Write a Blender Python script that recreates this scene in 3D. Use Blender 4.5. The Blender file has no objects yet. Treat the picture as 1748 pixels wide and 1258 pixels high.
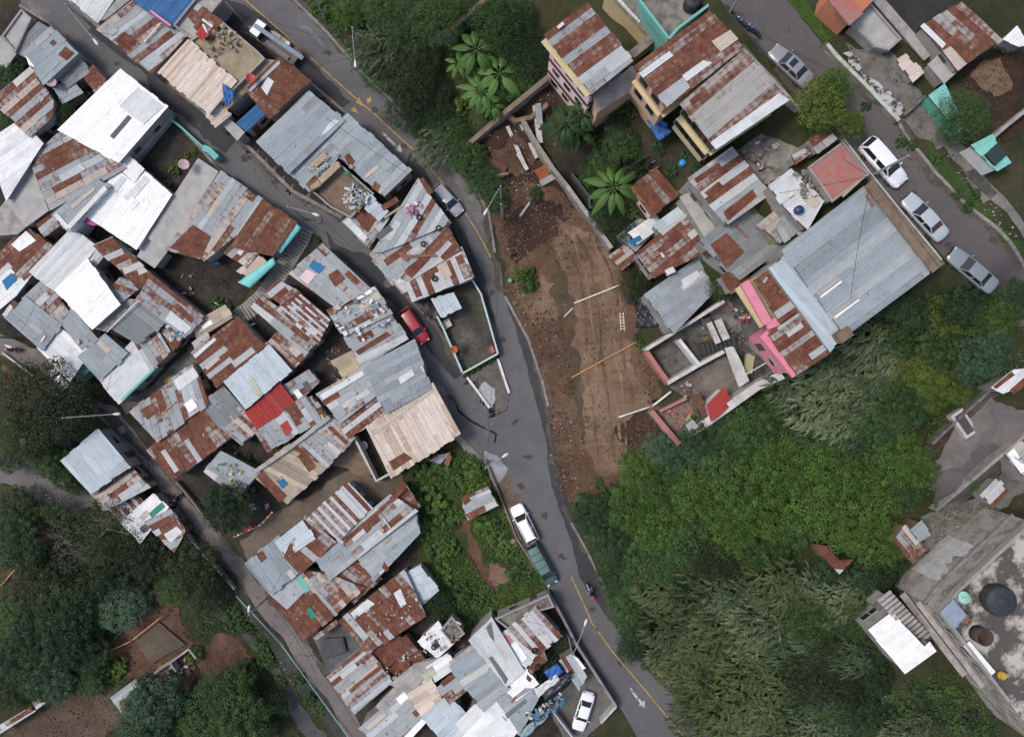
import bpy, math, random
import numpy as np
from mathutils import Vector, Matrix
RN = random.Random(11)
H = 95.0; S = 0.0705; CX, CY = 874.0, 629.0
SC = bpy.context.scene
COL = SC.collection

def P(px, py, z):
    """pixel of the photograph + real height -> world point (ray of the drone camera)"""
    k = (H - z) / H * S
    return Vector(((px - CX) * k, (CY - py) * k, z))

# ------------------------------------------------------------------ terrain heights (measured points)
CTRL = [
 # main road
 (430,0,2),(600,160,1.2),(690,240,.8),(760,320,.5),(840,480,0),(870,560,0),(890,680,0),(890,780,-.3),(920,930,-.6),(1000,1080,-1),(1100,1200,-1.5),(1200,1300,-2),(500,60,1.7),(560,110,1.4),
 # left road
 (80,0,3),(200,120,2.4),(350,240,1.8),(430,290,1.4),(500,350,1.1),(600,430,.7),(700,570,.3),(790,700,0),(130,60,2.7),(275,180,2.1),
 # left blocks
 (30,60,2.5),(100,350,1),(60,500,0),(200,500,.4),(300,620,-.4),(30,600,-1),(100,640,-1),(160,690,-1.2),(220,760,-1.5),(340,900,-2),(450,1040,-2.5),(520,1130,-3),(600,1240,-3.5),
 (400,760,-.5),(550,880,-.6),(600,1000,-1),(640,1130,-1.6),(760,1200,-1.2),(450,900,-1.4),(640,800,-.3),(500,620,0),(400,420,.6),(300,380,.8),(960,1230,-1.3),(880,1150,-1),
 # stream and ravine
 (440,1110,-5.6),(480,1180,-6),(540,1250,-6.5),(80,820,-4),(10,800,-4),(150,870,-4.2),(320,990,-4.5),(250,950,-4.5),(400,1060,-5),(100,1200,-3.5),(20,1000,-4),(350,1180,-5),(250,1080,-4),(60,1100,-4),(30,900,-4),(200,1240,-3.5),(60,740,-2.5),
 # green plot
 (760,900,-1.6),(800,1000,-1.8),(720,840,-1),(830,850,-.9),(870,930,-1),
 # dirt lot
 (880,420,.5),(910,560,.6),(950,640,.5),(1050,600,2),(940,760,0),(1020,780,.8),(1000,470,2),(980,350,2.6),(900,290,3),(1090,700,3),(1060,520,3),(1100,620,4),
 # north slope
 (620,40,3),(700,140,3),(790,290,1.4),(830,110,5),(900,60,6),(940,160,7.6),(1000,230,8),(1040,330,7),(1075,430,6),(760,20,5),(560,20,2.2),(720,240,1.4),(880,220,5),
 # east terraces
 (1100,350,9),(1110,520,6),(1130,640,5.2),(1200,560,7),(1250,680,7.5),(1170,440,10),(1150,220,12),(1110,180,11),(1230,290,15),(1250,400,13),(1300,470,14),(1340,330,18),(1350,600,11),(1430,520,16),(1290,250,17),(1400,300,19),
 (1250,560,8),(1310,520,10),(1150,700,5),(1080,60,11),(1020,30,10),
 # upper street
 (1250,0,19.5),(1300,60,19.7),(1350,110,20),(1400,170,20),(1450,220,20),(1500,280,20),(1550,340,20),(1600,400,20),(1660,460,20),(1748,560,20),(1500,60,21),(1600,60,22),(1700,200,22),(1748,350,21.5),(1540,150,21),(1620,270,21),
 # grove
 (1150,800,3),(1000,900,-.3),(1060,1000,-.7),(1150,1100,-1),(1290,720,6),(1300,900,2.5),(1300,1150,1),(1500,600,10),(1600,560,14),(1700,560,17),(1450,900,4),(1500,1000,5),(1450,1200,3),(1600,730,11),(1700,720,13),(1650,800,12),(1560,900,7),(1680,860,8.5),(1550,1050,7),(1620,1150,7),(1700,1230,7),(1580,1240,6),(1400,640,9),(1090,880,1),
]
_cp = np.array([(P(a, b, c).x, P(a, b, c).y, c) for a, b, c in CTRL])
def gv(X, Y):
    X = np.asarray(X, float); Y = np.asarray(Y, float)
    out = np.zeros(X.shape); xf = X.ravel(); yf = Y.ravel(); res = np.zeros(xf.size)
    for i in range(0, xf.size, 4000):
        d2 = (xf[i:i+4000, None] - _cp[None, :, 0])**2 + (yf[i:i+4000, None] - _cp[None, :, 1])**2 + .6
        w = d2**-1.9
        res[i:i+4000] = (w * _cp[None, :, 2]).sum(1) / w.sum(1)
    return res.reshape(X.shape)
GX = [-500,-300,-200,-140,-110,-90] + list(range(-80, 81)) + [90,110,140,200,300,500]
GY = [-500,-300,-200,-140,-110,-90,-75] + list(range(-64, 65)) + [75,90,110,140,200,300,500]
_mx, _my = np.meshgrid(np.array(GX, float), np.array(GY, float))
GZ = gv(_mx, _my)
def g(x, y):
    """height of the terrain mesh: plane of its own 1 m triangles"""
    x = max(-79.99, min(79.99, x)); y = max(-63.99, min(63.99, y))
    i = int(math.floor(x)) + 80 + 6; j = int(math.floor(y)) + 64 + 7
    fx = x - math.floor(x); fy = y - math.floor(y)
    z00,z10,z01,z11=GZ[j,i],GZ[j,i+1],GZ[j+1,i],GZ[j+1,i+1]
    return z00+(z10-z00)*fx+(z11-z10)*fy if fx>=fy else z00+(z11-z01)*fx+(z01-z00)*fy
def G(px, py, up=0.0):
    """ground point (plus up) seen at a pixel"""
    z = 0.0
    for _ in range(12):
        p = P(px, py, z); z = .5*z + .5*(g(p.x, p.y) + up)
    return P(px, py, z)

# ------------------------------------------------------------------ mesh builder
class MB:
    def __init__(s): s.v=[]; s.f=[]; s.m=[]; s.c=[]; s.u=[]; s.u2=[]
    def face(s, pts, m=0, c=None, u=None, u2=None):
        n = len(s.v); s.v += [tuple(p) for p in pts]; s.f.append(tuple(range(n, n+len(pts)))); s.m.append(m)
        s.c.append(c); s.u.append(u); s.u2.append(u2)
    def prism(s, bot, top, m=0, c=None, cap=True):
        n = len(s.v); k = len(bot); s.v += [tuple(p) for p in bot] + [tuple(p) for p in top]
        fs = [(n+i, n+(i+1)%k, n+k+(i+1)%k, n+k+i) for i in range(k)]
        if cap: fs += [tuple(n+k+i for i in range(k)), tuple(n+i for i in reversed(range(k)))]
        for f in fs: s.f.append(f); s.m.append(m); s.c.append(c); s.u.append(None); s.u2.append(None)
    def box(s, c, d, rz=0.0, m=0, col=None, rx=0.0, ry=0.0):
        M = Matrix.Translation(c) @ Matrix.Rotation(rz,4,'Z') @ Matrix.Rotation(ry,4,'Y') @ Matrix.Rotation(rx,4,'X')
        x,y,z = d[0]/2, d[1]/2, d[2]/2
        b = [M@Vector(q) for q in ((-x,-y,-z),(x,-y,-z),(x,y,-z),(-x,y,-z))]
        t = [M@Vector(q) for q in ((-x,-y,z),(x,-y,z),(x,y,z),(-x,y,z))]
        s.prism(b, t, m, col)
    def bar(s, a, b, w, h=None, m=0, col=None):
        a=Vector(a); b=Vector(b); h=h or w; d=(b-a)
        if d.length<1e-6: return
        d.normalize(); up=Vector((0,0,1)) if abs(d.z)<.95 else Vector((1,0,0))
        sx=d.cross(up).normalized(); sz=sx.cross(d).normalized()
        q=[(-1,-1),(1,-1),(1,1),(-1,1)]
        s.prism([a+sx*i*w/2+sz*j*h/2 for i,j in q],[b+sx*i*w/2+sz*j*h/2 for i,j in q],m,col)
    def tube(s, pts, rad, n=8, m=0, col=None):
        pts=[Vector(p) for p in pts]
        rs = rad if isinstance(rad,(list,tuple)) else [rad]*len(pts)
        n0=len(s.v); prev=None
        for i,p in enumerate(pts):
            d=(pts[min(i+1,len(pts)-1)]-pts[max(i-1,0)]).normalized()
            up=Vector((0,0,1)) if abs(d.z)<.9 else Vector((1,0,0))
            sx=d.cross(up).normalized(); sz=sx.cross(d).normalized()
            for k in range(n):
                a=2*math.pi*k/n; s.v.append(tuple(p+sx*math.cos(a)*rs[i]+sz*math.sin(a)*rs[i]))
        fs=[]
        for i in range(len(pts)-1):
            for k in range(n): fs.append((n0+i*n+k,n0+i*n+(k+1)%n,n0+(i+1)*n+(k+1)%n,n0+(i+1)*n+k))
        fs.append(tuple(n0+k for k in reversed(range(n)))); fs.append(tuple(n0+(len(pts)-1)*n+k for k in range(n)))
        for f in fs: s.f.append(f); s.m.append(m); s.c.append(col); s.u.append(None); s.u2.append(None)
    def lathe(s, c, prof, n=16, m=0, col=None, axis=None):
        """prof: (radius, height) pairs from c upward (or along axis)"""
        c=Vector(c); ax=Vector(axis or (0,0,1)).normalized()
        up=Vector((0,0,1)) if abs(ax.z)<.9 else Vector((1,0,0))
        e1=ax.cross(up).normalized(); e2=ax.cross(e1)
        n0=len(s.v)
        for r,h in prof:
            for k in range(n):
                a=2*math.pi*k/n; s.v.append(tuple(c+ax*h+(e1*math.cos(a)+e2*math.sin(a))*max(r,.001)))
        fs=[]
        for i in range(len(prof)-1):
            for k in range(n): fs.append((n0+i*n+k,n0+i*n+(k+1)%n,n0+(i+1)*n+(k+1)%n,n0+(i+1)*n+k))
        fs.append(tuple(n0+k for k in reversed(range(n)))); fs.append(tuple(n0+(len(prof)-1)*n+k for k in range(n)))
        for f in fs: s.f.append(f); s.m.append(m); s.c.append(col); s.u.append(None); s.u2.append(None)
    def torus(s, c, R, r, n=18, k=8, m=0, axis=(0,0,1)):
        c=Vector(c); ax=Vector(axis).normalized(); up=Vector((0,0,1)) if abs(ax.z)<.9 else Vector((1,0,0))
        e1=ax.cross(up).normalized(); e2=ax.cross(e1); n0=len(s.v)
        for i in range(n):
            a=2*math.pi*i/n; d=e1*math.cos(a)+e2*math.sin(a)
            for j in range(k):
                b=2*math.pi*j/k; s.v.append(tuple(c+d*(R+r*math.cos(b))+ax*r*math.sin(b)))
        for i in range(n):
            for j in range(k):
                s.f.append((n0+i*k+j,n0+((i+1)%n)*k+j,n0+((i+1)%n)*k+(j+1)%k,n0+i*k+(j+1)%k)); s.m.append(m); s.c.append(None); s.u.append(None); s.u2.append(None)
    def mesh(s, name, mats, org=(0,0,0), smooth=False, cname='col'):
        me=bpy.data.meshes.new(name); o=Vector(org)
        me.from_pydata([(v[0]-o.x,v[1]-o.y,v[2]-o.z) for v in s.v],[],s.f)
        for mt in (mats if isinstance(mats,(list,tuple)) else [mats]): me.materials.append(mt)
        if any(s.m): me.polygons.foreach_set('material_index', s.m)
        if any(c is not None for c in s.c):
            at=me.color_attributes.new(cname,'FLOAT_COLOR','CORNER'); d=[]
            for f,c in zip(s.f,s.c):
                c=c or (.5,.5,.5,0)
                d += list(c if len(c)==4 else (*c,0))*len(f)
            at.data.foreach_set('color',d)
        for lst,nm in ((s.u,'UVMap'),(s.u2,'sheet')):
            if any(u is not None for u in lst):
                uv=me.uv_layers.new(name=nm); d=[]
                for f,u in zip(s.f,lst):
                    if u is None: d += [0,0]*len(f)
                    else:
                        for q in u: d += [q[0],q[1]]
                uv.data.foreach_set('uv',d)
        if smooth: me.polygons.foreach_set('use_smooth',[True]*len(me.polygons))
        me.update(); return me

ORG = Vector((0,0,0))
def tag(o, label=None, cat=None, group=None, kind=None):
    if label: o['label']=label
    if cat: o['category']=cat
    if group: o['group']=group
    if kind: o['kind']=kind
    return o
def thing(name, label, cat, loc, group=None):
    global ORG
    o=bpy.data.objects.new(name,None); o.empty_display_size=.3; COL.objects.link(o); o.location=loc
    ORG=Vector(loc); return tag(o,label,cat,group)
def part(name, mb, mats, parent, smooth=False, label=None):
    o=bpy.data.objects.new(name, mb.mesh(name,mats,ORG,smooth)); COL.objects.link(o); o.parent=parent
    if label: o['label']=label
    return o
def solid(name, label, cat, mb, mats, group=None, smooth=False, kind=None):
    c=Vector((0,0,0)); zs=1e9
    if kind is None:
        for v in mb.v: c+=Vector(v); zs=min(zs,v[2])
        c/=max(1,len(mb.v)); c.z=zs
    o=bpy.data.objects.new(name, mb.mesh(name,mats,c,smooth)); COL.objects.link(o); o.location=c
    return tag(o,label,cat,group,kind)
def copy_tree(o, parent=None):
    c=o.copy(); COL.objects.link(c)
    if parent: c.parent=parent
    for ch in o.children: copy_tree(ch,c)
    return c

# ------------------------------------------------------------------ materials
MATS={}
def newmat(key):
    m=bpy.data.materials.new(key); m.use_nodes=True; nt=m.node_tree; b=nt.nodes['Principled BSDF']; MATS[key]=m
    return m,nt,b
def nd(nt,t,**k):
    n=nt.nodes.new(t)
    for a,b in k.items():
        if a.startswith('_'): n.inputs[int(a[1:])].default_value=b
        else: setattr(n,a,b)
    return n
def mathn(nt,op,a,b=None,c=None):
    n=nt.nodes.new('ShaderNodeMath'); n.operation=op
    for i,x in enumerate((a,b,c)):
        if x is None: continue
        if isinstance(x,(int,float)): n.inputs[i].default_value=x
        else: nt.links.new(x,n.inputs[i])
    return n.outputs[0]
def noise(nt,vec,scale,detail=5,rough=.6):
    n=nt.nodes.new('ShaderNodeTexNoise'); n.inputs['Scale'].default_value=scale; n.inputs['Detail'].default_value=detail; n.inputs['Roughness'].default_value=rough
    if vec is not None: nt.links.new(vec,n.inputs['Vector'])
    return n.outputs[0]
def ramp(nt,fac,stops):
    n=nt.nodes.new('ShaderNodeValToRGB'); e=n.color_ramp.elements
    while len(e)<len(stops): e.new(.5)
    for q,(p,c) in zip(e,stops): q.position=p; q.color=(*c,1)
    nt.links.new(fac,n.inputs[0]); return n.outputs[0]
def mix(nt,fac,a,b,mode='MIX'):
    n=nt.nodes.new('ShaderNodeMix'); n.data_type='RGBA'; n.blend_type=mode
    for sck,x in ((n.inputs[0],fac),(n.inputs[6],a),(n.inputs[7],b)):
        if isinstance(x,(int,float)): sck.default_value=x
        elif isinstance(x,tuple): sck.default_value=(*x,1)
        else: nt.links.new(x,sck)
    return n.outputs[2]
def objco(nt, world=False):
    if world: return nt.nodes.new('ShaderNodeNewGeometry').outputs['Position']
    return nt.nodes.new('ShaderNodeTexCoord').outputs['Object']
def bump(nt,b,h,strength=.4,dist=.05):
    n=nt.nodes.new('ShaderNodeBump'); n.inputs['Strength'].default_value=strength; n.inputs['Distance'].default_value=dist
    nt.links.new(h,n.inputs['Height']); nt.links.new(n.outputs[0],b.inputs['Normal'])
def matte(c,c2=None,scale=1.5,rough=.9,bs=.3,lo=.35,hi=.65,fine=.12,spec=.3):
    """rough surface mottled between two colours of its own"""
    key='surface_%.3f_%.3f_%.3f_%s_%.1f'%(*c,c2,scale)
    if key in MATS: return MATS[key]
    m,nt,b=newmat(key); c2=c2 or tuple(x*.72 for x in c); co=objco(nt)
    n=noise(nt,co,scale,8,.65); n2=noise(nt,co,scale*9,4,.7)
    base=ramp(nt,n,[(lo,c2),(hi,c)])
    f=mathn(nt,'MULTIPLY_ADD',n2,fine*4,1-fine*2)
    cc=nt.nodes.new('ShaderNodeCombineColor')
    for i in range(3): nt.links.new(f,cc.inputs[i])
    nt.links.new(mix(nt,1.0,base,cc.outputs[0],'MULTIPLY'),b.inputs['Base Color'])
    b.inputs['Roughness'].default_value=rough; b.inputs['Specular IOR Level'].default_value=spec
    bump(nt,b,n2,bs,.03); return m
def paint(c,rough=.45):
    return matte(c,tuple(x*.8 for x in c),2.5,rough,.1,.3,.7,.06)
def gloss(c,rough=.12,coat=1.0,metal=0.0):
    key='gloss_%.3f_%.3f_%.3f_%.2f_%.1f'%(*c,rough,metal)
    if key in MATS: return MATS[key]
    m,nt,b=newmat(key); co=objco(nt); n=noise(nt,co,6,5,.7)
    nt.links.new(mix(nt,mathn(nt,'MULTIPLY',n,.25),c,tuple(.7*x+.02 for x in c)),b.inputs['Base Color'])
    nt.links.new(mathn(nt,'MULTIPLY_ADD',n,.3,rough),b.inputs['Roughness'])
    b.inputs['Metallic'].default_value=metal; b.inputs['Coat Weight'].default_value=coat*.6; b.inputs['Coat Roughness'].default_value=.12
    return m
def sheetmat():
    m,nt,b=newmat('corrugated_sheet')
    at=nt.nodes.new('ShaderNodeAttribute'); at.attribute_name='col'
    uv=nd(nt,'ShaderNodeUVMap',uv_map='UVMap').outputs[0]; s2=nd(nt,'ShaderNodeUVMap',uv_map='sheet').outputs[0]
    def mp(sc):
        n=nt.nodes.new('ShaderNodeMapping'); n.inputs['Scale'].default_value=(*sc,1); nt.links.new(uv,n.inputs[0]); return n.outputs[0]
    n1=noise(nt,mp((.5,1.3)),1.0,7,.62); n2=noise(nt,mp((1.2,3.0)),1.6,6,.7); n3=noise(nt,mp((.18,7.0)),1.0,4,.6); n4=noise(nt,mp((.7,.7)),1.0,6,.65)
    sx=nt.nodes.new('ShaderNodeSeparateXYZ'); nt.links.new(s2,sx.inputs[0])
    ex=mathn(nt,'ABSOLUTE',mathn(nt,'SUBTRACT',sx.outputs[0],.5)); ey=mathn(nt,'ABSOLUTE',mathn(nt,'SUBTRACT',sx.outputs[1],.5))
    e=mathn(nt,'MAXIMUM',mathn(nt,'MULTIPLY',ex,1.0),ey)
    edge=nd(nt,'ShaderNodeMapRange',_1=.40,_2=.5,_3=0.0,_4=1.0); nt.links.new(e,edge.inputs[0])
    n6=noise(nt,mp((.35,9.0)),1.3,5,.7); nn=mathn(nt,'ADD',mathn(nt,'MULTIPLY_ADD',n2,.30,mathn(nt,'MULTIPLY_ADD',n6,.30,mathn(nt,'MULTIPLY',n1,.40))),mathn(nt,'MULTIPLY',edge.outputs[0],.07))
    sq=nt.nodes.new('ShaderNodeSeparateXYZ'); nt.links.new(uv,sq.inputs[0]); nl=mathn(nt,'SINE',mathn(nt,'MULTIPLY',sq.outputs[0],2*math.pi/.72)); nn=mathn(nt,'MULTIPLY_ADD',nl,.022,nn)
    thr=mathn(nt,'MULTIPLY_ADD',at.outputs['Alpha'],-.52,.725)
    msk=mathn(nt,'MULTIPLY',mathn(nt,'SUBTRACT',nn,thr),9.0); msk.node.use_clamp=True
    rust=ramp(nt,mathn(nt,'MULTIPLY_ADD',n4,.55,mathn(nt,'MULTIPLY',n2,.45)),[(.3,(.062,.023,.017)),(.45,(.112,.041,.028)),(.56,(.175,.074,.045)),(.70,(.29,.165,.11))])
    streak=ramp(nt,n3,[(.3,(.84,.83,.82)),(.5,(.97,.97,.97)),(.7,(1.06,1.06,1.06))])
    grime=ramp(nt,n4,[(.28,(.78,.77,.75)),(.5,(.98,.98,.97)),(.75,(1.04,1.04,1.04))])
    base=mix(nt,1.0,mix(nt,1.0,at.outputs['Color'],streak,'MULTIPLY'),grime,'MULTIPLY')
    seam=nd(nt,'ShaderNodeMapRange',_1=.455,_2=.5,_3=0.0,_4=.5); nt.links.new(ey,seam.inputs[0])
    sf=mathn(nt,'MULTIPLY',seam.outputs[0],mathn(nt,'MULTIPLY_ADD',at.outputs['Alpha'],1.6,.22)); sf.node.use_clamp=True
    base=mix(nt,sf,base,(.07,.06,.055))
    nt.links.new(mix(nt,msk,base,rust),b.inputs['Base Color'])
    nt.links.new(mathn(nt,'MULTIPLY_ADD',msk,.3,.55),b.inputs['Roughness'])
    b.inputs['Specular IOR Level'].default_value=.25
    su=nt.nodes.new('ShaderNodeSeparateXYZ'); nt.links.new(uv,su.inputs[0])
    w=mathn(nt,'SINE',mathn(nt,'MULTIPLY',su.outputs[1],2*math.pi/.19))
    bump(nt,b,w,.7,.02); return m
def asphalt(key,c1,c2,crack=.5):
    m,nt,b=newmat(key); co=objco(nt,True)
    n=noise(nt,co,.22,7,.62); n2=noise(nt,co,9,4,.7); n3=noise(nt,co,1.1,5,.7)
    base=ramp(nt,mathn(nt,'MULTIPLY_ADD',n3,.4,mathn(nt,'MULTIPLY',n,.6)),[(.30,c2),(.56,c1),(.8,tuple(x*1.12 for x in c1))])
    wv=nt.nodes.new('ShaderNodeVectorMath'); wv.operation='MULTIPLY_ADD'; nn=nt.nodes.new('ShaderNodeTexNoise'); nn.inputs['Scale'].default_value=.9; nt.links.new(co,nn.inputs['Vector'])
    nt.links.new(nn.outputs[1],wv.inputs[0]); wv.inputs[1].default_value=(2.2,2.2,0); nt.links.new(co,wv.inputs[2])
    vo=nt.nodes.new('ShaderNodeTexVoronoi'); vo.feature='DISTANCE_TO_EDGE'; vo.inputs['Scale'].default_value=.28; nt.links.new(wv.outputs[0],vo.inputs['Vector'])
    ck=mathn(nt,'LESS_THAN',vo.outputs[0],.008); ck=mathn(nt,'MULTIPLY',ck,mathn(nt,'GREATER_THAN',n,.52)); ck=mathn(nt,'MULTIPLY',ck,crack)
    base=mix(nt,ck,base,(.018,.018,.018))
    g2=ramp(nt,n2,[(.3,(.78,.78,.78)),(.7,(1.22,1.22,1.22))])
    nt.links.new(mix(nt,1.0,base,g2,'MULTIPLY'),b.inputs['Base Color'])
    b.inputs['Roughness'].default_value=.8; b.inputs['Specular IOR Level'].default_value=.35; bump(nt,b,n2,.4,.02); return m
def dirtmat(key,stops,scale=.35,stone=.0,rut=0.0,ang=0.0):
    m,nt,b=newmat(key); co=objco(nt,True)
    n=noise(nt,co,scale,9,.68); n2=noise(nt,co,5,5,.75); n5=noise(nt,co,.12,3,.5)
    v=mathn(nt,'MULTIPLY_ADD',n2,.3,mathn(nt,'MULTIPLY_ADD',n,.5,mathn(nt,'MULTIPLY',n5,.2)))
    h=mathn(nt,'MULTIPLY_ADD',n2,.5,n)
    if rut:
        mp=nt.nodes.new('ShaderNodeMapping'); mp.inputs['Rotation'].default_value=(0,0,ang); mp.inputs['Scale'].default_value=(.10,1.5,1)
        dn=nt.nodes.new('ShaderNodeTexNoise'); dn.inputs['Scale'].default_value=.25; nt.links.new(co,dn.inputs['Vector']); dv=nt.nodes.new('ShaderNodeVectorMath'); dv.operation='MULTIPLY_ADD'; nt.links.new(dn.outputs[1],dv.inputs[0]); dv.inputs[1].default_value=(2.5,2.5,0); nt.links.new(co,dv.inputs[2]); nt.links.new(dv.outputs[0],mp.inputs[0])
        r=noise(nt,mp.outputs[0],1.0,5,.65); v=mathn(nt,'MULTIPLY_ADD',r,rut,mathn(nt,'ADD',v,-.5*rut)); h=mathn(nt,'MULTIPLY_ADD',r,2.0,h)
    base=ramp(nt,v,stops)
    if stone:
        vo=nt.nodes.new('ShaderNodeTexVoronoi'); vo.inputs['Scale'].default_value=3.2; nt.links.new(co,vo.inputs['Vector'])
        sm=mathn(nt,'MULTIPLY',mathn(nt,'LESS_THAN',vo.outputs[0],.16),mathn(nt,'GREATER_THAN',n2,.62-stone*.2))
        base=mix(nt,sm,base,(.26,.22,.18))
    nt.links.new(base,b.inputs['Base Color']); b.inputs['Roughness'].default_value=.95; b.inputs['Specular IOR Level'].default_value=.15
    bump(nt,b,h,.7,.12); return m
def leafmat(key,dark,light,trans=.0):
    m,nt,b=newmat(key)
    at=nt.nodes.new('ShaderNodeAttribute'); at.attribute_name='leaf'
    oi=nt.nodes.new('ShaderNodeObjectInfo')
    sp=nt.nodes.new('ShaderNodeSeparateColor'); nt.links.new(at.outputs['Color'],sp.inputs[0])
    f=mathn(nt,'MULTIPLY_ADD',oi.outputs['Random'],.42,mathn(nt,'MULTIPLY_ADD',sp.outputs[0],.85,-.2)); f.node.use_clamp=True
    base=mix(nt,f,dark,light)
    base=mix(nt,mathn(nt,'MULTIPLY',sp.outputs[1],.5),base,(.17,.15,.03))
    nt.links.new(base,b.inputs['Base Color']); b.inputs['Roughness'].default_value=.6; b.inputs['Specular IOR Level'].default_value=.25
    return m
SHEET=sheetmat()
GLASS=gloss((.012,.016,.018),.06,1.0)
# ------------------------------------------------------------------ polygon helpers (world XY)
def clip_cell(poly, x0,y0,x1,y1):
    for ax,lim,sgn in ((0,x0,1),(0,x1,-1),(1,y0,1),(1,y1,-1)):
        out=[]; n=len(poly)
        for i in range(n):
            a=poly[i]; b=poly[(i+1)%n]; da=(a[ax]-lim)*sgn; db=(b[ax]-lim)*sgn
            if da>=0: out.append(a)
            if da*db<0:
                t=da/(da-db); out.append(tuple(p+(q-p)*t for p,q in zip(a,b)))
        poly=out
        if len(poly)<3: return []
    return poly
def clip_half(poly,f):
    out=[]; n=len(poly)
    for i in range(n):
        a=poly[i]; b=poly[(i+1)%n]; da=f(a); db=f(b)
        if da>=0: out.append(a)
        if da*db<0:
            t=da/(da-db); out.append(tuple(p+(q-p)*t for p,q in zip(a,b)))
    return out
def area(poly): return .5*sum(poly[i][0]*poly[(i+1)%len(poly)][1]-poly[(i+1)%len(poly)][0]*poly[i][1] for i in range(len(poly)))
def inside(poly,x,y):
    c=False; n=len(poly)
    for i in range(n):
        a=poly[i]; b=poly[(i+1)%n]
        if (a[1]>y)!=(b[1]>y) and x<(b[0]-a[0])*(y-a[1])/(b[1]-a[1])+a[0]: c=not c
    return c
def inset(poly,d):
    if area(poly)<0: poly=poly[::-1]
    n=len(poly); out=[]
    for i in range(n):
        a=Vector(poly[i-1][:2]); b=Vector(poly[i][:2]); c=Vector(poly[(i+1)%n][:2])
        e1=(b-a).normalized(); e2=(c-b).normalized(); n1=Vector((-e1.y,e1.x)); n2=Vector((-e2.y,e2.x))
        k=n1+n2; k=k/max(.35,k.dot(n1)) if k.length>1e-4 else n1
        out.append((b.x+k.x*d,b.y+k.y*d))
    return out
def rough_edge(poly,step,amp,seed=1):
    r=random.Random(seed); out=[]; step=min(step,.35); kn=[r.uniform(-1,1) for _ in range(64)]; s=0.0
    def sn(x):
        i=int(math.floor(x)); f=x-i; f=f*f*(3-2*f); return kn[i%64]*(1-f)+kn[(i+1)%64]*f
    for i in range(len(poly)):
        a=poly[i]; b=poly[(i+1)%len(poly)]; L=math.dist(a,b); n=max(1,int(L/step))
        for k in range(n):
            t=k/n; d=amp*(.9*sn(s/1.7)+.45*sn(s/.6+20)+.2*r.uniform(-1,1)); s+=L/n
            nx_,ny_=((b[1]-a[1])/L,-(b[0]-a[0])/L) if L>1e-6 else (0,0)
            out.append((a[0]+(b[0]-a[0])*t+nx_*d,a[1]+(b[1]-a[1])*t+ny_*d))
    return out
def gxy(px,py):
    p=G(px,py); return (p.x,p.y)
def drape_mb(poly, off, cell=1.0):
    mb=MB(); vi={}; xs=[p[0] for p in poly]; ys=[p[1] for p in poly]
    for i in range(math.floor(max(-79,min(xs))),math.ceil(min(79,max(xs)))):
        for j in range(math.floor(max(-63,min(ys))),math.ceil(min(63,max(ys)))):
            q0=clip_cell(poly,i,j,i+1,j+1)
            if len(q0)<3: continue
            for sg in (1,-1):
                q=clip_half(q0,lambda p:sg*((p[0]-i)-(p[1]-j)))
                if len(q)<3 or abs(area(q))<1e-4: continue
                if area(q)<0: q=q[::-1]
                r=[]
                for p in q:
                    if not r or math.dist(p,r[-1])>1e-4: r.append(p)
                if len(r)>2 and math.dist(r[0],r[-1])<1e-4: r.pop()
                if len(r)<3: continue
                ids=[]
                for x,y in r:
                    kk=(round(x*500),round(y*500))
                    if kk not in vi: vi[kk]=len(mb.v); mb.v.append((x,y,g(x,y)+off))
                    if vi[kk] not in ids: ids.append(vi[kk])
                if len(ids)>2: mb.f.append(tuple(ids)); mb.m.append(0); mb.c.append(None); mb.u.append(None); mb.u2.append(None)
    return mb
def ground_patch(name,px,mat,off=.05,rag=0.0,kind='structure',seed=1,label=None):
    poly=[gxy(a,b) for a,b in px]
    if rag: poly=rough_edge(poly,.7,rag,seed)
    mb=drape_mb(poly,off); o=solid(name,label,None,mb,mat,kind=kind,smooth=True); return o
def ribbon(pts,w):
    """px centre line -> world polygon of width w metres (polyline band)"""
    q=[Vector(gxy(a,b)) for a,b in pts]; L=[];Rr=[]
    for i,p in enumerate(q):
        d=(q[min(i+1,len(q)-1)]-q[max(i-1,0)]).normalized(); n=Vector((-d.y,d.x))*w/2
        L.append(tuple(p+n)); Rr.append(tuple(p-n))
    return L+Rr[::-1]
def band_mb(pts,w,off):
    mb=MB(); q=[Vector(gxy(a,b)) for a,b in pts]; r=[]
    for i in range(len(q)-1):
        n=max(1,int((q[i+1]-q[i]).length/.8))
        for k in range(n): r.append(q[i].lerp(q[i+1],k/n))
    r.append(q[-1]); L=[]
    for i,p in enumerate(r):
        d=(r[min(i+1,len(r)-1)]-r[max(i-1,0)]).normalized(); n=Vector((-d.y,d.x))*w/2
        a=p+n; b=p-n; L.append(((a.x,a.y,g(a.x,a.y)+off),(b.x,b.y,g(b.x,b.y)+off)))
    for i in range(len(L)-1): mb.face([L[i][0],L[i][1],L[i+1][1],L[i+1][0]][::-1])
    return mb
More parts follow.
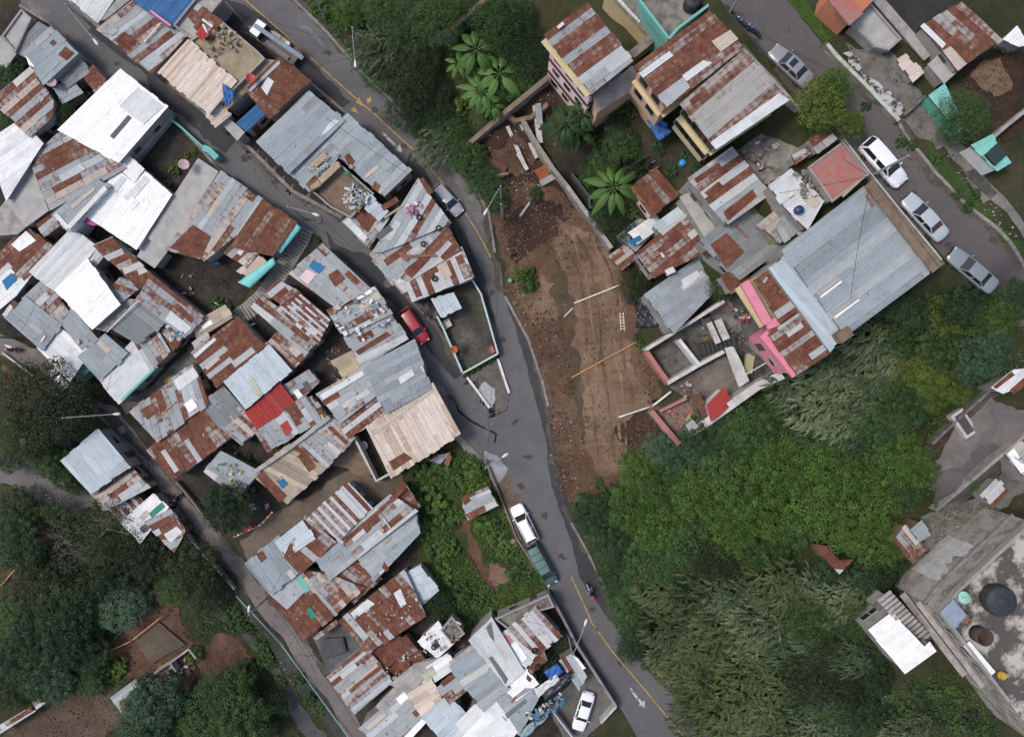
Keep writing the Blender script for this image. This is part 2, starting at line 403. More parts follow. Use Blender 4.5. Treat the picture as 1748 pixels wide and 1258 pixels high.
def wall_along(name,label,pts,h,w,mat,cap=None,cat='wall',group=None,base=0.0,posts=None):
    """free-standing wall on the ground along pixels of its TOP edge"""
    q=[G(a,b,h+base) for a,b in pts]
    loc=q[0].copy(); loc.z=g(loc.x,loc.y)
    root=thing(name,label,cat,loc,group); mb=MB()
    r=[]
    for i in range(len(q)-1):
        n=max(1,int((q[i+1]-q[i]).length/2.0))
        for k in range(n): r.append(q[i].lerp(q[i+1],k/n))
    r.append(q[-1])
    sides=[]
    for i,p in enumerate(r):
        d=(r[min(i+1,len(r)-1)]-r[max(i-1,0)]); d.z=0; d.normalize(); n=Vector((-d.y,d.x,0))*w/2; sides.append((p+n,p-n))
    n0=len(mb.v)
    for (a,b),p in zip(sides,r):
        zb=min(g(p.x,p.y),g(a.x,a.y),g(b.x,b.y))-.5
        mb.v += [tuple(a),tuple(b),(b.x,b.y,zb),(a.x,a.y,zb)]
    def addf(f): mb.f.append(f); mb.m.append(0); mb.c.append(None); mb.u.append(None); mb.u2.append(None)
    for i in range(len(r)-1):
        A=n0+4*i; B=A+4
        for k in range(4): addf((A+k,B+k,B+(k+1)%4,A+(k+1)%4))
    addf((n0,n0+1,n0+2,n0+3)); e=n0+4*(len(r)-1); addf((e+3,e+2,e+1,e))
    part('wall_body',mb,mat,root)
    if cap:
        cb=MB()
        for i in range(len(q)-1):
            d=(q[i+1]-q[i]).normalized()*.02
            cb.bar(q[i]-d+Vector((0,0,.04)),q[i+1]+d+Vector((0,0,.04)),w+.1,.09)
        part('coping',cb,cap,root)
    if posts:
        for p in q:
            pb=MB(); zb=g(p.x,p.y)-.3; pb.box((p.x,p.y,(p.z+.12+zb)/2),(w+.14,w+.14,p.z+.12-zb)); part('post',pb,mat,root)
    return root

# ------------------------------------------------------------------ corrugated roofs
ST={ # style -> list of (weight, metal colour, rust low, rust high)
 'grey':[(7,(.295,.335,.36),.0,.26),(2,(.25,.28,.305),.1,.38),(1,(.36,.385,.40),0,.15)],
 'dgrey':[(6,(.19,.205,.215),.05,.25),(3,(.24,.255,.265),.1,.35)],
 'lblue':[(8,(.47,.54,.58),0,.06),(2,(.42,.48,.52),0,.15)],
 'pale':[(8,(.60,.615,.625),0,.08),(2,(.54,.56,.57),0,.2)],
 'white':[(10,(.90,.90,.90),0,.0)],
 'white2':[(7,(.78,.785,.79),0,.06),(3,(.68,.69,.70),0,.1)],
 'rust':[(7,(.30,.27,.26),.66,.95),(3,(.35,.34,.33),.42,.65),(1,(.40,.41,.42),.1,.35)],
 'rust2':[(9,(.22,.16,.15),.85,1.0),(1,(.30,.29,.28),.5,.7)],
 'mix':[(4,(.31,.33,.345),.22,.50),(4,(.34,.31,.295),.5,.85),(1,(.42,.45,.47),.05,.25),(2,(.44,.38,.34),.3,.6)],
 'mixg':[(6,(.32,.345,.36),.12,.42),(2,(.34,.32,.31),.45,.8),(2,(.46,.485,.50),.05,.2),(1,(.42,.38,.35),.3,.5)],
 'stripe':[(1,(.50,.51,.53),.15,.42),(1,(.34,.31,.30),.48,.78)],
 'tanrust':[(5,(.36,.34,.315),.38,.6),(2,(.34,.27,.24),.55,.75),(2,(.40,.39,.37),.2,.42)],
 'blue':[(1,(.030,.115,.27),0,.0),(1,(.036,.13,.30),0,.0)],
 'red':[(5,(.33,.035,.03),0,.12),(1,(.30,.06,.05),.2,.4)],
 'tanrow':[(4,(.35,.32,.295),.44,.6),(1,(.34,.33,.31),.25,.4)],
 'tan':[(5,(.60,.50,.43),0,.2),(3,(.66,.57,.50),0,.1),(2,(.50,.38,.30),.1,.35)],
 'wood':[(5,(.40,.33,.25),0,.2),(3,(.30,.25,.2),0,.3),(2,(.48,.42,.30),0,.1)],
 'teal':[(1,(.20,.50,.45),0,.08),(1,(.22,.54,.49),0,.08)],
}
ONE={'g':(.38,.41,.43),'w':(.86,.87,.87),'l':(.62,.64,.65),'d':(.10,.105,.11),'b':(.02,.16,.34),'p':(.70,.53,.58),'t':(.17,.45,.41),'gr':(.03,.24,.16),'tan':(.50,.43,.36),
 'red':(.36,.05,.04),'pk':(.52,.22,.21),'sky':(.45,.47,.36),'dg':(.13,.17,.15),'mo':(.16,.145,.075),'c':(.36,.34,.32),'r':None}
def roof_plane(px, z0, slope, uvec=None):
    """world outline of a tilted roof plane seen at these pixels"""
    q=[P(a,b,z0) for a,b in px]; c=sum(q,Vector())/len(q)
    u=(q[1]-q[0]); u.z=0; u.normalize()
    zf=lambda x,y: z0+slope*((x-c.x)*u.x+(y-c.y)*u.y)
    out=[]
    for (a,b),p in zip(px,q):
        for _ in range(5): p=P(a,b,zf(p.x,p.y))
        out.append(p)
    return out,zf,c,u
def roof_mb(px,z0,style,slope,seed,ew=.82,patches=(),jit=1.0,lens=(1.8,2.4,2.4,3.0)):
    r=random.Random(seed); out,zf,c,u=roof_plane(px,z0,slope); v=Vector((-u.y,u.x,0)); mb=MB()
    uv=[((p-c).dot(u),(p-c).dot(v)) for p in out]
    u0=min(a for a,_ in uv); u1=max(a for a,_ in uv); v0=min(b for _,b in uv); v1=max(b for _,b in uv)
    wts=ST[style]; tot=sum(w[0] for w in wts)
    def pick():
        x=r.random()*tot
        for w in wts:
            x-=w[0]
            if x<=0: return w
        return wts[-1]
    def put(a0,a1,b0,b1,colr,dz,off,du=0.0):
        q=clip_cell([(a+du,b) for a,b in uv],a0,b0,a1,b1)
        if len(q)<3 or abs(area(q))<.01: return
        if area(q)<0: q=q[::-1]
        pts=[]
        for a,b in q:
            w=c+u*a+v*b; pts.append((w.x,w.y,zf(w.x,w.y)+dz+.018*((a-a0)/(a1-a0))))
        mb.face(pts,0,colr,[(a+off[0],b-b0+off[1]) for a,b in q],[((a-a0)/(a1-a0),(b-b0)/(b1-b0)) for a,b in q])
    b=v0-r.random()*.3; row=0
    while b<v1:
        w=ew*r.uniform(.92,1.1); du=r.uniform(-.14,.14)*jit; a=u0-r.random()*1.2; dom=pick(); k=0
        while a<u1:
            L=r.choice(lens); s=dom if (style in('stripe','blue','red') or r.random()<.74) else pick()
            if style=='stripe': s=wts[row%2] if r.random()<.8 else r.choice(wts)
            f=r.uniform(.94,1.05); colr=(*(min(.9,x*f) for x in s[1]),r.uniform(s[2],s[3]))
            if s[3]>.3 and len(wts)>2 and r.random()<.03: colr=(.50,.49,.47,r.uniform(.1,.35))
            put(a,a+L+.10,b,b+w+.05,colr,.004+.022*((row%2)+.5*(k%2))*jit+r.random()*.006*jit,(r.uniform(0,90),math.floor(r.uniform(0,90))*.19),du); a+=L; k+=1
        b+=w; row+=1
    n=0
    for pp,st in patches:   # single odd sheets laid over
        n+=1; q=[P(x,y,z0) for x,y in pp]
        for i in range(len(q)):
            for _ in range(4): q[i]=P(*pp[i],zf(q[i].x,q[i].y))
        if st in ONE and ONE[st]: colr=(*ONE[st],.12)
        else: colr=(.3,.25,.23,.93)
        la=[((p-c).dot(u),(p-c).dot(v)) for p in q]
        if area(la)<0: q=q[::-1]; la=la[::-1]
        o=(r.uniform(0,50),math.floor(r.uniform(0,50))*.19); a0=min(t[0] for t in la);a1=max(t[0] for t in la);b0=min(t[1] for t in la);b1=max(t[1] for t in la)
        mb.face([(p.x,p.y,p.z+.075+.006*n) for p in q],0,colr,[(s_+o[0],t-b0+o[1]) for s_,t in la],[((s_-a0)/(a1-a0+1e-6),(t-b0)/(b1-b0+1e-6)) for s_,t in la])
    return mb,out,zf
CONC={'conc':((.37,.35,.33),(.20,.19,.18)),'concd':((.17,.16,.145),(.08,.075,.065)),'lichen':((.24,.225,.20),(.075,.07,.06)),'mud':((.20,.15,.11),(.12,.085,.06)),'pinkred':((.36,.12,.105),(.28,.19,.17)),
 'straw':((.33,.27,.18),(.19,.15,.10)),'teal':((.14,.38,.33),(.11,.30,.27)),'red':((.31,.055,.055),(.24,.05,.05)),'tan':((.40,.33,.25),(.27,.22,.16)),'cpale':((.39,.38,.365),(.29,.28,.265)),'orange':((.48,.20,.115),(.40,.165,.095)),'deck':((.42,.395,.35),(.085,.08,.072)),'magenta':((.42,.08,.27),(.36,.07,.24)),'slate':((.105,.11,.115),(.06,.06,.065))}
WALLC={'block':((.33,.31,.29),(.21,.2,.19)),'peach':((.56,.36,.25),(.48,.31,.22)),'pink':((.80,.60,.63),(.70,.52,.55)),'hotpink':((.68,.25,.33),(.56,.19,.26)),'teal':((.17,.46,.41),(.14,.38,.34)),'yellow':((.56,.47,.27),(.48,.40,.24)),
 'white':((.66,.66,.64),(.5,.5,.48)),'wood':((.22,.16,.11),(.13,.09,.065)),'orange':((.50,.20,.11),(.42,.16,.09)),'tin':((.28,.28,.28),(.16,.12,.1)),'magenta':((.50,.10,.33),(.45,.09,.3)),'green':((.12,.40,.30),(.1,.33,.25))}
def cm(k,scale=.9):
    a,b=CONC[k]; return matte(a,b,scale,.92,.4,.32,.62,.14)
def wm(k):
    a,b=WALLC[k]; return matte(a,b,.8,.85,.25,.3,.65,.08)
FRAME=matte((.10,.08,.065),(.06,.05,.04),2)
WFR=matte((.40,.40,.40),(.3,.3,.3),2); DOORM=matte((.11,.07,.05),(.07,.045,.035),2)
HN=[0]; ROOFS=[]
def opening(root,a,b,zb,kind,t,w,h,mats=None):
    """door or window (frame + pane / leaf + handle) standing 4 cm proud of wall edge a->b"""
    a=Vector(a);b=Vector(b); d=(b-a).normalized(); n=Vector((d.y,-d.x,0)); c=a.lerp(b,t); c.z=zb+h/2; ang=math.atan2(d.y,d.x)
    m=MB(); m.box(c+n*.035,(w,.07,h),ang)
    if kind=='door':
        o=part('door',m,mats or DOORM,root); k=MB(); k.box(c+n*.09+d*(w*.36),(.05,.06,.14),ang); part('handle',k,WFR,o)
    else:
        o=part('window',m,mats or WFR,root); k=MB(); k.box(c+n*.062,(w-.14,.03,h-.14),ang); part('pane',k,GLASS,o)
def house(name,label,roofs,wall='block',cat='house',wins=True,group=None,extra=None):
    """roofs: (pixels of the roof edge, style, height above ground or ('z',abs), options)"""
    HN[0]+=1; sd=HN[0]*37
    px0=roofs[0][0]; cxp=sum(a for a,_ in px0)/len(px0); cyp=sum(b for _,b in px0)/len(px0); loc=G(cxp,cyp)
    root=thing(name,label,cat,loc,group); info=[]
    for i,rf in enumerate(roofs):
        px,style,h=rf[:3]; op=rf[3] if len(rf)>3 else {}
        grow_=op.get('grow',5.0 if (style in ST and not isinstance(h,tuple) and cat=='house') else 0)
        if grow_: 
            rev=area(px)<0; ip=inset(px,-grow_); px=ip[::-1] if rev else ip
            if rev: px=px  # same corner order as given
        mx=sum(a for a,_ in px)/len(px); my=sum(b for _,b in px)/len(px)
        if isinstance(h,tuple): z0=h[1]
        else: z0=G(mx,my,h).z
        rs=random.Random(sd+i); slope=op.get('slope',rs.uniform(-.09,.09))
        w=op.get('wall',wall); nm=op.get('name','roof')
        if style in ST:
            mb,out,zf=roof_mb(px,z0,style,slope,sd+i,op.get('w',.74),op.get('pt',()),op.get('jit',1.0),op.get('lens',(1.8,2.4,2.4,3.0)))
            ro=part(nm,mb,SHEET,root)
        else:
            slope=op.get('slope',0.0); out,zf,c,u=roof_plane(px,z0,slope)
            mb=MB(); xy=[(p.x,p.y) for p in out]
            if area(xy)<0: xy=xy[::-1]
            mb.prism([(x,y,zf(x,y)-.14) for x,y in xy],[(x,y,zf(x,y)) for x,y in xy]); ro=part(nm,mb,cm(style),root)
            if op.get('par'):
                pm=MB(); hh=op['par']; ii=inset(xy,.2)
                for k in range(len(xy)):
                    a,b=xy[k],xy[(k+1)%len(xy)]; c2,d2=ii[(k+1)%len(xy)],ii[k]; q=[a,b,c2,d2]
                    pm.prism([(x,y,zf(x,y)+.002) for x,y in q],[(x,y,zf(x,y)+hh+.0005*k) for x,y in q])
                part('parapet',pm,wm(op.get('parw',w)),root)
        ROOFS.append((px,zf,style))
        # walls under it
        xy=inset([(p.x,p.y) for p in out],op.get('eave',.16)); gz=op.get('base')
        zb=[(g(x,y) if gz is None else gz) for x,y in xy]; lo=min(zb)-.6
        mb=MB(); mb.prism([(x,y,lo) for x,y in xy],[(x,y,zf(x,y)-(.03 if style in ST else .142)) for x,y in xy]); part('wall',mb,wm(w),root)
        info.append((xy,zf,zb))
        if style in ST and op.get('beam',True):
            fb=MB(); q=[(p.x,p.y) for p in out]; ie=inset(q,.05)
            for k in range(len(ie)):
                a,b=ie[k],ie[(k+1)%len(ie)]
                fb.bar((a[0],a[1],zf(*a)-.055),(b[0],b[1],zf(*b)-.055),.07,.08)
            part('eave_beam',fb,FRAME,ro)
        if wins:
            best=None
            for k in range(len(xy)):
                a,b=xy[k],xy[(k+1)%len(xy)]; mxy=((a[0]+b[0])/2,(a[1]+b[1])/2); d=Vector((b[0]-a[0],b[1]-a[1]))
                if d.length<2.6: continue
                nrm=Vector((d.y,-d.x)).normalized(); sc=nrm.dot(Vector((-mxy[0],-mxy[1])))
                if sc>0 and (best is None or sc*d.length>best[0]): best=(sc*d.length,k)
            if best:
                k=best[1]; a,b=xy[k],xy[(k+1)%len(xy)]; zg=max(zb[k],zb[(k+1)%len(xy)])
                top=min(zf(*a),zf(*b)); n=max(1,int((top-zg)/2.7))
                if top-zg>2.2: opening(root,(*a,0),(*b,0),zg,'door',.28,.85,1.95)
                for s in range(n):
                    zz=zg+.9+s*2.7
                    if zz+1.15<top: opening(root,(*a,0),(*b,0),zz,'window',.68,1.1,1.0)
                    if s and zz+1.15<top: opening(root,(*a,0),(*b,0),zz,'window',.30,1.1,1.0)
    if extra: extra(root,info)
    return root

# ------------------------------------------------------------------ plants
LK={'bright':((.020,.052,.008),(.092,.168,.030)),'mid':((.014,.038,.010),(.066,.128,.036)),'dark':((.008,.023,.009),(.042,.082,.030)),'olive':((.010,.017,.006),(.042,.056,.022)),
 'blue':((.015,.040,.018),(.085,.150,.085)),'yellow':((.030,.058,.008),(.135,.175,.028)),'feather':((.014,.034,.010),(.22,.27,.14)),'featherg':((.010,.028,.009),(.10,.17,.075)),'feathero':((.012,.027,.007),(.135,.165,.058)),
 'banana':((.026,.07,.012),(.105,.205,.05)),'bananad':((.010,.034,.010),(.045,.095,.028))}
LM={k:leafmat('leaf_'+k,*v) for k,v in LK.items()}
BARK=matte((.13,.105,.08),(.07,.055,.04),3); BARKP=matte((.19,.18,.15),(.12,.11,.09),3)
def leafquad(mb,c,d,up,L,W,val,dry=0.0):
    d=d.normalized(); s=d.cross(up); s=s.normalized()*W/2 if s.length>1e-4 else Vector((W/2,0,0))
    mb.face([c-d*L*.5,c+s-d*L*.05,c+d*L*.5,c-s-d*L*.05],0,(val,dry,0,0))
def crown_mb(seed,shape,nl,leaf,rad=1.0,hgt=.75,clumps=34):
    r=random.Random(seed); mb=MB(); cs=[]
    for i in range(clumps):
        for _ in range(40):
            a=r.uniform(0,2*math.pi); q=math.sqrt(r.random())*(.92 if r.random()<.8 else 1.05); z=math.sqrt(max(0,1-min(1,q)**2))*r.uniform(.35,1.0)
            p=Vector((math.cos(a)*q*rad,math.sin(a)*q*rad,z*hgt))
            if all((p-c[0]).length>.2*rad for c in cs): break
        cs.append((p,r.uniform(.13,.34)*rad,r.random()))
    per=nl//clumps
    for p,cr,val in cs:
        for k in range(per):
            n=Vector((r.gauss(0,1),r.gauss(0,1),r.gauss(.55,.8))); n.normalize()
            c=p+Vector((n.x*cr,n.y*cr,n.z*cr*.75))*r.uniform(.75,1.06)
            t=Vector((r.gauss(0,1),r.gauss(0,1),r.gauss(-.1,.5))); t=t-n*t.dot(n)*.8
            if t.length<.05: continue
            nn=(n+Vector((r.gauss(0,.35),r.gauss(0,.35),.45))).normalized()
            leafquad(mb,c,t,nn,leaf*r.uniform(.7,1.3),leaf*r.uniform(.5,.8),min(1,max(0,.12+.6*val+r.gauss(0,.22))),1.0 if r.random()<.03 else 0)
    return mb,cs
def trunk_mb(seed,cs,h,rt,limbs=9,bend=.08):
    r=random.Random(seed+99); mb=MB(); top=Vector((r.uniform(-bend,bend),r.uniform(-bend,bend),h))
    mb.tube([(0,0,-.25),(top.x*.3,top.y*.3,h*.45),top],[rt*1.25,rt,rt*.7],7)
    for p,cr,_ in cs[:limbs]:
        e=Vector((p.x,p.y,p.z+h*1.0)); b=top*r.uniform(.65,1.0); m=b.lerp(e,.55)+Vector((0,0,-.04))
        mb.tube([b,m,e],[rt*.45,rt*.28,rt*.08],5)
    return mb
def branchy_mb(seed):
    r=random.Random(seed); mb=MB(); mb.tube([(0,0,-.25),(.02,.01,.5),(.0,.03,.85)],[.07,.055,.045],7)
    def go(p,d,L,rad,lv):
        pts=[p]; q=p.copy(); dd=d.copy()
        for k in range(5):
            dd=(dd+Vector((r.gauss(0,.22),r.gauss(0,.22),r.gauss(-.02,.1)))).normalized(); q=q+dd*L/5; pts.append(q.copy())
        mb.tube(pts,[rad*(1-.75*k/5) for k in range(6)],5)
        if lv<3:
            for k in range(3 if lv else 4):
                b=pts[r.randint(2,5)]; a=r.uniform(.4,1.0)*r.choice((-1,1)); c=Vector((dd.x*math.cos(a)-dd.y*math.sin(a),dd.x*math.sin(a)+dd.y*math.cos(a),r.uniform(-.05,.3))).normalized(); go(b,c,L*r.uniform(.5,.75),rad*.5,lv+1)
    for k in range(6):
        a=k*1.047+r.uniform(-.3,.3); go(Vector((0,.02,.75+r.uniform(-.1,.1))),Vector((math.cos(a),math.sin(a),.75)).normalized(),.62,.026,0)
    return mb
def plume_mb(seed,lean,nplume=120,leaf=.10,L0=.58,rad=.92,hgt=.85,sub=34):
    """crown of arching feathery plumes with narrow hanging leaves"""
    r=random.Random(seed); mb=MB(); st=MB()
    for i in range(nplume):
        a=r.uniform(0,2*math.pi); q=math.sqrt(r.random())*rad
        p=Vector((math.cos(a)*q,math.sin(a)*q,(1-q*q*.6)*hgt*r.uniform(.75,1.0)))
        dr=Vector((math.cos(a)*.35*q,math.sin(a)*.35*q,0))+lean+Vector((r.gauss(0,.5),r.gauss(0,.5),0)); dr.normalize()
        L=L0*r.uniform(.6,1.25); val=r.random(); pts=[]; k=7
        for s in range(k+1):
            t=s/k; pts.append(p+dr*L*t*(1-.18*t)+Vector((0,0,.16*L*math.sin(t*2.2)-.55*L*t*t)))
        if i%3==0: st.tube(pts,[.010*(1-.8*s/k)+.002 for s in range(k+1)],4)
        for s in range(sub):
            t=(s+r.random())/sub; x=t*k; i0=min(k-1,int(x)); c=pts[i0].lerp(pts[i0+1],x-i0); d=(pts[i0+1]-pts[i0]).normalized()
            sd=Vector((-d.y,d.x,0)).normalized()*(1 if s%2 else -1)
            dd=d*r.uniform(.6,1.0)+sd*r.uniform(.2,.85)*(1-.4*t)+Vector((0,0,r.uniform(-.25,.15)))
            ln=leaf*r.uniform(.7,1.35)*(1.1-.4*t); c=c+dd.normalized()*ln*.45
            leafquad(mb,c,dd,Vector((r.gauss(0,.3),r.gauss(0,.3),1)),ln,ln*.26,min(1,max(0,.08+.42*val+.4*t*val+r.gauss(0,.15))),0)
    return mb,st
def banana_mb(seed,n=10):
    r=random.Random(seed); mb=MB(); st=MB(); st.lathe((0,0,-.1),[(.13,0),(.11,.6),(.085,1.1),(.04,1.35)],9)
    for i in range(n):
        a=2*math.pi*i/n*1.0+r.uniform(-.28,.28)+(i%2)*.2; L=r.uniform(.72,1.05); W=r.uniform(.10,.14); up=r.uniform(.25,.75)
        d=Vector((math.cos(a),math.sin(a),0)); s=Vector((-d.y,d.x,0)); K=9; rows=[]; val=r.random()
        for k in range(K+1):
            t=k/K; c=Vector((0,0,1.28))+d*(.08+L*(t*.98-.1*t*t))+Vector((0,0,up*L*.75*t-1.05*up*L*t*t-.28*L*t*t))
            w=W*(math.sin(math.pi*min(1,max(.0,(t-.12)/.88))**.72)**.75 if t>.12 else .05)
            rows.append((c+s*w+Vector((0,0,-.35*w)),c+Vector((0,0,.006)),c-s*w+Vector((0,0,-.35*w))))
        for k in range(K):
            va=min(1,max(0,.35+.4*val+r.gauss(0,.08))); cut=.93 if r.random()<.3 else 1.0
            A,B=rows[k],rows[k+1]
            mb.face([A[0],A[1],B[1],A[0].lerp(B[0],cut)][::-1],0,(va,0,0,0)); mb.face([A[1],A[2],A[2].lerp(B[2],cut),B[1]][::-1],0,(va*.8,0,0,0))
            mb.bar(rows[k][1]+Vector((0,0,.006)),rows[k+1][1]+Vector((0,0,.006)),.016*(1-.6*k/K),.01,0,(1.1,.25,0,0))
    return mb,st
MESHES={}
def tmesh(key,fn):
    if key not in MESHES: MESHES[key]=fn()
    return MESHES[key]
def lmesh(mb,name,mat): return mb.mesh(name,mat,cname='leaf')
def plant_meshes(shape,kind,var):
    key=(shape,kind,var)
    if key in MESHES: return MESHES[key]
    bk=(shape,var)
    if bk not in MESHES:
        sd=sum(ord(c) for c in shape)*7+var*13
        if shape=='tree':
            cb,cs=crown_mb(sd,shape,8200,.06,1.0,.78,60); tb=trunk_mb(sd,cs,1.0,.055)
            for v in range(len(cb.v)): x,y,z=cb.v[v]; cb.v[v]=(x,y,z+1.0)
        elif shape=='fine':
            cb,cs=crown_mb(sd,shape,8000,.046,1.0,.62,74); tb=trunk_mb(sd,cs,1.0,.05,14)
            for v in range(len(cb.v)): x,y,z=cb.v[v]; cb.v[v]=(x,y,z+1.0)
        elif shape=='bare':
            cb,cs=crown_mb(sd,shape,4200,.045,1.0,.5,60); tb=branchy_mb(sd)
            for v in range(len(cb.v)): x,y,z=cb.v[v]; cb.v[v]=(x,y,z+.93)
        elif shape=='bush':
            cb,cs=crown_mb(sd,shape,1100,.17,1.0,.7,20); tb=trunk_mb(sd,cs,.35,.05,7)
            for v in range(len(cb.v)): x,y,z=cb.v[v]; cb.v[v]=(x,y,z+.3)
        elif shape=='plume':
            cb,tb=plume_mb(sd,Vector((-.75,-.55,0)))
            for b in (cb,tb):
                for v in range(len(b.v)): x,y,z=b.v[v]; b.v[v]=(x,y,z+1.0)
            r=random.Random(sd)
            for k in range(7):
                a=r.uniform(0,6.28); q=r.uniform(.1,.5); tb.tube([(math.cos(a)*q*.4,math.sin(a)*q*.4,-.2),(math.cos(a)*q*.8,math.sin(a)*q*.8,1.0),(math.cos(a)*q,math.sin(a)*q,1.6)],[.03,.024,.01],5)
        else: cb,tb=banana_mb(sd,9+var%3)
        MESHES[bk]=(cb,tb)
    cb,tb=MESHES[bk]
    r=(lmesh(cb,'crown_'+shape,LM[kind]), tb.mesh('trunk_'+shape,BARKP if shape=='bare' else (LM[kind] if shape=='banana' else BARK)))
    MESHES[key]=r; return r
PLANTS=[]
NAMES={'tree':('leafy_tree','trunk','crown'),'fine':('broadleaf_tree','trunk','crown'),'bare':('sparse_tree','trunk','crown'),'bush':('shrub','stem','foliage'),'plume':('bamboo_clump','stem','foliage'),'banana':('banana_plant','stem','leaves')}
def plant(shape,kind,px,py,rpx,var=0,hs=1.0,label=None,up=None,group=None,rot=None,cat=None):
    """crown centre at this pixel, crown radius in pixels"""
    r0=rpx*S; hz={'tree':1.75,'fine':1.6,'bare':1.45,'bush':.9,'plume':1.8,'banana':1.3}[shape]*r0*hs*.85
    if up: hz+=up
    c=G(px,py,hz); rad=rpx*S*(H-c.z)/H; gz=g(c.x,c.y)
    cm_,tm=plant_meshes(shape,kind,var)
    nm=NAMES[shape]; cat=cat or {'bush':'shrub','plume':'bamboo','banana':'banana plant'}.get(shape,'tree')
    root=bpy.data.objects.new(nm[0],None); COL.objects.link(root); root.location=(c.x,c.y,gz)
    root.rotation_euler=(0,0,rot if rot is not None else (RN.uniform(-.45,.45) if shape=='plume' else RN.uniform(0,6.28)))
    sz=hs*rad*RN.uniform(.9,1.1)
    if up: sz*=1+up/max(.5,hz)
    root.scale=(rad*1.04,rad*1.04,sz)
    for n,me in ((nm[1],tm),(nm[2],cm_)):
        o=bpy.data.objects.new(n,me); COL.objects.link(o); o.parent=root
    tag(root,label,cat,group); PLANTS.append((root,shape,kind,px,py,rpx)); return root
def undergrowth(name,px,kind,dens,leaf,hgt,seed,label=None,rag=.4,holes=()):
    """countless low leaves covering a patch of ground: stuff"""
    poly=rough_edge([gxy(a,b) for a,b in px],.8,rag,seed); hp=[[gxy(a,b) for a,b in h] for h in holes]
    r=random.Random(seed); mb=MB(); xs=[p[0] for p in poly]; ys=[p[1] for p in poly]
    N=int(dens*abs(area(poly))); k=0
    nb=[(r.uniform(min(xs),max(xs)),r.uniform(min(ys),max(ys)),r.uniform(.5,1.6),r.random()) for _ in range(int((max(xs)-min(xs))*(max(ys)-min(ys))*.35)+3)]
    arr=np.array(nb)
    while k<N:
        x=r.uniform(min(xs),max(xs)); y=r.uniform(min(ys),max(ys))
        if not inside(poly,x,y): continue
        k+=1
        if any(inside(h,x,y) for h in hp): continue
        d=((arr[:,0]-x)**2+(arr[:,1]-y)**2)/arr[:,2]**2; i=int(d.argmin()); m=max(0,1-d[i])
        if m<.12 and r.random()<.5: continue
        z=g(x,y)+.03+hgt*(m**.6)*r.uniform(.45,1.0)
        t=Vector((r.gauss(0,1),r.gauss(0,1),r.gauss(0,.4)))
        if t.length<.1: continue
        leafquad(mb,Vector((x,y,z)),t,Vector((r.gauss(0,.4),r.gauss(0,.4),1)),leaf*r.uniform(.6,1.4),leaf*r.uniform(.35,.7),min(1,max(0,.15+.6*nb[i][3]+r.gauss(0,.2))),1.0 if r.random()<.05 else 0)
    o=bpy.data.objects.new(name,lmesh(mb,name,LM[kind])); COL.objects.link(o); return tag(o,label,None,None,'stuff')
def litter(name,px,n,cols,smin,smax,seed,label=None):
    poly=[gxy(a,b) for a,b in px]; r=random.Random(seed); xs=[p[0] for p in poly]; ys=[p[1] for p in poly]; mb=MB(); k=0; t=0; cl=[(r.uniform(min(xs),max(xs)),r.uniform(min(ys),max(ys)),r.uniform(.4,2.2)) for _ in range(14)]
    while k<n and t<n*40:
        t+=1; x=r.uniform(min(xs),max(xs)); y=r.uniform(min(ys),max(ys))
        if r.random()<.72: c_=r.choice(cl); x=r.gauss(c_[0],c_[2]); y=r.gauss(c_[1],c_[2])
        if not inside(poly,x,y): continue
        k+=1; s=smin+(smax-smin)*r.random()**2.5; z=g(x,y)+.05; i=r.randrange(len(cols)); a=r.uniform(0,6.28)
        nn=5; bot=[(x+math.cos(a+j*6.283/nn)*s*r.uniform(.5,1)*.6,y+math.sin(a+j*6.283/nn)*s*r.uniform(.5,1)*.5,z-.05) for j in range(nn)]
        top=[(p[0]*.75+x*.25,p[1]*.75+y*.25,z+s*r.uniform(.15,.5)) for p in bot]; mb.prism(bot,top,i)
    o=solid(name,label,None,mb,[matte(c,None,3) for c in cols],kind='stuff'); return o

# ------------------------------------------------------------------ vehicles
TYRE=matte((.018,.018,.018),(.03,.03,.03),4); RIM=gloss((.35,.36,.37),.3,.3,.6); LAMPW=gloss((.75,.77,.78),.1); LAMPR=gloss((.35,.01,.01),.15); BLK=matte((.02,.02,.022),(.03,.03,.03),4,.5)
def frame_of(rear,front,wide=1.7):
    a=G(*rear,.75); b=G(*front,.75); L=math.hypot(b.x-a.x,b.y-a.y); c=(a+b)/2
    x=Vector((b.x-a.x,b.y-a.y,0)).normalized(); y=Vector((-x.y,x.x,0))
    def gz(p): return g(p.x,p.y)+.055
    f=gz(c+x*L*.3); r=gz(c-x*L*.3); l=gz(c+y*.7); q=gz(c-y*.7)
    X=(x*L*.6+Vector((0,0,f-r))).normalized(); Y=(y*1.4+Vector((0,0,l-q))); Z=X.cross(Y).normalized(); Y=Z.cross(X)
    M=Matrix((X,Y,Z)).transposed().to_4x4(); M.translation=Vector((c.x,c.y,max((f+r)/2,(l+q)/2)))
    return M,L
VT={ # hood end, windscreen top, roof end, tail glass end (fractions from front), roof height, belt height, width
 'sedan':(.27,.40,.68,.81,1.40,.90,1.70),'hatch':(.24,.40,.88,.965,1.46,.93,1.66),'suv':(.25,.39,.90,.985,1.72,1.05,1.78),'van':(.16,.33,.93,.985,1.75,1.05,1.76)}
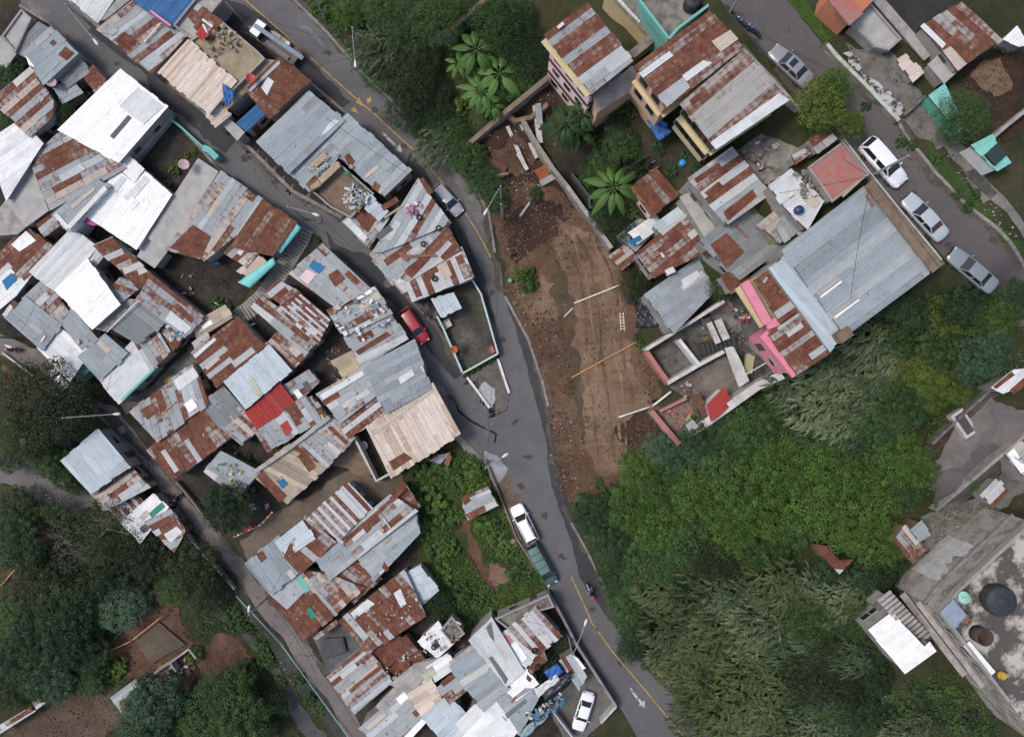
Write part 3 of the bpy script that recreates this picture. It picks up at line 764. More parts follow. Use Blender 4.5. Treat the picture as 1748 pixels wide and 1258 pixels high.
def car(kind,colr,rear,front,label,group='cars parked along the streets',roofc=None,rails=None,sunroof=False,crossbars=False,rearstuff=None,name='parked_car',cat='car'):
    global ORG
    M,L=frame_of(rear,front); h1,h2,h3,h4,zr,zb,W=VT[kind]; w=W/2
    root=bpy.data.objects.new(name,None); COL.objects.link(root); root.matrix_world=M; tag(root,label,cat,group); ORG=Vector((0,0,0))
    pm=gloss(colr,.16); rm=gloss(roofc,.16) if roofc else pm
    X=lambda f: L*(.5-f)
    mb=MB() # lower body lofted along its length
    stn=[(0,.62,.40,.62),(.012,.80,.30,.70),(.05,.93,.24,zb-.17),(.14,.985,.2,zb-.10),(h1,1,.2,zb-.02),(.5,1,.2,zb),(h4-.02,.99,.2,zb+.02),(.93,.95,.22,zb-.0 if kind=='sedan' else zb+.02),(.985,.86,.28,zb-.1),(1.0,.74,.36,zb-.22)]
    ring=[]
    for f,ww,z0,z1 in stn:
        hw=w*ww; x=X(f); zc=z1+(.035 if f<h1+.02 or kind=='sedan' else .02)
        half=[(hw*.86,z0),(hw*.97,z0+.14),(hw,z0+(z1-z0)*.55),(hw*.965,z1-.06),(hw*.86,z1),(hw*.45,zc)]
        ring.append([(x,y,z) for y,z in half]+[(x,0,zc+.012)]+[(x,-y,z) for y,z in reversed(half)])
    n0=len(mb.v); K=len(ring[0])
    for rg in ring: mb.v+=rg
    def addf(f): mb.f.append(f); mb.m.append(0); mb.c.append(None); mb.u.append(None); mb.u2.append(None)
    for i in range(len(ring)-1):
        for k in range(K): addf((n0+i*K+k,n0+i*K+(k+1)%K,n0+(i+1)*K+(k+1)%K,n0+(i+1)*K+k))
    addf(tuple(n0+k for k in range(K))); addf(tuple(n0+(len(ring)-1)*K+k for k in reversed(range(K))))
    part('body',mb,pm,root,True)
    # cabin
    bw=w*.93; tw=w*.74; F0,F1,R1,R0=X(h1-.005),X(h2),X(h3),X(h4)
    c=MB(); B=[(F0,-bw*.94,zb-.03),(F0,bw*.94,zb-.03),(R0,bw*.93,zb-.01),(R0,-bw*.93,zb-.01)]; T=[(F1,-tw*.94,zr-.03),(F1,tw*.94,zr-.03),(R1,tw*.96,zr-.04),(R1,-tw*.96,zr-.04)]
    c.prism(B,T); part('cabin',c,pm,root)
    rf=MB(); nx,ny=6,6; gridp=[]
    for i in range(nx+1):
        t=i/nx; x=F1+.05+(R1-.03-F1-.05)*t
        for j in range(ny+1):
            s=j/ny*2-1; wid=(tw*.985)*(1-.05*(abs(t-.5)*2)**3); gridp.append((x,s*wid,zr+.045*(1-s*s)*(1-.5*(2*t-1)**2)-.028*(2*t-1)**4-.022*s**4))
    n0=len(rf.v); rf.v+=gridp
    for i in range(nx):
        for j in range(ny):
            a=n0+i*(ny+1)+j; rf.f.append((a,a+1,a+ny+2,a+ny+1)); rf.m.append(0); rf.c.append(None); rf.u.append(None); rf.u2.append(None)
    ro=part('roof',rf,rm,root,True)
    def pane(nm,q,ins=.1,mat=GLASS,off=.012):
        q=[Vector(p) for p in q]; m=sum(q,Vector())/4; n=(q[1]-q[0]).cross(q[3]-q[0]).normalized(); 
        if n.dot(m-Vector((0,0,zb)))<0: n=-n
        i=[p.lerp(m,ins) for p in q]; e=MB(); e.prism([p-n*.01 for p in i],[p+n*off for p in i]); return part(nm,e,mat,root)
    pane('windshield',(B[0],B[1],T[1],T[0]),.07); pane('rear_window',(B[2],B[3],T[3],T[2]),.12,rearstuff or GLASS)
    for s in (0,1):
        a,b,cc,d=(B[1],B[2],T[2],T[1]) if s else (B[3],B[0],T[0],T[3]); a,b,cc,d=Vector(a),Vector(b),Vector(cc),Vector(d)
        for u0,u1 in ((.03,.48),(.52,.97)):
            pane('side_window',(a.lerp(b,u0),a.lerp(b,u1),d.lerp(cc,u1),d.lerp(cc,u0)),.09)
        sg=1 if s else -1
        m=MB(); m.box((X(h1+.045),sg*(w+.085),zb+.07),(.10,.19,.13)); part('side_mirror',m,pm,root)
        m=MB(); m.box((X(.018),sg*w*.58,zb-.24),(.12,w*.34,.13),sg*-.28); part('headlight',m,LAMPW,root)
        m=MB(); m.box((X(.987),sg*w*.66,zb-.14),(.08,w*.26,.18),sg*.15); part('taillight',m,LAMPR,root)
        for f in (.175,.80):
            m=MB(); m.lathe((X(f),sg*(w-.17),.31),[(.2,0),(.305,.0),(.315,.03),(.315,.15),(.30,.185),(.2,.185)],18,axis=(0,sg,0)); o=part('wheel',m,TYRE,root)
            m=MB(); m.lathe((X(f),sg*(w-.17),.31),[(.2,.17),(.195,.19),(.06,.175),(.05,.195)],14,axis=(0,sg,0)); part('rim',m,RIM,o)
        if rails:
            m=MB(); m.tube([(F1-.25,sg*tw*.86,zr+.03),(F1-.35,sg*tw*.86,zr+.075),(R1+.3,sg*tw*.86,zr+.07),(R1+.2,sg*tw*.86,zr+.02)],.022,6); part('roof_rail',m,BLK,root)
    m=MB(); m.box((X(-.004),0,.42),(.06,w*1.35,.16)); part('front_bumper',m,BLK,root)
    m=MB(); m.box((X(1.004),0,.45),(.06,w*1.4,.16)); part('rear_bumper',m,BLK if kind!='sedan' else pm,root)
    for k in range(2):  # panel gaps along bonnet
        pass
    if sunroof:
        m=MB(); m.box((X(h2+.10),0,zr+.045),(.55,.8,.02)); part('sunroof',m,GLASS,root)
    if crossbars:
        for f in (.22,.5,.76):
            m=MB(); x=F1+(R1-F1)*f; m.bar((x,-tw*.95,zr+.06),(x,tw*.95,zr+.06),.06,.035); part('roof_bar',m,BLK,root)
    return root
def person_mb(joints,rad):
    pass
def skin_body(name,verts,edges,radii,mat,parent,sub=2):
    """one continuous figure grown over a skeleton"""
    me=bpy.data.meshes.new(name); me.from_pydata(verts,edges,[]); me.materials.append(mat)
    o=bpy.data.objects.new(name,me); COL.objects.link(o); o.parent=parent
    md=o.modifiers.new('skin','SKIN'); md.use_smooth_shade=True
    for v,r in zip(me.skin_vertices[0].data,radii): v.radius=(r,r)
    me.skin_vertices[0].data[0].use_root=True
    s=o.modifiers.new('sub','SUBSURF'); s.levels=sub; s.render_levels=sub
    return o
def moto(colr,rear,front,label,rider=None,helmet=None,cargo=None,group='motorcycles',lamp=False):
    global ORG
    M,L=frame_of(rear,front); L=max(1.75,min(2.1,L)); root=bpy.data.objects.new('motorcycle',None); COL.objects.link(root); root.matrix_world=M; tag(root,label,'motorcycle',group); ORG=Vector((0,0,0))
    pm=gloss(colr,.2); k=L/2
    for x in (k*.68,-k*.68):
        m=MB(); m.torus((x,0,.30),.25,.055,20,8,0,(0,1,0)); o=part('wheel',m,TYRE,root)
        m=MB(); m.lathe((x,-.03,.30),[(.2,0),(.2,.02),(.05,.03),(.05,.06)],14,axis=(0,1,0)); part('rim',m,RIM,o)
    m=MB(); m.tube([(-k*.68,0,.3),(-.1,0,.42),(.32,0,.62),(.5,0,.86)],.045,8); m.tube([(-.55,0,.68),(.1,0,.62),(.42,0,.78)],.04,8); m.box((0,0,.40),(.38,.26,.28)); part('frame',m,BLK,root)
    m=MB(); m.tube([(k*.68,.07,.3),(.5,.07,.9)],.028,6); m.tube([(k*.68,-.07,.3),(.5,-.07,.9)],.028,6); part('fork',m,RIM,root)
    m=MB(); m.tube([(-.02,0,.80),(.12,0,.83),(.3,0,.83),(.44,0,.78)],[.09,.15,.165,.09],10); part('tank',m,pm,root,True)
    m=MB(); m.tube([(-.68,0,.80),(-.45,0,.79),(-.15,0,.76),(.0,0,.78)],[.09,.14,.13,.08],8); part('seat',m,BLK,root,True)
    m=MB(); m.tube([(.36,.38,.98),(.48,.2,1.0),(.5,0,.96),(.48,-.2,1.0),(.36,-.38,.98)],.02,6); part('handlebar',m,BLK,root)
    m=MB(); m.tube([(k*.44,0,.58),(k*.68,0,.66),(k*.95,0,.56)],[.06,.085,.06],8); part('front_fender',m,pm,root,True)
    m=MB(); m.tube([(-k*.5,0,.66),(-k*.8,0,.66),(-k*1.0,0,.55)],[.08,.1,.06],8); part('rear_fender',m,pm,root,True)
    m=MB(); m.lathe((.55,0,.86),[(.05,0),(.10,.06),(.10,.09),(.02,.11)],12,axis=(1,0,.1)); part('headlight',m,LAMPW,root)
    if cargo:
        m=MB(); m.box((-.78,0,.92),(.36,.42,.3)); part('top_box',m,gloss(cargo,.3),root)
    return root,M
# ================================================================== SETTING: terrain, roads, yards
def make_terrain():
    mb=MB(); nx,ny=len(GX),len(GY)
    for j in range(ny):
        for i in range(nx): mb.v.append((GX[i],GY[j],float(GZ[j,i])))
    for j in range(ny-1):
        for i in range(nx-1):
            a=j*nx+i
            for t in ((a,a+1,a+nx+1),(a,a+nx+1,a+nx)): mb.f.append(t); mb.m.append(0); mb.c.append(None); mb.u.append(None); mb.u2.append(None)
    m=dirtmat('soil',[(.30,(.016,.022,.010)),(.44,(.028,.036,.014)),(.54,(.045,.046,.023)),(.66,(.07,.058,.038)),(.8,(.11,.09,.068))],.5,.2)
    solid('ground',None,None,mb,m,kind='structure',smooth=True)
make_terrain()
ASP=asphalt('asphalt',(.112,.110,.112),(.085,.083,.087),.3); ASPD=asphalt('new_and_shaded_asphalt',(.040,.040,.044),(.029,.030,.033),.0); ASPU=asphalt('old_asphalt',(.098,.088,.086),(.078,.071,.071),.5); ASPL=asphalt('alley_surface',(.15,.132,.124),(.105,.094,.089),.7)
mainL=[(360,-20),(425,50),(520,138),(595,202),(695,292),(735,338),(772,385),(806,470),(822,500),(851,603),(870,672),(866,700)]
junc=[(846,712),(834,698),(792,640),(752,560),(692,502),(629,424),(585,374),(500,330),(455,285),(410,240),(350,195),(258,121),(165,46),(100,-20),(30,-20),(36,8),(84,38),(128,82),(188,136),(225,160),(282,186),(345,252),(378,292),(450,345),(505,380),(542,402),(564,428),(628,488),(664,520),(694,575),(738,660),(784,742),(822,788)]
mainR=[(836,800),(868,858),(876,900),(905,950),(936,1000),(985,1087),(1050,1192),(1100,1280),(1235,1280),(1180,1215),(1098,1124),(1060,1060),(1030,1008),(998,940),(972,892),(955,832),(944,790),(936,756),(932,694),(922,652),(898,580),(860,504),(856,464),(842,432),(832,364),(798,304),(742,240),(700,213),(620,130),(560,62),(480,-20)]
ground_patch('road',mainL+junc+mainR,ASP,.05,.08)
# fresh dark asphalt, and house shade painted along the main road's left edge
ground_patch('road_patch_and_shade',[(858,500),(866,500),(900,575),(925,650),(938,700),(948,770),(968,850),(1000,935),(1020,990),(1062,1060),(1102,1124),(1180,1212),(1172,1218),(1120,1160),(1064,1090),(1020,1030),(990,985),(975,930),(958,880),(940,830),(932,760),(915,690),(900,630),(880,560)],ASPD,.066,.14,seed=3)
ground_patch('road_patch_and_shade',[(556,392),(572,416),(600,428),(622,430),(640,440),(684,500),(748,562),(788,640),(776,648),(735,600),(700,560),(668,516),(640,495),(620,470),(580,440),(566,428)],ASPD,.066,.14,seed=5)
ground_patch('road_patch_and_shade',[(380,-5),(420,10),(470,46),(545,120),(600,176),(580,188),(520,138),(425,50)],ASPD,.064,.2,seed=6)  # shade of the houses beside the truck, painted as a dark strip
ground_patch('road_patch_and_shade',[(240,112),(280,140),(340,190),(400,238),(385,262),(330,216),(260,160)],ASPD,.064,.3,seed=7)
ground_patch('road_patch_and_shade',[(160,44),(200,72),(258,120),(250,128),(190,86),(150,52)],ASPD,.063,.15,seed=8)
ground_patch('road_patch_and_shade',[(700,260),(736,310),(775,365),(812,440),(840,520),(846,560),(826,508),(806,470),(772,386),(735,338),(690,288)],ASPD,.064,.2,seed=9)  # dark strip painted for the strip houses' shade left of the hatchback
ground_patch('road_crack',[(774,678),(784,700),(800,714),(820,726),(840,736),(848,740),(846,756),(843,756),(845,742),(818,729),(798,717),(782,703)],matte((.014,.014,.015),None,3),.07,.06,seed=4)
# pale dusty shoulders on the main road and the gravelly junction
DUST=dirtmat('road_dust',[(.35,(.10,.095,.09)),(.5,(.15,.14,.13)),(.65,(.20,.185,.165))],.9,.6)
ground_patch('road_shoulder',[(756,258),(800,305),(830,362),(842,430),(838,436),(818,392),(790,330),(768,290)],matte((.165,.16,.16),(.10,.097,.098),.7),.064,.3,seed=12)
ground_patch('road_shoulder',[(826,770),(850,776),(868,800),(866,824),(846,838),(838,812)],matte((.30,.30,.31),(.2,.2,.205),.7),.068,.2,seed=13)
ground_patch('road_shoulder',[(848,832),(868,800),(876,830),(894,852),(880,866),(868,880),(856,856)],dirtmat('roadside_dirt',[(.35,(.07,.05,.04)),(.5,(.12,.09,.07)),(.65,(.19,.16,.13))],.9,.9),.07,.3,seed=14)
ground_patch('road_shoulder',[(505,40),(540,60),(556,80),(528,62)],matte((.2,.195,.19),(.12,.115,.11),.8),.064,.4,seed=15)
ground_patch('road_shoulder',[(46,6),(70,8),(86,24),(78,30),(52,18)],matte((.19,.185,.18),(.11,.1,.1),.8),.064,.4,seed=16)
# upper street and lower alley
ground_patch('upper_street',[(1215,-20),(1248,30),(1320,112),(1348,146),(1395,196),(1440,238),(1490,300),(1550,372),(1612,446),(1660,492),(1740,560),(1790,540),(1790,505),(1745,452),(1640,340),(1592,290),(1560,252),(1530,204),(1480,150),(1430,102),(1400,72),(1330,-20)],ASPU,.05,.12)
ground_patch('road_patch_and_shade',[(1296,90),(1318,106),(1290,72),(1262,40),(1244,10),(1236,8),(1256,44)],ASPD,.064,.15,seed=17)
ground_patch('alley',[(-20,560),(30,582),(70,604),(120,650),(165,684),(198,694),(232,742),(296,816),(346,876),(425,966),(460,1014),(522,1090),(566,1158),(622,1246),(650,1290),(605,1290),(545,1180),(486,1092),(420,1010),(345,912),(300,858),(222,764),(180,722),(158,702),(80,640),(-20,596)],ASPL,.05,.1)
ground_patch('alley_patch',[(160,690),(205,712),(232,746),(262,780),(256,790),(206,742),(180,716)],ASPD,.064,.2,seed=21)
# stair lane between the turquoise awnings and the houses
STEP=matte((.30,.28,.255),(.15,.14,.125),1.1)
lane=[(522,390),(512,412),(494,440),(470,478),(448,508),(425,530),(398,548),(368,562),(344,578),(330,600),(300,640),(272,672),(238,704)]
mbl=band_mb(lane[:7],2.1,.07); solid('stair_path',None,None,mbl,STEP,kind='structure')
ground_patch('lane',[(a,b) for a,b in [(400,540),(370,556),(340,572),(318,600),(270,650),(205,690),(215,706),(282,672),(332,622),(352,600),(380,580),(410,556)]],cm('concd'),.045,.15)
sm=MB()
for i in range(len(lane[:7])-1):
    a=Vector(gxy(*lane[i])); b=Vector(gxy(*lane[i+1])); n=max(2,int((b-a).length/.36)); d=(b-a).normalized(); pr=Vector((-d.y,d.x))
    for k in range(n):
        p=a.lerp(b,(k+.5)/n); z=max(g(p.x+pr.x,p.y+pr.y),g(p.x-pr.x,p.y-pr.y))+.1; sm.box((p.x,p.y,z-.04),(.2,2.0+RN.uniform(-.2,.1),.16),math.atan2(d.y,d.x))
solid('stair_steps',None,None,sm,matte((.36,.34,.31),(.2,.19,.17),1.4),kind='structure')
# dirt lot
D1=dirtmat('bare_earth',[(.30,(.040,.022,.016)),(.42,(.074,.042,.029)),(.52,(.108,.064,.044)),(.62,(.15,.098,.068)),(.75,(.20,.148,.108))],.4,.5)
D2=dirtmat('graded_earth',[(.34,(.070,.042,.027)),(.44,(.120,.076,.049)),(.53,(.165,.110,.073)),(.64,(.215,.152,.105)),(.76,(.275,.21,.15))],.3,.15,.35,math.radians(6))
D3=dirtmat('dark_earth',[(.3,(.018,.011,.009)),(.45,(.038,.022,.017)),(.6,(.062,.037,.027))],.6,.3)
D4=dirtmat('mossy_earth',[(.32,(.034,.026,.016)),(.46,(.064,.048,.030)),(.6,(.098,.070,.047)),(.75,(.13,.10,.07))],.5,.1)
ground_patch('dirt_lot',[(840,372),(858,340),(890,318),(930,312),(962,326),(1000,372),(1046,430),(1072,470),(1090,545),(1100,595),(1124,655),(1128,700),(1150,748),(1108,782),(1060,800),(1045,842),(995,850),(960,872),(950,800),(938,756),(934,694),(924,650),(900,580),(862,504),(858,464)],D1,.04,.5)
ground_patch('dirt_lot',[(946,380),(1010,400),(1048,452),(1068,500),(1082,560),(1102,620),(1122,672),(1112,720),(1090,764),(1050,806),(1020,808),(1000,770),(994,700),(984,640),(978,570),(970,500),(952,440)],D2,.056,.6,seed=31)
ground_patch('dirt_lot',[(872,378),(905,352),(940,338),(975,372),(950,400),(900,440),(866,450)],D3,.054,.8,seed=32)
ground_patch('dirt_lot',[(956,450),(972,480),(978,520),(965,560),(985,600),(992,650),(996,720),(1000,770),(985,760),(972,690),(958,640),(962,590),(948,560),(944,520),(938,480)],D4,.058,.6,seed=33)
ground_patch('dirt_lot',[(1050,500),(1072,480),(1092,560),(1104,620),(1126,670),(1112,690),(1088,640),(1070,580)],D1,.0575,.6,seed=37)
ground_patch('dirt_lot',[(1056,720),(1100,690),(1128,700),(1150,748),(1100,780),(1070,792)],D3,.058,.8,seed=34)
ground_patch('dirt_lot',[(870,470),(930,470),(960,500),(955,545),(905,560),(880,520)],D2,.056,.6,seed=35)
ground_patch('dirt_lot',[(905,575),(955,560),(975,600),(960,660),(985,700),(990,760),(960,760),(940,700),(925,640)],D1,.06,.6,seed=36)
for k,(pts,w_) in enumerate((([(985,400),(1008,450),(1020,520),(1026,600),(1036,680),(1046,740),(1050,790)],.3),([(1010,402),(1030,450),(1044,520),(1050,600),(1062,680),(1070,730),(1066,775)],.3),([(968,410),(990,470),(998,540),(1004,620),(1012,700),(1020,780)],.25),([(1000,398),(1022,450),(1034,520),(1040,600),(1050,680),(1060,750)],.2),([(1020,420),(1046,470),(1058,540),(1066,620),(1080,690)],.25),([(975,400),(998,460),(1010,540),(1016,620),(1026,700),(1036,790)],.2))):
    q=ribbon([(a,b) for a,b in pts],w_); q=rough_edge(q,.35,.2,300+k); solid('wheel_track',None,None,drape_mb(q,.063),dirtmat('rut_earth_%d'%(k%2),[(.35,(.06,.037,.024)),(.5,(.110,.071,.047)),(.65,(.17,.116,.08))] if k%2==0 else [(.35,(.13,.085,.056)),(.5,(.18,.125,.086)),(.65,(.24,.178,.128))],.9,.2),kind='structure',smooth=True)
# green plot with a footpath
G1=dirtmat('weedy_earth',[(.3,(.018,.024,.009)),(.45,(.034,.044,.015)),(.6,(.060,.058,.028)),(.75,(.11,.085,.058))],.5,.1)
ground_patch('green_plot',[(690,832),(742,782),(790,762),(826,790),(858,860),(880,920),(906,955),(935,1000),(836,1066),(776,1080),(718,1010),(714,905),(696,880)],G1,.04,.5)
ground_patch('footpath',[(786,890),(800,884),(810,920),(826,960),(850,1000),(846,1010),(818,980),(800,940)],D1,.055,.5,seed=38)
ground_patch('footpath',[(840,960),(868,962),(872,990),(846,1000),(828,990)],D2,.057,.5,seed=39)
ground_patch('back_yard',[(412,926),(446,890),(520,850),(600,800),(640,815),(684,806),(690,834),(640,862),(618,850),(594,830),(540,876),(480,912),(424,960)],dirtmat('trodden_earth',[(.32,(.060,.046,.036)),(.46,(.105,.083,.066)),(.58,(.15,.122,.098)),(.72,(.20,.17,.145))],.4,.2),.045,.25)
ground_patch('triangle_garden',[(776,498),(803,476),(820,505),(847,604),(792,636),(760,562)],dirtmat('garden_soil',[(.3,(.020,.021,.016)),(.44,(.045,.044,.034)),(.55,(.085,.078,.066)),(.7,(.20,.19,.17))],.45,.1),.045,.1)
ground_patch('triangle_yard',[(794,644),(850,612),(870,672),(866,700),(846,712),(834,698)],dirtmat('gritty_earth',[(.3,(.05,.045,.04)),(.45,(.10,.09,.08)),(.6,(.16,.145,.13)),(.75,(.24,.225,.205))],.8,.6),.05,.2)
ground_patch('gravel_heap',[(814,668),(828,652),(842,664),(846,684),(840,698),(832,694)],matte((.40,.42,.43),(.27,.285,.295),4,.95,.8),.09,.25,seed=41)
# yards on the east side
ground_patch('concrete_yard',[(1240,265),(1300,228),(1352,250),(1376,262),(1330,306),(1312,318),(1268,300)],cm('lichen'),.10,.3)
ground_patch('street_verge',[(1330,-20),(1345,0),(1402,72),(1420,70),(1370,0),(1360,-20)],dirtmat('verge_green',[(.3,(.02,.04,.008)),(.5,(.04,.085,.016)),(.7,(.07,.12,.03))],1.2,.0),.08,.2)
ground_patch('street_verge',[(1584,240),(1604,256),(1650,320),(1700,380),(1760,444),(1760,470),(1740,450),(1640,342),(1592,292)],dirtmat('verge_green2',[(.3,(.02,.035,.01)),(.5,(.04,.07,.018)),(.7,(.08,.085,.045))],1.2,.2),.08,.25)
ground_patch('mossy_yard',[(1440,80),(1520,90),(1560,150),(1580,170),(1630,232),(1600,256),(1560,230),(1500,170)],cm('concd'),.10,.3)
ground_patch('rubble_strip',[(1436,96),(1452,90),(1480,126),(1500,148),(1542,192),(1530,202),(1496,168),(1466,136)],matte((.42,.41,.42),(.05,.048,.045),1.6,.95,.7,.46,.56),.16,.35,seed=44)
ground_patch('mossy_yard',[(1584,178),(1632,235),(1650,262),(1700,330),(1680,345),(1640,290),(1600,236),(1566,200)],cm('concd'),.11,.2,seed=45)
ground_patch('garden_path',[(1646,296),(1668,286),(1760,410),(1760,440)],matte((.20,.19,.175),(.11,.105,.095),1),.11,.1)
ground_patch('dirt_mound',[(1650,130),(1676,108),(1704,100),(1724,130),(1722,152),(1696,166),(1668,148)],D2,.16,.3,seed=46)
ground_patch('garden_soil',[(1640,120),(1700,88),(1770,110),(1770,200),(1710,245),(1650,170)],D3,.09,.3,seed=47)
ground_patch('back_plot',[(1510,0),(1600,-15),(1632,8),(1570,46),(1560,62)],matte((.035,.035,.036),(.02,.02,.02),.7),.1,.2)
ground_patch('wet_yard',[(1588,796),(1624,740),(1690,680),(1770,706),(1770,740),(1690,820),(1636,868),(1598,872)],matte((.16,.145,.14),(.085,.075,.07),.35,.6),.09,.25)
ground_patch('earth_bank',[(1556,768),(1600,744),(1690,668),(1770,606),(1770,640),(1690,690),(1610,760),(1580,790)],dirtmat('bank_earth',[(.3,(.03,.024,.017)),(.45,(.062,.050,.036)),(.6,(.105,.088,.068)),(.75,(.15,.135,.115))],.5,.0,.3,math.radians(-40)),.06,.3)
ground_patch('muddy_pool',[(1588,836),(1604,806),(1640,798),(1660,770),(1700,760),(1690,800),(1640,850),(1598,868)],matte((.105,.10,.10),(.085,.08,.08),.3,.35),.10,.4,seed=49)
ground_patch('ivy_plot',[(1570,880),(1610,872),(1665,850),(1720,800),(1770,760),(1770,830),(1690,880),(1600,960),(1570,950)],cm('concd'),.05,.3,seed=50)
ground_patch('parking_yard',[(934,1206),(975,1165),(1004,1120),(1022,1146),(1052,1204),(1022,1238),(985,1275),(965,1265)],dirtmat('yard_concrete',[(.3,(.05,.048,.045)),(.45,(.11,.105,.10)),(.58,(.17,.165,.16)),(.72,(.23,.22,.21))],.4,.1),.05,.15)
ground_patch('back_plot',[(536,1092),(575,1052),(600,1075),(628,1110),(566,1158)],cm('slate'),.05,.2,seed=51)
ground_patch('side_yard',[(560,790),(604,746),(640,815),(600,805)],cm('mud'),.05,.2,seed=52)
# ravine: bare earth, stream, drain
ground_patch('ravine_earth',[(-10,1262),(40,1225),(130,1165),(190,1165),(230,1200),(200,1240),(150,1280),(-10,1280)],dirtmat('washed_earth',[(.3,(.034,.022,.015)),(.45,(.072,.050,.035)),(.58,(.115,.085,.063)),(.75,(.17,.135,.105))],.35,.1,.22,math.radians(-50)),.05,.4)
ground_patch('ravine_earth',[(180,1120),(205,1080),(250,1010),(290,1000),(310,1040),(320,1080),(335,1120),(345,1160),(320,1190),(270,1195),(230,1190),(205,1150)],D1,.045,.5,seed=54)
ground_patch('earth_platform',[(232,1090),(270,1058),(318,1098),(262,1132)],dirtmat('packed_earth',[(.3,(.055,.042,.030)),(.5,(.10,.08,.058)),(.7,(.16,.135,.10))],.5,.1),.3,.15)
ground_patch('ravine_earth',[(330,1100),(380,1082),(412,1086),(432,1130),(425,1160),(380,1150),(350,1195),(330,1180)],D1,.045,.5,seed=55)
ground_patch('ravine_earth',[(440,1205),(455,1215),(480,1262),(465,1270)],D1,.045,.4,seed=56)
ground_patch('ravine_earth',[(-10,830),(30,830),(90,890),(120,930),(80,960),(60,1000),(-10,1010)],D4,.05,.5,seed=57)
ground_patch('ravine_earth',[(6,622),(30,640),(80,655),(60,690),(6,700)],D1,.05,.3,seed=58)
def water_mat():
    m,nt,b=newmat('stagnant_water'); co=objco(nt,True); n=noise(nt,co,.6,4,.6)
    nt.links.new(ramp(nt,n,[(.3,(.055,.054,.057)),(.7,(.085,.083,.085))]),b.inputs['Base Color']); b.inputs['Roughness'].default_value=.4; b.inputs['Specular IOR Level'].default_value=.2
    bump(nt,b,noise(nt,co,5,3,.6),.06,.02); return m
WAT=water_mat()
ground_patch('pond',[(-10,775),(40,770),(62,765),(100,800),(140,828),(160,850),(158,866),(125,882),(105,878),(60,848),(20,826),(-10,830)],WAT,.07,.4)
ground_patch('stream',[(368,1052),(392,1044),(420,1076),(446,1100),(480,1140),(500,1172),(518,1205),(548,1248),(575,1285),(528,1285),(505,1225),(476,1170),(452,1122),(430,1100),(412,1078)],WAT,.07,.3)
ground_patch('pond',[(298,952),(320,948),(336,966),(318,976),(302,968)],WAT,.12,.2)
litter('floating_rubbish',[(50,820),(80,806),(130,850),(120,872),(80,850)],70,[(.55,.55,.54),(.2,.17,.15),(.1,.1,.1),(.35,.3,.28)],.1,.45,61)
ground_patch('alley_gutter',[(330,900),(345,912),(420,1012),(486,1094),(545,1182),(605,1290),(596,1290),(520,1165),(470,1090),(410,1012)],dirtmat('mossy_gutter',[(.3,(.02,.02,.012)),(.5,(.045,.042,.027)),(.7,(.08,.075,.055))],.8,.2),.06,.15)
ground_patch('drain_channel',[(395,1000),(410,1008),(480,1088),(560,1195),(612,1290),(585,1290),(530,1200),(470,1118),(440,1072),(405,1026)],matte((.055,.055,.05),(.03,.03,.027),.8),.075,.15,seed=62)
# painted markings
YEL=matte((.42,.27,.075),(.20,.15,.08),1.4,.8,.2,.36,.5); WHT=matte((.52,.52,.51),(.16,.16,.16),2.2,.8,.2,.42,.55)
for i,pts in enumerate(([(402,-12),(420,2),(500,72),(560,126),(600,162),(660,214),(708,258),(756,313),(790,358),(815,396),(838,440)],[(975,984),(992,1020),(1010,1062),(1046,1112),(1090,1164),(1130,1212),(1172,1262)])):
    solid('road_marking',None,None,band_mb(pts,.14,.078),YEL,kind='structure')
def mark(px,m): ground_patch('road_marking',px,m,.076,.0)
mark([(605,182),(612,195),(598,189)],YEL); mark([(608,176),(613,166),(621,183)],YEL); mark([(626,170),(633,166),(635,172),(628,178)],YEL)
for (ax,ay),(bx,by) in (((652,226),(688,262)),((1075,1174),(1102,1208))):
    dx,dy=bx-ax,by-ay; l=math.hypot(dx,dy); ux,uy=dx/l,dy/l; nx_,ny_=-uy,ux
    q=lambda s,t:(ax+ux*s+nx_*t,ay+uy*s+ny_*t)
    mark([q(0,-2.2),q(l*.72,-2.2),q(l*.72,-6.5),q(l,0),q(l*.72,6.5),q(l*.72,2.2),q(0,2.2)],WHT)
# kerbs and pavements
KER=matte((.26,.245,.225),(.13,.12,.11),1.6)
def kerb(pts,w=.28,h=.14,name='kerb'):
    mb=band_mb(pts,w,h); low=band_mb(pts,w,-.2)
    top=list(mb.f); tv=list(mb.v); lv=list(low.v)
    for f in top:
        for i in range(4):
            mb.face([tv[f[i]],tv[f[(i+1)%4]],lv[f[(i+1)%4]],lv[f[i]]])
    solid(name,None,None,mb,KER,kind='structure')
kerb([(490,-12),(560,58),(620,126),(702,210),(745,238),(800,302),(834,362),(845,432)])
kerb([(862,506),(902,580),(926,652),(936,694)],.3,.12)
kerb([(975,892),(1001,938),(1034,1008),(1064,1060),(1100,1120),(1150,1180)],.26,.12)
kerb([(34,10),(84,40),(128,84),(186,136)],.3,.16)
kerb([(283,190),(346,256),(378,296),(450,350),(505,386)],.35,.16)
kerb([(102,-14),(166,44),(259,119),(351,193),(411,238),(456,283),(500,327),(584,372)],.4,.18)
kerb([(426,46),(521,134),(596,198)],.3,.16)
kerb([(1436,112),(1480,156),(1532,208),(1562,254),(1594,294),(1642,344),(1748,456)],.25,.16)
kerb([(868,866),(884,914),(908,960),(938,1004)],.3,.15)
KER2=cm('concd')
ground_patch('pavement',[(694,575),(712,590),(730,640),(756,660),(784,740),(824,786),(812,792),(775,745),(738,662)],matte((.26,.24,.21),(.12,.11,.095),.8),.085,.1,seed=70)
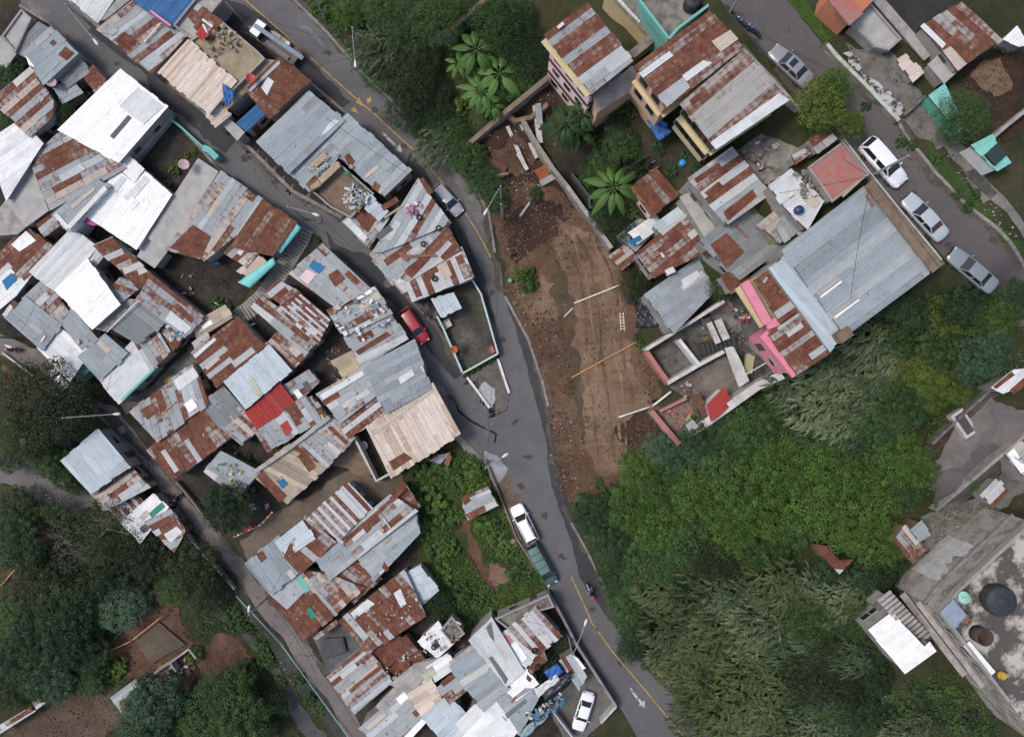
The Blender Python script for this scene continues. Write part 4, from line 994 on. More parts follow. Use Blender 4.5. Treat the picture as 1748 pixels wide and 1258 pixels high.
ground_patch('pavement',[(1440,240),(1490,302),(1612,450),(1604,456),(1484,312),(1432,248)],matte((.17,.165,.155),(.08,.078,.07),.8),.09,.05,seed=71)
ground_patch('pavement',[(1268,76),(1350,166),(1340,172),(1262,84)],matte((.18,.175,.165),(.09,.085,.08),.8),.09,.05,seed=72)
ground_patch('pavement',[(20,585),(72,598),(124,646),(112,652),(60,612),(16,596)],matte((.2,.185,.17),(.11,.1,.09),.8),.08,.05,seed=73)
EDGE=dirtmat('edge_dirt',[(.32,(.045,.038,.031)),(.5,(.085,.072,.060)),(.7,(.15,.132,.112))],1.1,.4)
for k,(pts,w_) in enumerate((([(500,-8),(558,52),(618,124),(698,208)],.7),([(744,242),(796,302),(830,366),(840,436),(858,500)],.8),([(902,585),(924,655),(936,720),(942,790)],.6),([(960,862),(976,900),(1000,944),(1032,1010),(1062,1064),(1098,1124)],.6),([(430,52),(520,136),(596,200)],.5),([(288,188),(348,254),(380,296),(452,350),(500,384)],.6),([(110,-8),(166,46),(258,122),(350,196),(412,242),(456,288),(500,332),(582,376)],.5),([(700,505),(750,566),(785,632)],.5),([(668,526),(696,580),(736,660),(780,740)],.7),([(870,868),(900,950),(934,1004),(985,1092),(1048,1192)],.5),([(1322,116),(1350,150),(1396,198),(1442,240)],.7),([(1404,78),(1434,108),(1484,158),(1534,210),(1592,296),(1640,350),(1742,462)],.7),([(70,608),(120,656),(166,688)],.6),([(232,748),(296,820),(346,880),(424,970),(520,1094),(564,1160)],.4),([(224,768),(300,862),(346,915),(420,1012)],.5))):
    solid('road_edge_dirt',None,None,drape_mb(rough_edge(ribbon(pts,w_),.35,.34,400+k),.0665),EDGE,kind='structure',smooth=True)
STAIN=matte((.045,.043,.044),(.07,.068,.07),2); rs_=random.Random(5)
for k,(a,b) in enumerate(((560,90),(640,190),(690,250),(760,330),(838,500),(858,580),(880,720),(900,780),(890,830),(930,880),(960,950),(1010,1040),(1060,1130),(420,270),(470,310),(340,210),(200,110),(610,450),(720,580),(770,680),(1400,150),(1500,240),(1560,330),(1460,200),(1620,420),(150,670),(300,850))):
    n=9; q=[(a+math.cos(j*6.283/n)*rs_.uniform(3,10),b+math.sin(j*6.283/n)*rs_.uniform(2,8)) for j in range(n)]; ground_patch('road_stain',q,STAIN,.0695,.1,seed=500+k)
# trodden ground between the houses, colour darkened to stand for shade in the gaps
YARD=dirtmat('yard_ground',[(.3,(.014,.012,.011)),(.44,(.027,.024,.021)),(.56,(.050,.044,.038)),(.74,(.115,.10,.088))],.7,.3)
for k,q in enumerate(([(36,10),(84,38),(128,82),(225,160),(345,252),(378,292),(450,345),(505,380),(440,480),(330,600),(230,700),(165,684),(100,632),(30,580),(-20,560),(-20,10)],[(505,400),(540,404),(628,488),(664,520),(694,575),(738,660),(784,742),(700,800),(600,805),(420,926),(346,876),(232,742),(215,700),(330,610),(400,545),(470,480)],[(100,-20),(165,46),(258,121),(410,240),(500,330),(584,374),(629,424),(692,502),(740,556),(803,472),(772,385),(735,338),(695,292),(595,202),(520,138),(425,50),(360,-20)],[(425,966),(520,890),(640,850),(690,830),(730,1010),(775,1082),(840,1060),(936,1010),(985,1087),(1050,1192),(1000,1280),(640,1290),(566,1158),(520,1090)],[(110,787),(167,738),(320,900),(296,936),(240,925)])): ground_patch('yard_ground',q,YARD,.028,.1,seed=100+k)
ground_patch('courtyard_floor',[(1103,600),(1170,560),(1236,518),(1290,505),(1312,560),(1330,640),(1290,658),(1236,604),(1142,656)],matte((.13,.125,.115),(.045,.042,.036),.5,.9,.4,.4,.6),.09,.1,seed=120)
ground_patch('courtyard_floor',[(1142,660),(1190,632),(1236,606),(1286,656),(1214,712),(1176,740),(1160,756),(1114,704),(1170,680)],matte((.17,.15,.13),(.07,.062,.05),.5),.09,.1,seed=121)
ground_patch('terrace_tiles',[(1130,704),(1172,684),(1190,712),(1150,738)],matte((.26,.11,.085),(.17,.14,.12),.8,.9,.4,.42,.58),.12,.08,seed=122)
ground_patch('courtyard_floor',[(1212,528),(1240,512),(1268,548),(1248,566),(1226,560)],matte((.24,.215,.205),(.11,.10,.095),.6),.11,.25,seed=123)
# litter, rubble
ground_patch('ruin_ground',[(848,300),(806,250),(866,198),(938,138),(964,192),(906,212),(946,292),(1000,364),(960,330),(925,312),(890,322),(862,330)],D3,.05,.4,seed=140)
ground_patch('ruin_ground',[(858,290),(840,262),(880,232),(900,240),(905,280),(885,300)],D1,.058,.5,seed=141)
ground_patch('yard_ground',[(960,200),(1010,200),(1090,180),(1140,200),(1215,262),(1240,300),(1190,310),(1130,290),(1080,325),(1100,430),(1060,430),(1010,360),(950,285)],dirtmat('damp_yard',[(.3,(.014,.015,.010)),(.46,(.028,.028,.018)),(.6,(.052,.047,.033)),(.76,(.10,.09,.072))],.5,.2),.05,.3,seed=142)
litter('rubble',[(812,252),(866,204),(936,142),(955,200),(940,290),(880,310)],260,[(.16,.10,.07),(.10,.06,.045),(.40,.37,.33),(.22,.16,.11)],.06,.32,143)
litter('rubble',[(850,400),(870,380),(905,420),(905,470),(875,480),(858,450)],420,[(.23,.16,.11),(.16,.11,.08),(.34,.28,.22)],.05,.28,81)
litter('rubble',[(880,300),(930,300),(990,350),(980,420),(900,420),(850,370)],420,[(.2,.13,.09),(.14,.085,.06),(.36,.31,.26)],.05,.26,82)
litter('rubble',[(935,690),(985,700),(1000,790),(980,850),(955,860),(940,780)],420,[(.2,.14,.1),(.13,.085,.06),(.4,.36,.32)],.05,.28,83)
litter('rubble',[(990,430),(1110,620),(1120,740),(1040,800),(960,640)],260,[(.2,.15,.1),(.14,.1,.07)],.04,.18,84)
CLOD=[(.095,.058,.040),(.125,.08,.055),(.075,.045,.031),(.15,.105,.075)]
litter('earth_clods',[(850,380),(930,320),(1000,380),(960,480),(985,700),(990,800),(955,860),(935,690),(900,570),(862,480)],1500,CLOD,.08,.5,180)
litter('earth_clods',[(985,380),(1050,440),(1095,560),(1125,660),(1140,745),(1050,800),(1005,790),(985,600),(955,430)],900,CLOD,.06,.32,181)
litter('earth_clods',[(1080,560),(1125,660),(1150,745),(1110,780),(1060,770),(1100,690)],400,CLOD,.1,.45,182)
litter('earth_clods',[(0,1240),(60,1215),(140,1165),(200,1170),(230,1200),(190,1258),(0,1258)],420,CLOD,.08,.4,183)
litter('earth_clods',[(200,1110),(250,1020),(300,1010),(335,1120),(420,1090),(425,1150),(330,1190),(230,1190)],500,CLOD,.08,.4,184)
litter('roots',[(870,470),(960,470),(985,700),(935,700)],160,[(.2,.15,.11),(.13,.09,.06)],.15,.6,185)
litter('rubble',[(850,360),(890,270),(935,250),(945,300),(900,330)],260,[(.26,.16,.11),(.15,.09,.06),(.42,.38,.34)],.05,.3,85)
litter('loose_rubbish',[(425,1060),(480,1120),(560,1220),(530,1230),(460,1140)],200,[(.6,.6,.6),(.3,.28,.26),(.5,.45,.35),(.12,.12,.12)],.05,.22,86)
litter('loose_rubbish',[(80,715),(140,700),(160,720),(130,760),(90,760)],120,[(.5,.5,.52),(.12,.12,.13),(.25,.2,.18),(.1,.15,.3)],.08,.4,87)
litter('loose_rubbish',[(1590,240),(1620,262),(1740,410),(1700,395)],90,[(.6,.6,.58),(.3,.3,.28)],.05,.22,88)
litter('loose_rubbish',[(100,100),(150,100),(190,140),(160,165),(110,150)],150,[(.3,.28,.26),(.14,.12,.1),(.45,.43,.4),(.2,.08,.06)],.08,.45,89)
litter('loose_rubbish',[(1570,960),(1600,900),(1650,880),(1640,900),(1600,960)],70,[(.3,.28,.26),(.14,.12,.1),(.45,.43,.4)],.08,.3,90)
litter('loose_rubbish',[(350,1090),(420,1090),(430,1150),(360,1160)],80,[(.45,.43,.4),(.2,.14,.1)],.04,.16,91)
litter('loose_rubbish',[(10,900),(90,900),(100,960),(20,960)],90,[(.5,.48,.45),(.2,.14,.1),(.3,.2,.12)],.05,.22,92)
# ================================================================== HOUSES
# ---- strip between the two streets, top to bottom
house('house','small pale grey sheet roof house cut off by the top edge beside the left street',[([(166,34),(196,-10),(150,-40),(112,-10)],'pale',2.8)],'block')
house('house','bare grey concrete slab roof between the pale sheet roof and the long rusty roof',[([(164,37),(206,-8),(232,-8),(180,34)],'conc',2.9)],'block')
house('house','long house under alternating rust and grey sheets below the blue roof',[([(172,50),(230,4),(264,27),(294,48),(312,62),(258,121)],'mix',3.0,{'slope':-.05,'lens':(3.0,3.6,4.2),'pt':[([(196,70),(212,55),(236,70),(214,86)],'r'),([(184,58),(196,48),(202,54),(190,64)],'g')]})],'block')
def trim_blue(root,info):
    xy,zf,zb=info[0]; m=MB(); a=P(258,20,zf(0,0)); pts=[P(258,20,6.2),P(292,45,6.2)]; m.bar(pts[0],pts[1],.22,.3); part('fascia',m,wm('hotpink'),root)
house('house','house with a bright blue ribbed metal roof at the top edge',[([(292,44),(334,-6),(292,-44),(224,-6)],'blue',3.4,{'w':.6})],'block',extra=trim_blue)
house('house','flat concrete terrace house with loose rusty sheets right of the blue roof',[([(298,47),(334,2),(352,-10),(385,0),(360,30),(332,72)],'cpale',3.3,{'par':.45}),([(326,28),(338,14),(352,26),(340,42)],'rust',3.8,{'name':'loose_roof'}),([(336,46),(352,22),(374,38),(358,62)],'rust',3.9,{'name':'loose_roof','pt':[([(338,52),(346,44),(354,56),(345,66)],'red')]})],'block')
house('house','unfinished house under pale timber boards with an open straw coloured deck',[([(276,124),(322,74),(398,140),(356,190)],'tan',4.0,{'w':.35,'slope':.03}),([(324,72),(378,36),(440,88),(454,102),(380,176),(356,108)],'straw',3.7,{'par':.3}),([(360,150),(446,100),(474,104),(424,154),(388,188)],'straw',3.4,{'name':'deck'}),([(352,184),(362,176),(418,226),(405,241)],'cpale',2.6,{'name':'ledge'}),([(356,196),(376,182),(388,196),(368,212)],'tan',3.3,{'w':.3,'name':'porch_roof'})],'block',wins=False)
house('house','house with a dark red ribbed roof beside the flatbed truck',[([(476,104),(523,138),(461,197),(425,156)],'rust2',3.6,{'w':.7,'slope':-.06,'pt':[([(446,150),(458,132),(468,140),(456,164)],'l'),([(424,155),(476,104),(479,109),(428,158)],'g')]}),([(410,211),(446,178),(452,190),(420,219)],'blue',2.7,{'name':'porch_roof','w':.4})],'block')
house('house','wide plain blue grey sheet roof house spanning between both streets',[([(443,243),(527,162),(583,206),(493,291)],'grey',3.3,{'slope':-.04,'lens':(6,7),'pt':[([(560,214),(572,204),(580,208),(546,236)],'l')]})],'block')
house('house','grey sheet roof house on the inside of the bend above the white arrow',[([(655,330),(695,292),(593,200),(549,237)],'grey',3.2,{'slope':.05,'lens':(3.6,5,6),'pt':[([(588,268),(596,262),(606,276),(598,290)],'r'),([(622,300),(644,282),(648,287),(626,305)],'tan'),([(634,322),(640,310),(650,318),(644,328)],'r')]})],'block')
house('house','grey roof house with an open roof deck full of buckets and scrap',[([(493,289),(546,238),(578,262),(527,322)],'grey',3.0,{'slope':.02,'pt':[([(522,316),(540,296),(546,300),(528,322)],'r'),([(520,262),(536,250),(540,256),(524,266)],'r')]}),([(528,324),(576,276),(640,332),(600,374),(566,356)],'mud',2.5,{'par':.5,'name':'deck'}),([(616,340),(626,332),(656,362),(646,372)],'lblue',3.2,{'name':'porch_roof'})],'block')
house('house','long patchwork of rusty and grey sheets on the strip opposite the silver hatchback',[
 ([(585,378),(622,346),(664,373),(628,424)],'mix',2.7,{'grow':1,'pt':[([(600,366),(614,352),(644,372),(628,398)],'r'),([(586,380),(596,372),(628,406),(622,414)],'l')]}),
 ([(634,432),(714,303),(770,383),(650,432)],'mixg',3.1,{'grow':0,'slope':.03,'pt':[([(650,352),(676,336),(682,344),(655,360)],'r'),([(640,402),(664,384),(672,392),(648,410)],'d'),([(716,308),(722,303),(740,328),(732,334)],'r')]}),
 ([(676,478),(764,386),(788,427),(700,480)],'rust',2.9,{'grow':0,'slope':.03,'jit':.7}),
 ([(634,434),(676,404),(760,388),(672,480)],'mixg',2.8,{'slope':.02})],'block')
house('house','striped rust and grey end roof above the walled triangle garden',[([(786,428),(804,471),(703,510),(674,480)],'stripe',2.9,{'slope':-.05,'pt':[([(674,480),(786,428),(789,433),(677,487)],'l'),([(744,452),(760,444),(772,470),(756,478)],'tan')]})],'block')
house('shed','small pale blue metal roofed shed in the corner of the walled triangle garden',[([(774,498),(788,525),(753,543),(735,510)],'lblue',2.2,{'w':.5})],'block',cat='shed')
# ---- block left of the left street
house('house','pale square tiled concrete roof in the top left corner',[([(4,64),(38,17),(56,33),(28,92)],'cpale',2.9,{'par':.25}),([(-20,40),(4,66),(28,92),(10,118),(-20,100)],'cpale',2.6)],'block')
house('house','grey patched sheet roof house with one square rust patch near the top left corner',[([(44,92),(86,52),(127,92),(75,139)],'grey',3.2,{'pt':[([(85,74),(92,68),(98,75),(91,80)],'r'),([(44,95),(52,103),(60,116),(50,112)],'w'),([(100,95),(112,80),(127,92),(114,104)],'r')]}),([(28,86),(66,44),(82,54),(42,94)],'dgrey',2.7)],'block')
house('house','rusty roof house at the left edge with a grid of bare battens on top',[([(4,160),(50,122),(88,174),(86,198),(52,228),(2,180)],'mix',3.0,{'slope':.04,'lens':(3,3.6)})],'block')
house('house','large bright white roof house with a dark slot of skylight beside the left street',[([(106,221),(206,124),(280,183),(201,273)],'white',3.0,{'slope':.02,'w':1.0,'lens':(7,9),'jit':.4,'pt':[([(204,182),(236,150),(279,183),(246,213)],'l'),([(188,233),(219,197),(225,202),(194,238)],'d')]})],'block')
house('house','white sheet roof house touching the left edge under the rusty roof',[([(-20,246),(34,210),(68,246),(12,333)],'white2',3.6,{'slope':.02,'jit':.5,'lens':(5,6)})],'block')
house('house','grey and rust patchwork roof between the two bright white houses',[([(86,354),(206,288),(112,222),(56,274)],'mix',3.2,{'slope':-.03,'lens':(2.4,3.0,3.6)})],'block')
house('house','flat grey concrete block roof below the white roof at the left edge',[([(8,344),(60,276),(94,352),(44,388)],'cpale',2.9),([(-20,380),(8,344),(44,388),(30,400),(-20,404)],'conc',2.6)],'block')
def parap(root,info):
    m=MB(); z=info[0][1](0,0)+.0
    for k,(a,b) in enumerate((((96,366),(118,390)),((118,390),(182,321)))): m.bar(P(*a,4.6+.004*k),P(*b,4.6+.004*k),.5,.5)
    part('parapet',m,wm('white'),root)
house('house','narrow house with a white parapet and tan tiles on its grey roof',[([(96,366),(168,310),(182,320),(118,391)],'grey',3.6,{'pt':[([(120,352),(160,320),(164,324),(124,358)],'tan')]})],'white',extra=parap)
house('house','big ribbed white roof house above the pink balcony',[([(152,367),(196,300),(246,296),(288,333),(232,420)],'white',3.0,{'slope':.01,'w':.75,'lens':(6,8),'jit':.4,'pt':[([(212,338),(246,300),(256,308),(222,348)],'l'),([(190,320),(208,300),(216,306),(198,330)],'l'),([(214,350),(226,336),(238,346),(226,360)],'w')]}),([(200,282),(212,268),(240,290),(228,306)],'white2',2.7,{'name':'porch_roof'})],'white')
house('house','little pink painted balcony extension under the ribbed white roof',[([(142,381),(154,368),(171,381),(160,386)],'magenta',3.0,{'wall':'magenta'})],'magenta',wins=False)
house('house','long flat grey concrete roof stepping down from the left street',[([(338,270),(373,293),(284,432),(250,405)],'cpale',2.6),([(250,405),(284,432),(264,458),(234,438)],'cpale',2.3,{'name':'lower_slab'})],'block')
house('house','rust and grey striped roof house left of the plain dark red roof',[([(289,424),(377,299),(447,346),(398,402),(348,440)],'mix',2.9,{'slope':-.03,'lens':(3,3.6,4.2),'pt':[([(403,401),(440,342),(448,347),(410,404)],'g'),([(289,424),(330,384),(360,404),(345,440)],'r')]})],'block')
house('house','plain dark red rusted roof house beside the turquoise awnings',[([(400,418),(449,347),(501,381),(463,432)],'rust2',2.8,{'w':.7,'slope':-.03}),([(383,425),(415,398),(446,422),(420,452)],'mix',2.4,{'name':'lower_roof','pt':[([(405,432),(418,416),(424,420),(411,437)],'l')]}),([(412,462),(440,440),(452,452),(428,472)],'tan',2.2,{'name':'porch_roof'})],'block')
house('house','light grey finely ribbed roof house with dark mildew on one edge',[([(56,464),(124,394),(161,422),(100,496)],'pale',3.0,{'w':.45,'lens':(7,9),'jit':.4,'slope':.02})],'block')
house('house','rusty red roof house at the left edge with white boards laid on it',[([(-20,455),(44,392),(90,426),(58,458),(-10,520)],'rust',2.9,{'pt':[([(20,418),(45,394),(62,411),(34,430)],'w')]}),([(-12,490),(46,441),(62,452),(24,502),(-10,530)],'white2',3.0,{'pt':[([(4,480),(20,466),(30,478),(12,496)],'b')]})],'block')
house('house','wide grey ribbed sheet roof above the pinkish white roof on the alley',[([(44,512),(100,556),(71,592),(12,540)],'grey',3.0,{'w':.7,'pt':[([(4,538),(22,512),(28,518),(12,540)],'l'),([(18,518),(26,512),(32,520),(24,528)],'r')]})],'block')
house('house','narrow rusted lean-to roof strip beside the bright white middle roof',[([(46,508),(76,480),(112,532),(100,556)],'mix',2.6)],'block')
house('house','bright white roof house in the middle of the left block',[([(100,495),(149,448),(200,519),(158,556)],'white',3.6,{'slope':.02,'w':.9,'lens':(6,7),'jit':.5})],'block')
house('house','pinkish white roof house with a red gutter on the lower alley',[([(100,562),(147,602),(119,645),(70,594)],'white2',3.2,{'w':.9,'lens':(6,7),'jit':.4,'slope':.0})],'block',extra=lambda r,i:(lambda m:(m.bar(P(70,595,2.0),P(119,646,2.0),.2,.2),part('gutter',m,cm('pinkred'),r)))(MB()))
house('house','rusty framed roof around a dark light well',[([(168,420),(190,410),(256,472),(238,488)],'rust',2.9),([(206,478),(236,488),(206,512),(190,496)],'mix',2.8),([(150,446),(168,421),(178,430),(160,452)],'mixg',2.9)],'block')
house('house','small weathered grey roof tucked under the bright white middle roof',[([(122,533),(166,584),(148,601),(104,545)],'grey',2.7)],'block')
house('house','dark grey ribbed roof house in the middle of the left block',[([(238,512),(282,547),(235,582),(190,556)],'dgrey',3.0,{'w':.5,'lens':(6,7)}),([(160,560),(210,508),(236,512),(190,556),(178,566)],'conc',2.6,{'name':'slab'})],'block')
house('house','rust and pale striped roof at the right end of the left block',[([(258,474),(342,541),(315,571),(238,510)],'mix',2.9,{'lens':(2.4,3.6),'pt':[([(282,546),(292,530),(328,560),(316,571)],'l'),([(296,522),(304,518),(332,545),(326,552)],'r')]})],'block')
house('house','low rusty roof with scrap on it beside the narrow lane',[([(262,560),(286,600),(258,626),(234,584)],'mix',2.6),([(286,548),(310,572),(290,600),(276,574)],'rust',2.3,{'name':'porch_roof'})],'block')
house('house','large grey to pale sheet roof house with a turquoise gutter over the lane',[([(180,576),(212,604),(172,645),(140,610)],'grey',3.2,{'pt':[([(166,586),(172,580),(190,598),(184,604)],'tan')]}),([(172,645),(226,588),(262,627),(203,684)],'pale',3.0,{'lens':(3.6,5),'jit':.6})],'block',extra=lambda r,i:(lambda m:(m.bar(P(205,686,2.4),P(264,629,2.4),.3,.35),part('gutter',m,wm('teal'),r)))(MB()))
house('house','small turquoise walled hut next to the pinkish white roof',[([(130,641),(146,620),(150,628),(136,644)],'teal',2.4)],'teal',wins=False)
# ---- middle block between lane and left street
house('house','long mixed rust and grey roof along the narrow lane with a pole lying on it',[([(329,625),(351,688),(268,748),(228,703)],'mix',2.9,{'lens':(2.4,3.0),'pt':[([(314,690),(328,680),(338,694),(324,704)],'w'),([(240,700),(260,688),(272,702),(252,716)],'r'),([(296,650),(330,626),(340,642),(306,668)],'l')]})],'block')
house('house','rust red roof house at the corner of the lane and the lower alley',[([(352,691),(388,746),(296,812),(256,768)],'rust',2.8,{'lens':(3.0,3.6)})],'block')
house('house','rust red roof house left of the pale ribbed roof',[([(332,603),(406,546),(446,590),(372,655)],'rust',3.0,{'lens':(3.0,3.6),'w':.7,'pt':[([(350,626),(372,608),(376,613),(354,632)],'tan'),([(330,606),(366,576),(370,580),(334,612)],'l')]})],'block')
house('house','pale ribbed roof house with a row of yellowed skylight sheets',[([(459,594),(492,632),(420,692),(388,652)],'lblue',3.3,{'w':.6,'lens':(7,8),'jit':.5,'pt':[([(424,647),(430,643),(448,672),(441,677)],'sky')]})],'block')
house('house','bright red painted roof house below the pale ribbed roof',[([(474,656),(498,687),(440,727),(425,706)],'red',2.9,{'w':.5,'lens':(4,5)})],'block')
house('house','grey roof house with a palm growing through it',[([(380,664),(412,700),(378,728),(350,690)],'dgrey',2.7)],'block')
house('house','small rust roofed house below the palm',[([(408,700),(439,728),(411,753),(380,727)],'mix',2.7,{'w':.6})],'block')
house('house','grey patchwork roof with a small red sheet below the bright red roof',[([(520,680),(543,714),(458,766),(436,731)],'mixg',2.8,{'pt':[([(478,726),(490,717),(500,734),(488,744)],'red'),([(484,690),(494,684),(516,722),(506,728)],'r')]})],'block')
house('house','roof of checkered rust and grey sheets below the stair lane',[([(504,500),(558,546),(541,580),(478,527)],'stripe',2.9,{'w':.3,'lens':(.5,.7,.9)}),([(447,510),(541,580),(520,600),(436,524)],'mixg',2.7),([(460,498),(478,484),(506,500),(486,520)],'rust',2.6,{'name':'porch_roof'})],'block')
house('house','mixed rust roof house with plank ends beside the dark inner yard',[([(482,566),(523,602),(492,633),(455,593)],'mix',2.7,{'pt':[([(492,596),(500,588),(516,602),(506,610)],'tan')]})],'block')
house('house','weathered grey roof with one blue and one pink sheet',[([(550,422),(624,491),(577,522),(500,467)],'mixg',2.9,{'pt':[([(535,444),(556,456),(545,468),(527,455)],'b'),([(525,460),(541,468),(526,486),(510,474)],'p'),([(560,470),(576,460),(590,476),(572,490)],'r')]})],'block')
house('house','pale grey roof covered with white scraps above the left street near the red car',[([(558,530),(640,489),(668,536),(588,574)],'mixg',3.0,{'grow':1,'slope':.02,'pt':[([(612,522),(646,500),(652,506),(618,532)],'tan'),([(606,506),(638,490),(642,495),(610,514)],'w')]}),([(588,576),(668,537),(697,578),(618,627)],'mixg',2.9,{'grow':1,'slope':.02,'pt':[([(606,600),(660,566),(668,572),(612,606)],'r')]})],'block')
house('house','large grey patchwork roof above the pale boarded roof',[([(546,674),(628,627),(650,664),(582,716)],'mixg',3.2,{'pt':[([(546,674),(618,632),(622,640),(552,682)],'l'),([(592,692),(604,680),(610,688),(598,700)],'g')]}),([(628,627),(706,585),(731,662),(660,700)],'grey',3.3,{'pt':[([(680,645),(704,630),(708,640),(684,656)],'l')]}),([(582,716),(650,664),(664,700),(596,742)],'stripe',3.0,{'w':.7})],'block')
house('house','house under pale pinkish boards at the junction with a walled concrete yard',[([(738,661),(781,740),(669,809),(630,729)],'tan',3.4,{'w':.5,'lens':(3,3.6),'slope':-.02,'pt':[([(664,788),(690,772),(704,782),(672,803)],'r'),([(634,735),(738,662),(741,668),(638,742)],'tan')]})],'block')
house('house','row of narrow rust and grey roofs under the long concrete ridge wall',[([(570,720),(601,748),(557,792),(500,762)],'mix',2.6,{'w':.5}),([(494,762),(556,795),(490,854),(436,810)],'wood',2.5,{'w':.5,'pt':[([(434,808),(448,802),(490,846),(478,858)],'r'),([(508,778),(520,770),(540,796),(528,806)],'r'),([(474,822),(484,816),(492,826),(482,834)],'b')]})],'wood')
house('house','low grey roof littered with pots at the lower alley',[([(378,775),(437,806),(404,844),(354,804)],'grey',2.5,{'pt':[([(390,818),(398,812),(412,836),(404,843)],'tan')]})],'wood')
# ---- lower rows
house('house','grey ribbed end roof at the lower alley with a bare pale sheet',[([(475,920),(510,972),(462,1010),(424,962)],'grey',2.8,{'w':.7,'pt':[([(438,946),(448,938),(456,952),(446,960)],'r')]}),([(476,925),(516,894),(532,918),(490,946)],'lblue',3.0)],'block')
house('house','rust and white striped roof beside the trodden back yard',[([(594,829),(629,866),(580,917),(531,884)],'stripe',2.9,{'w':.45,'lens':(6,7)}),([(524,888),(568,926),(513,974),(490,950)],'rust',2.8)],'block')
house('house','broad grey roof of the lower row with a white pole lying on it',[([(582,918),(668,848),(706,872),(612,946)],'mixg',2.9,{'pt':[([(584,922),(668,850),(676,840),(688,832),(690,838),(590,928)],'r'),([(618,898),(626,892),(634,902),(626,910)],'r')]}),([(668,848),(688,830),(712,864),(706,872)],'rust',2.8)],'block')
house('house','grey roof edge of the lower row beside the dark gully',[([(612,948),(706,876),(712,908),(640,985)],'grey',2.6,{'pt':[([(652,968),(656,958),(664,970),(660,976)],'r')]}),([(542,952),(582,922),(610,948),(564,984)],'grey',2.7)],'block')
house('house','rusty roof with a green sheet and a turquoise strip at the lower alley',[([(459,1013),(520,1086),(572,1044),(512,976)],'rust',2.6,{'pt':[([(459,1013),(512,976),(530,1000),(490,1040)],'g'),([(523,1040),(530,1035),(540,1050),(532,1058)],'gr'),([(504,986),(512,978),(530,1006),(522,1012)],'t')]}),([(512,976),(572,1044),(614,1004),(562,984)],'mix',2.5)],'block')
house('house','wide rust red roof strewn with stones below the dark gully',[([(584,1060),(628,1110),(722,1050),(690,980)],'rust',2.7,{'slope':.02,'pt':[([(598,1046),(628,1022),(640,1030),(606,1056)],'l'),([(672,1012),(684,1004),(694,1030),(684,1036)],'l')]}),([(626,1104),(668,1076),(692,1108),(648,1144)],'rust2',2.3)],'block')
house('house','rust and silver striped roof standing alone on the lower alley',[([(564,1156),(624,1107),(664,1163),(606,1212)],'mix',2.6,{'w':.5,'lens':(2.4,3.6)})],'block')
house('shed','thin rusty lean-to strip above the slate floored yard',[([(535,1087),(574,1056),(580,1063),(541,1092)],'rust',2.2)],'wood',cat='shed',wins=False)
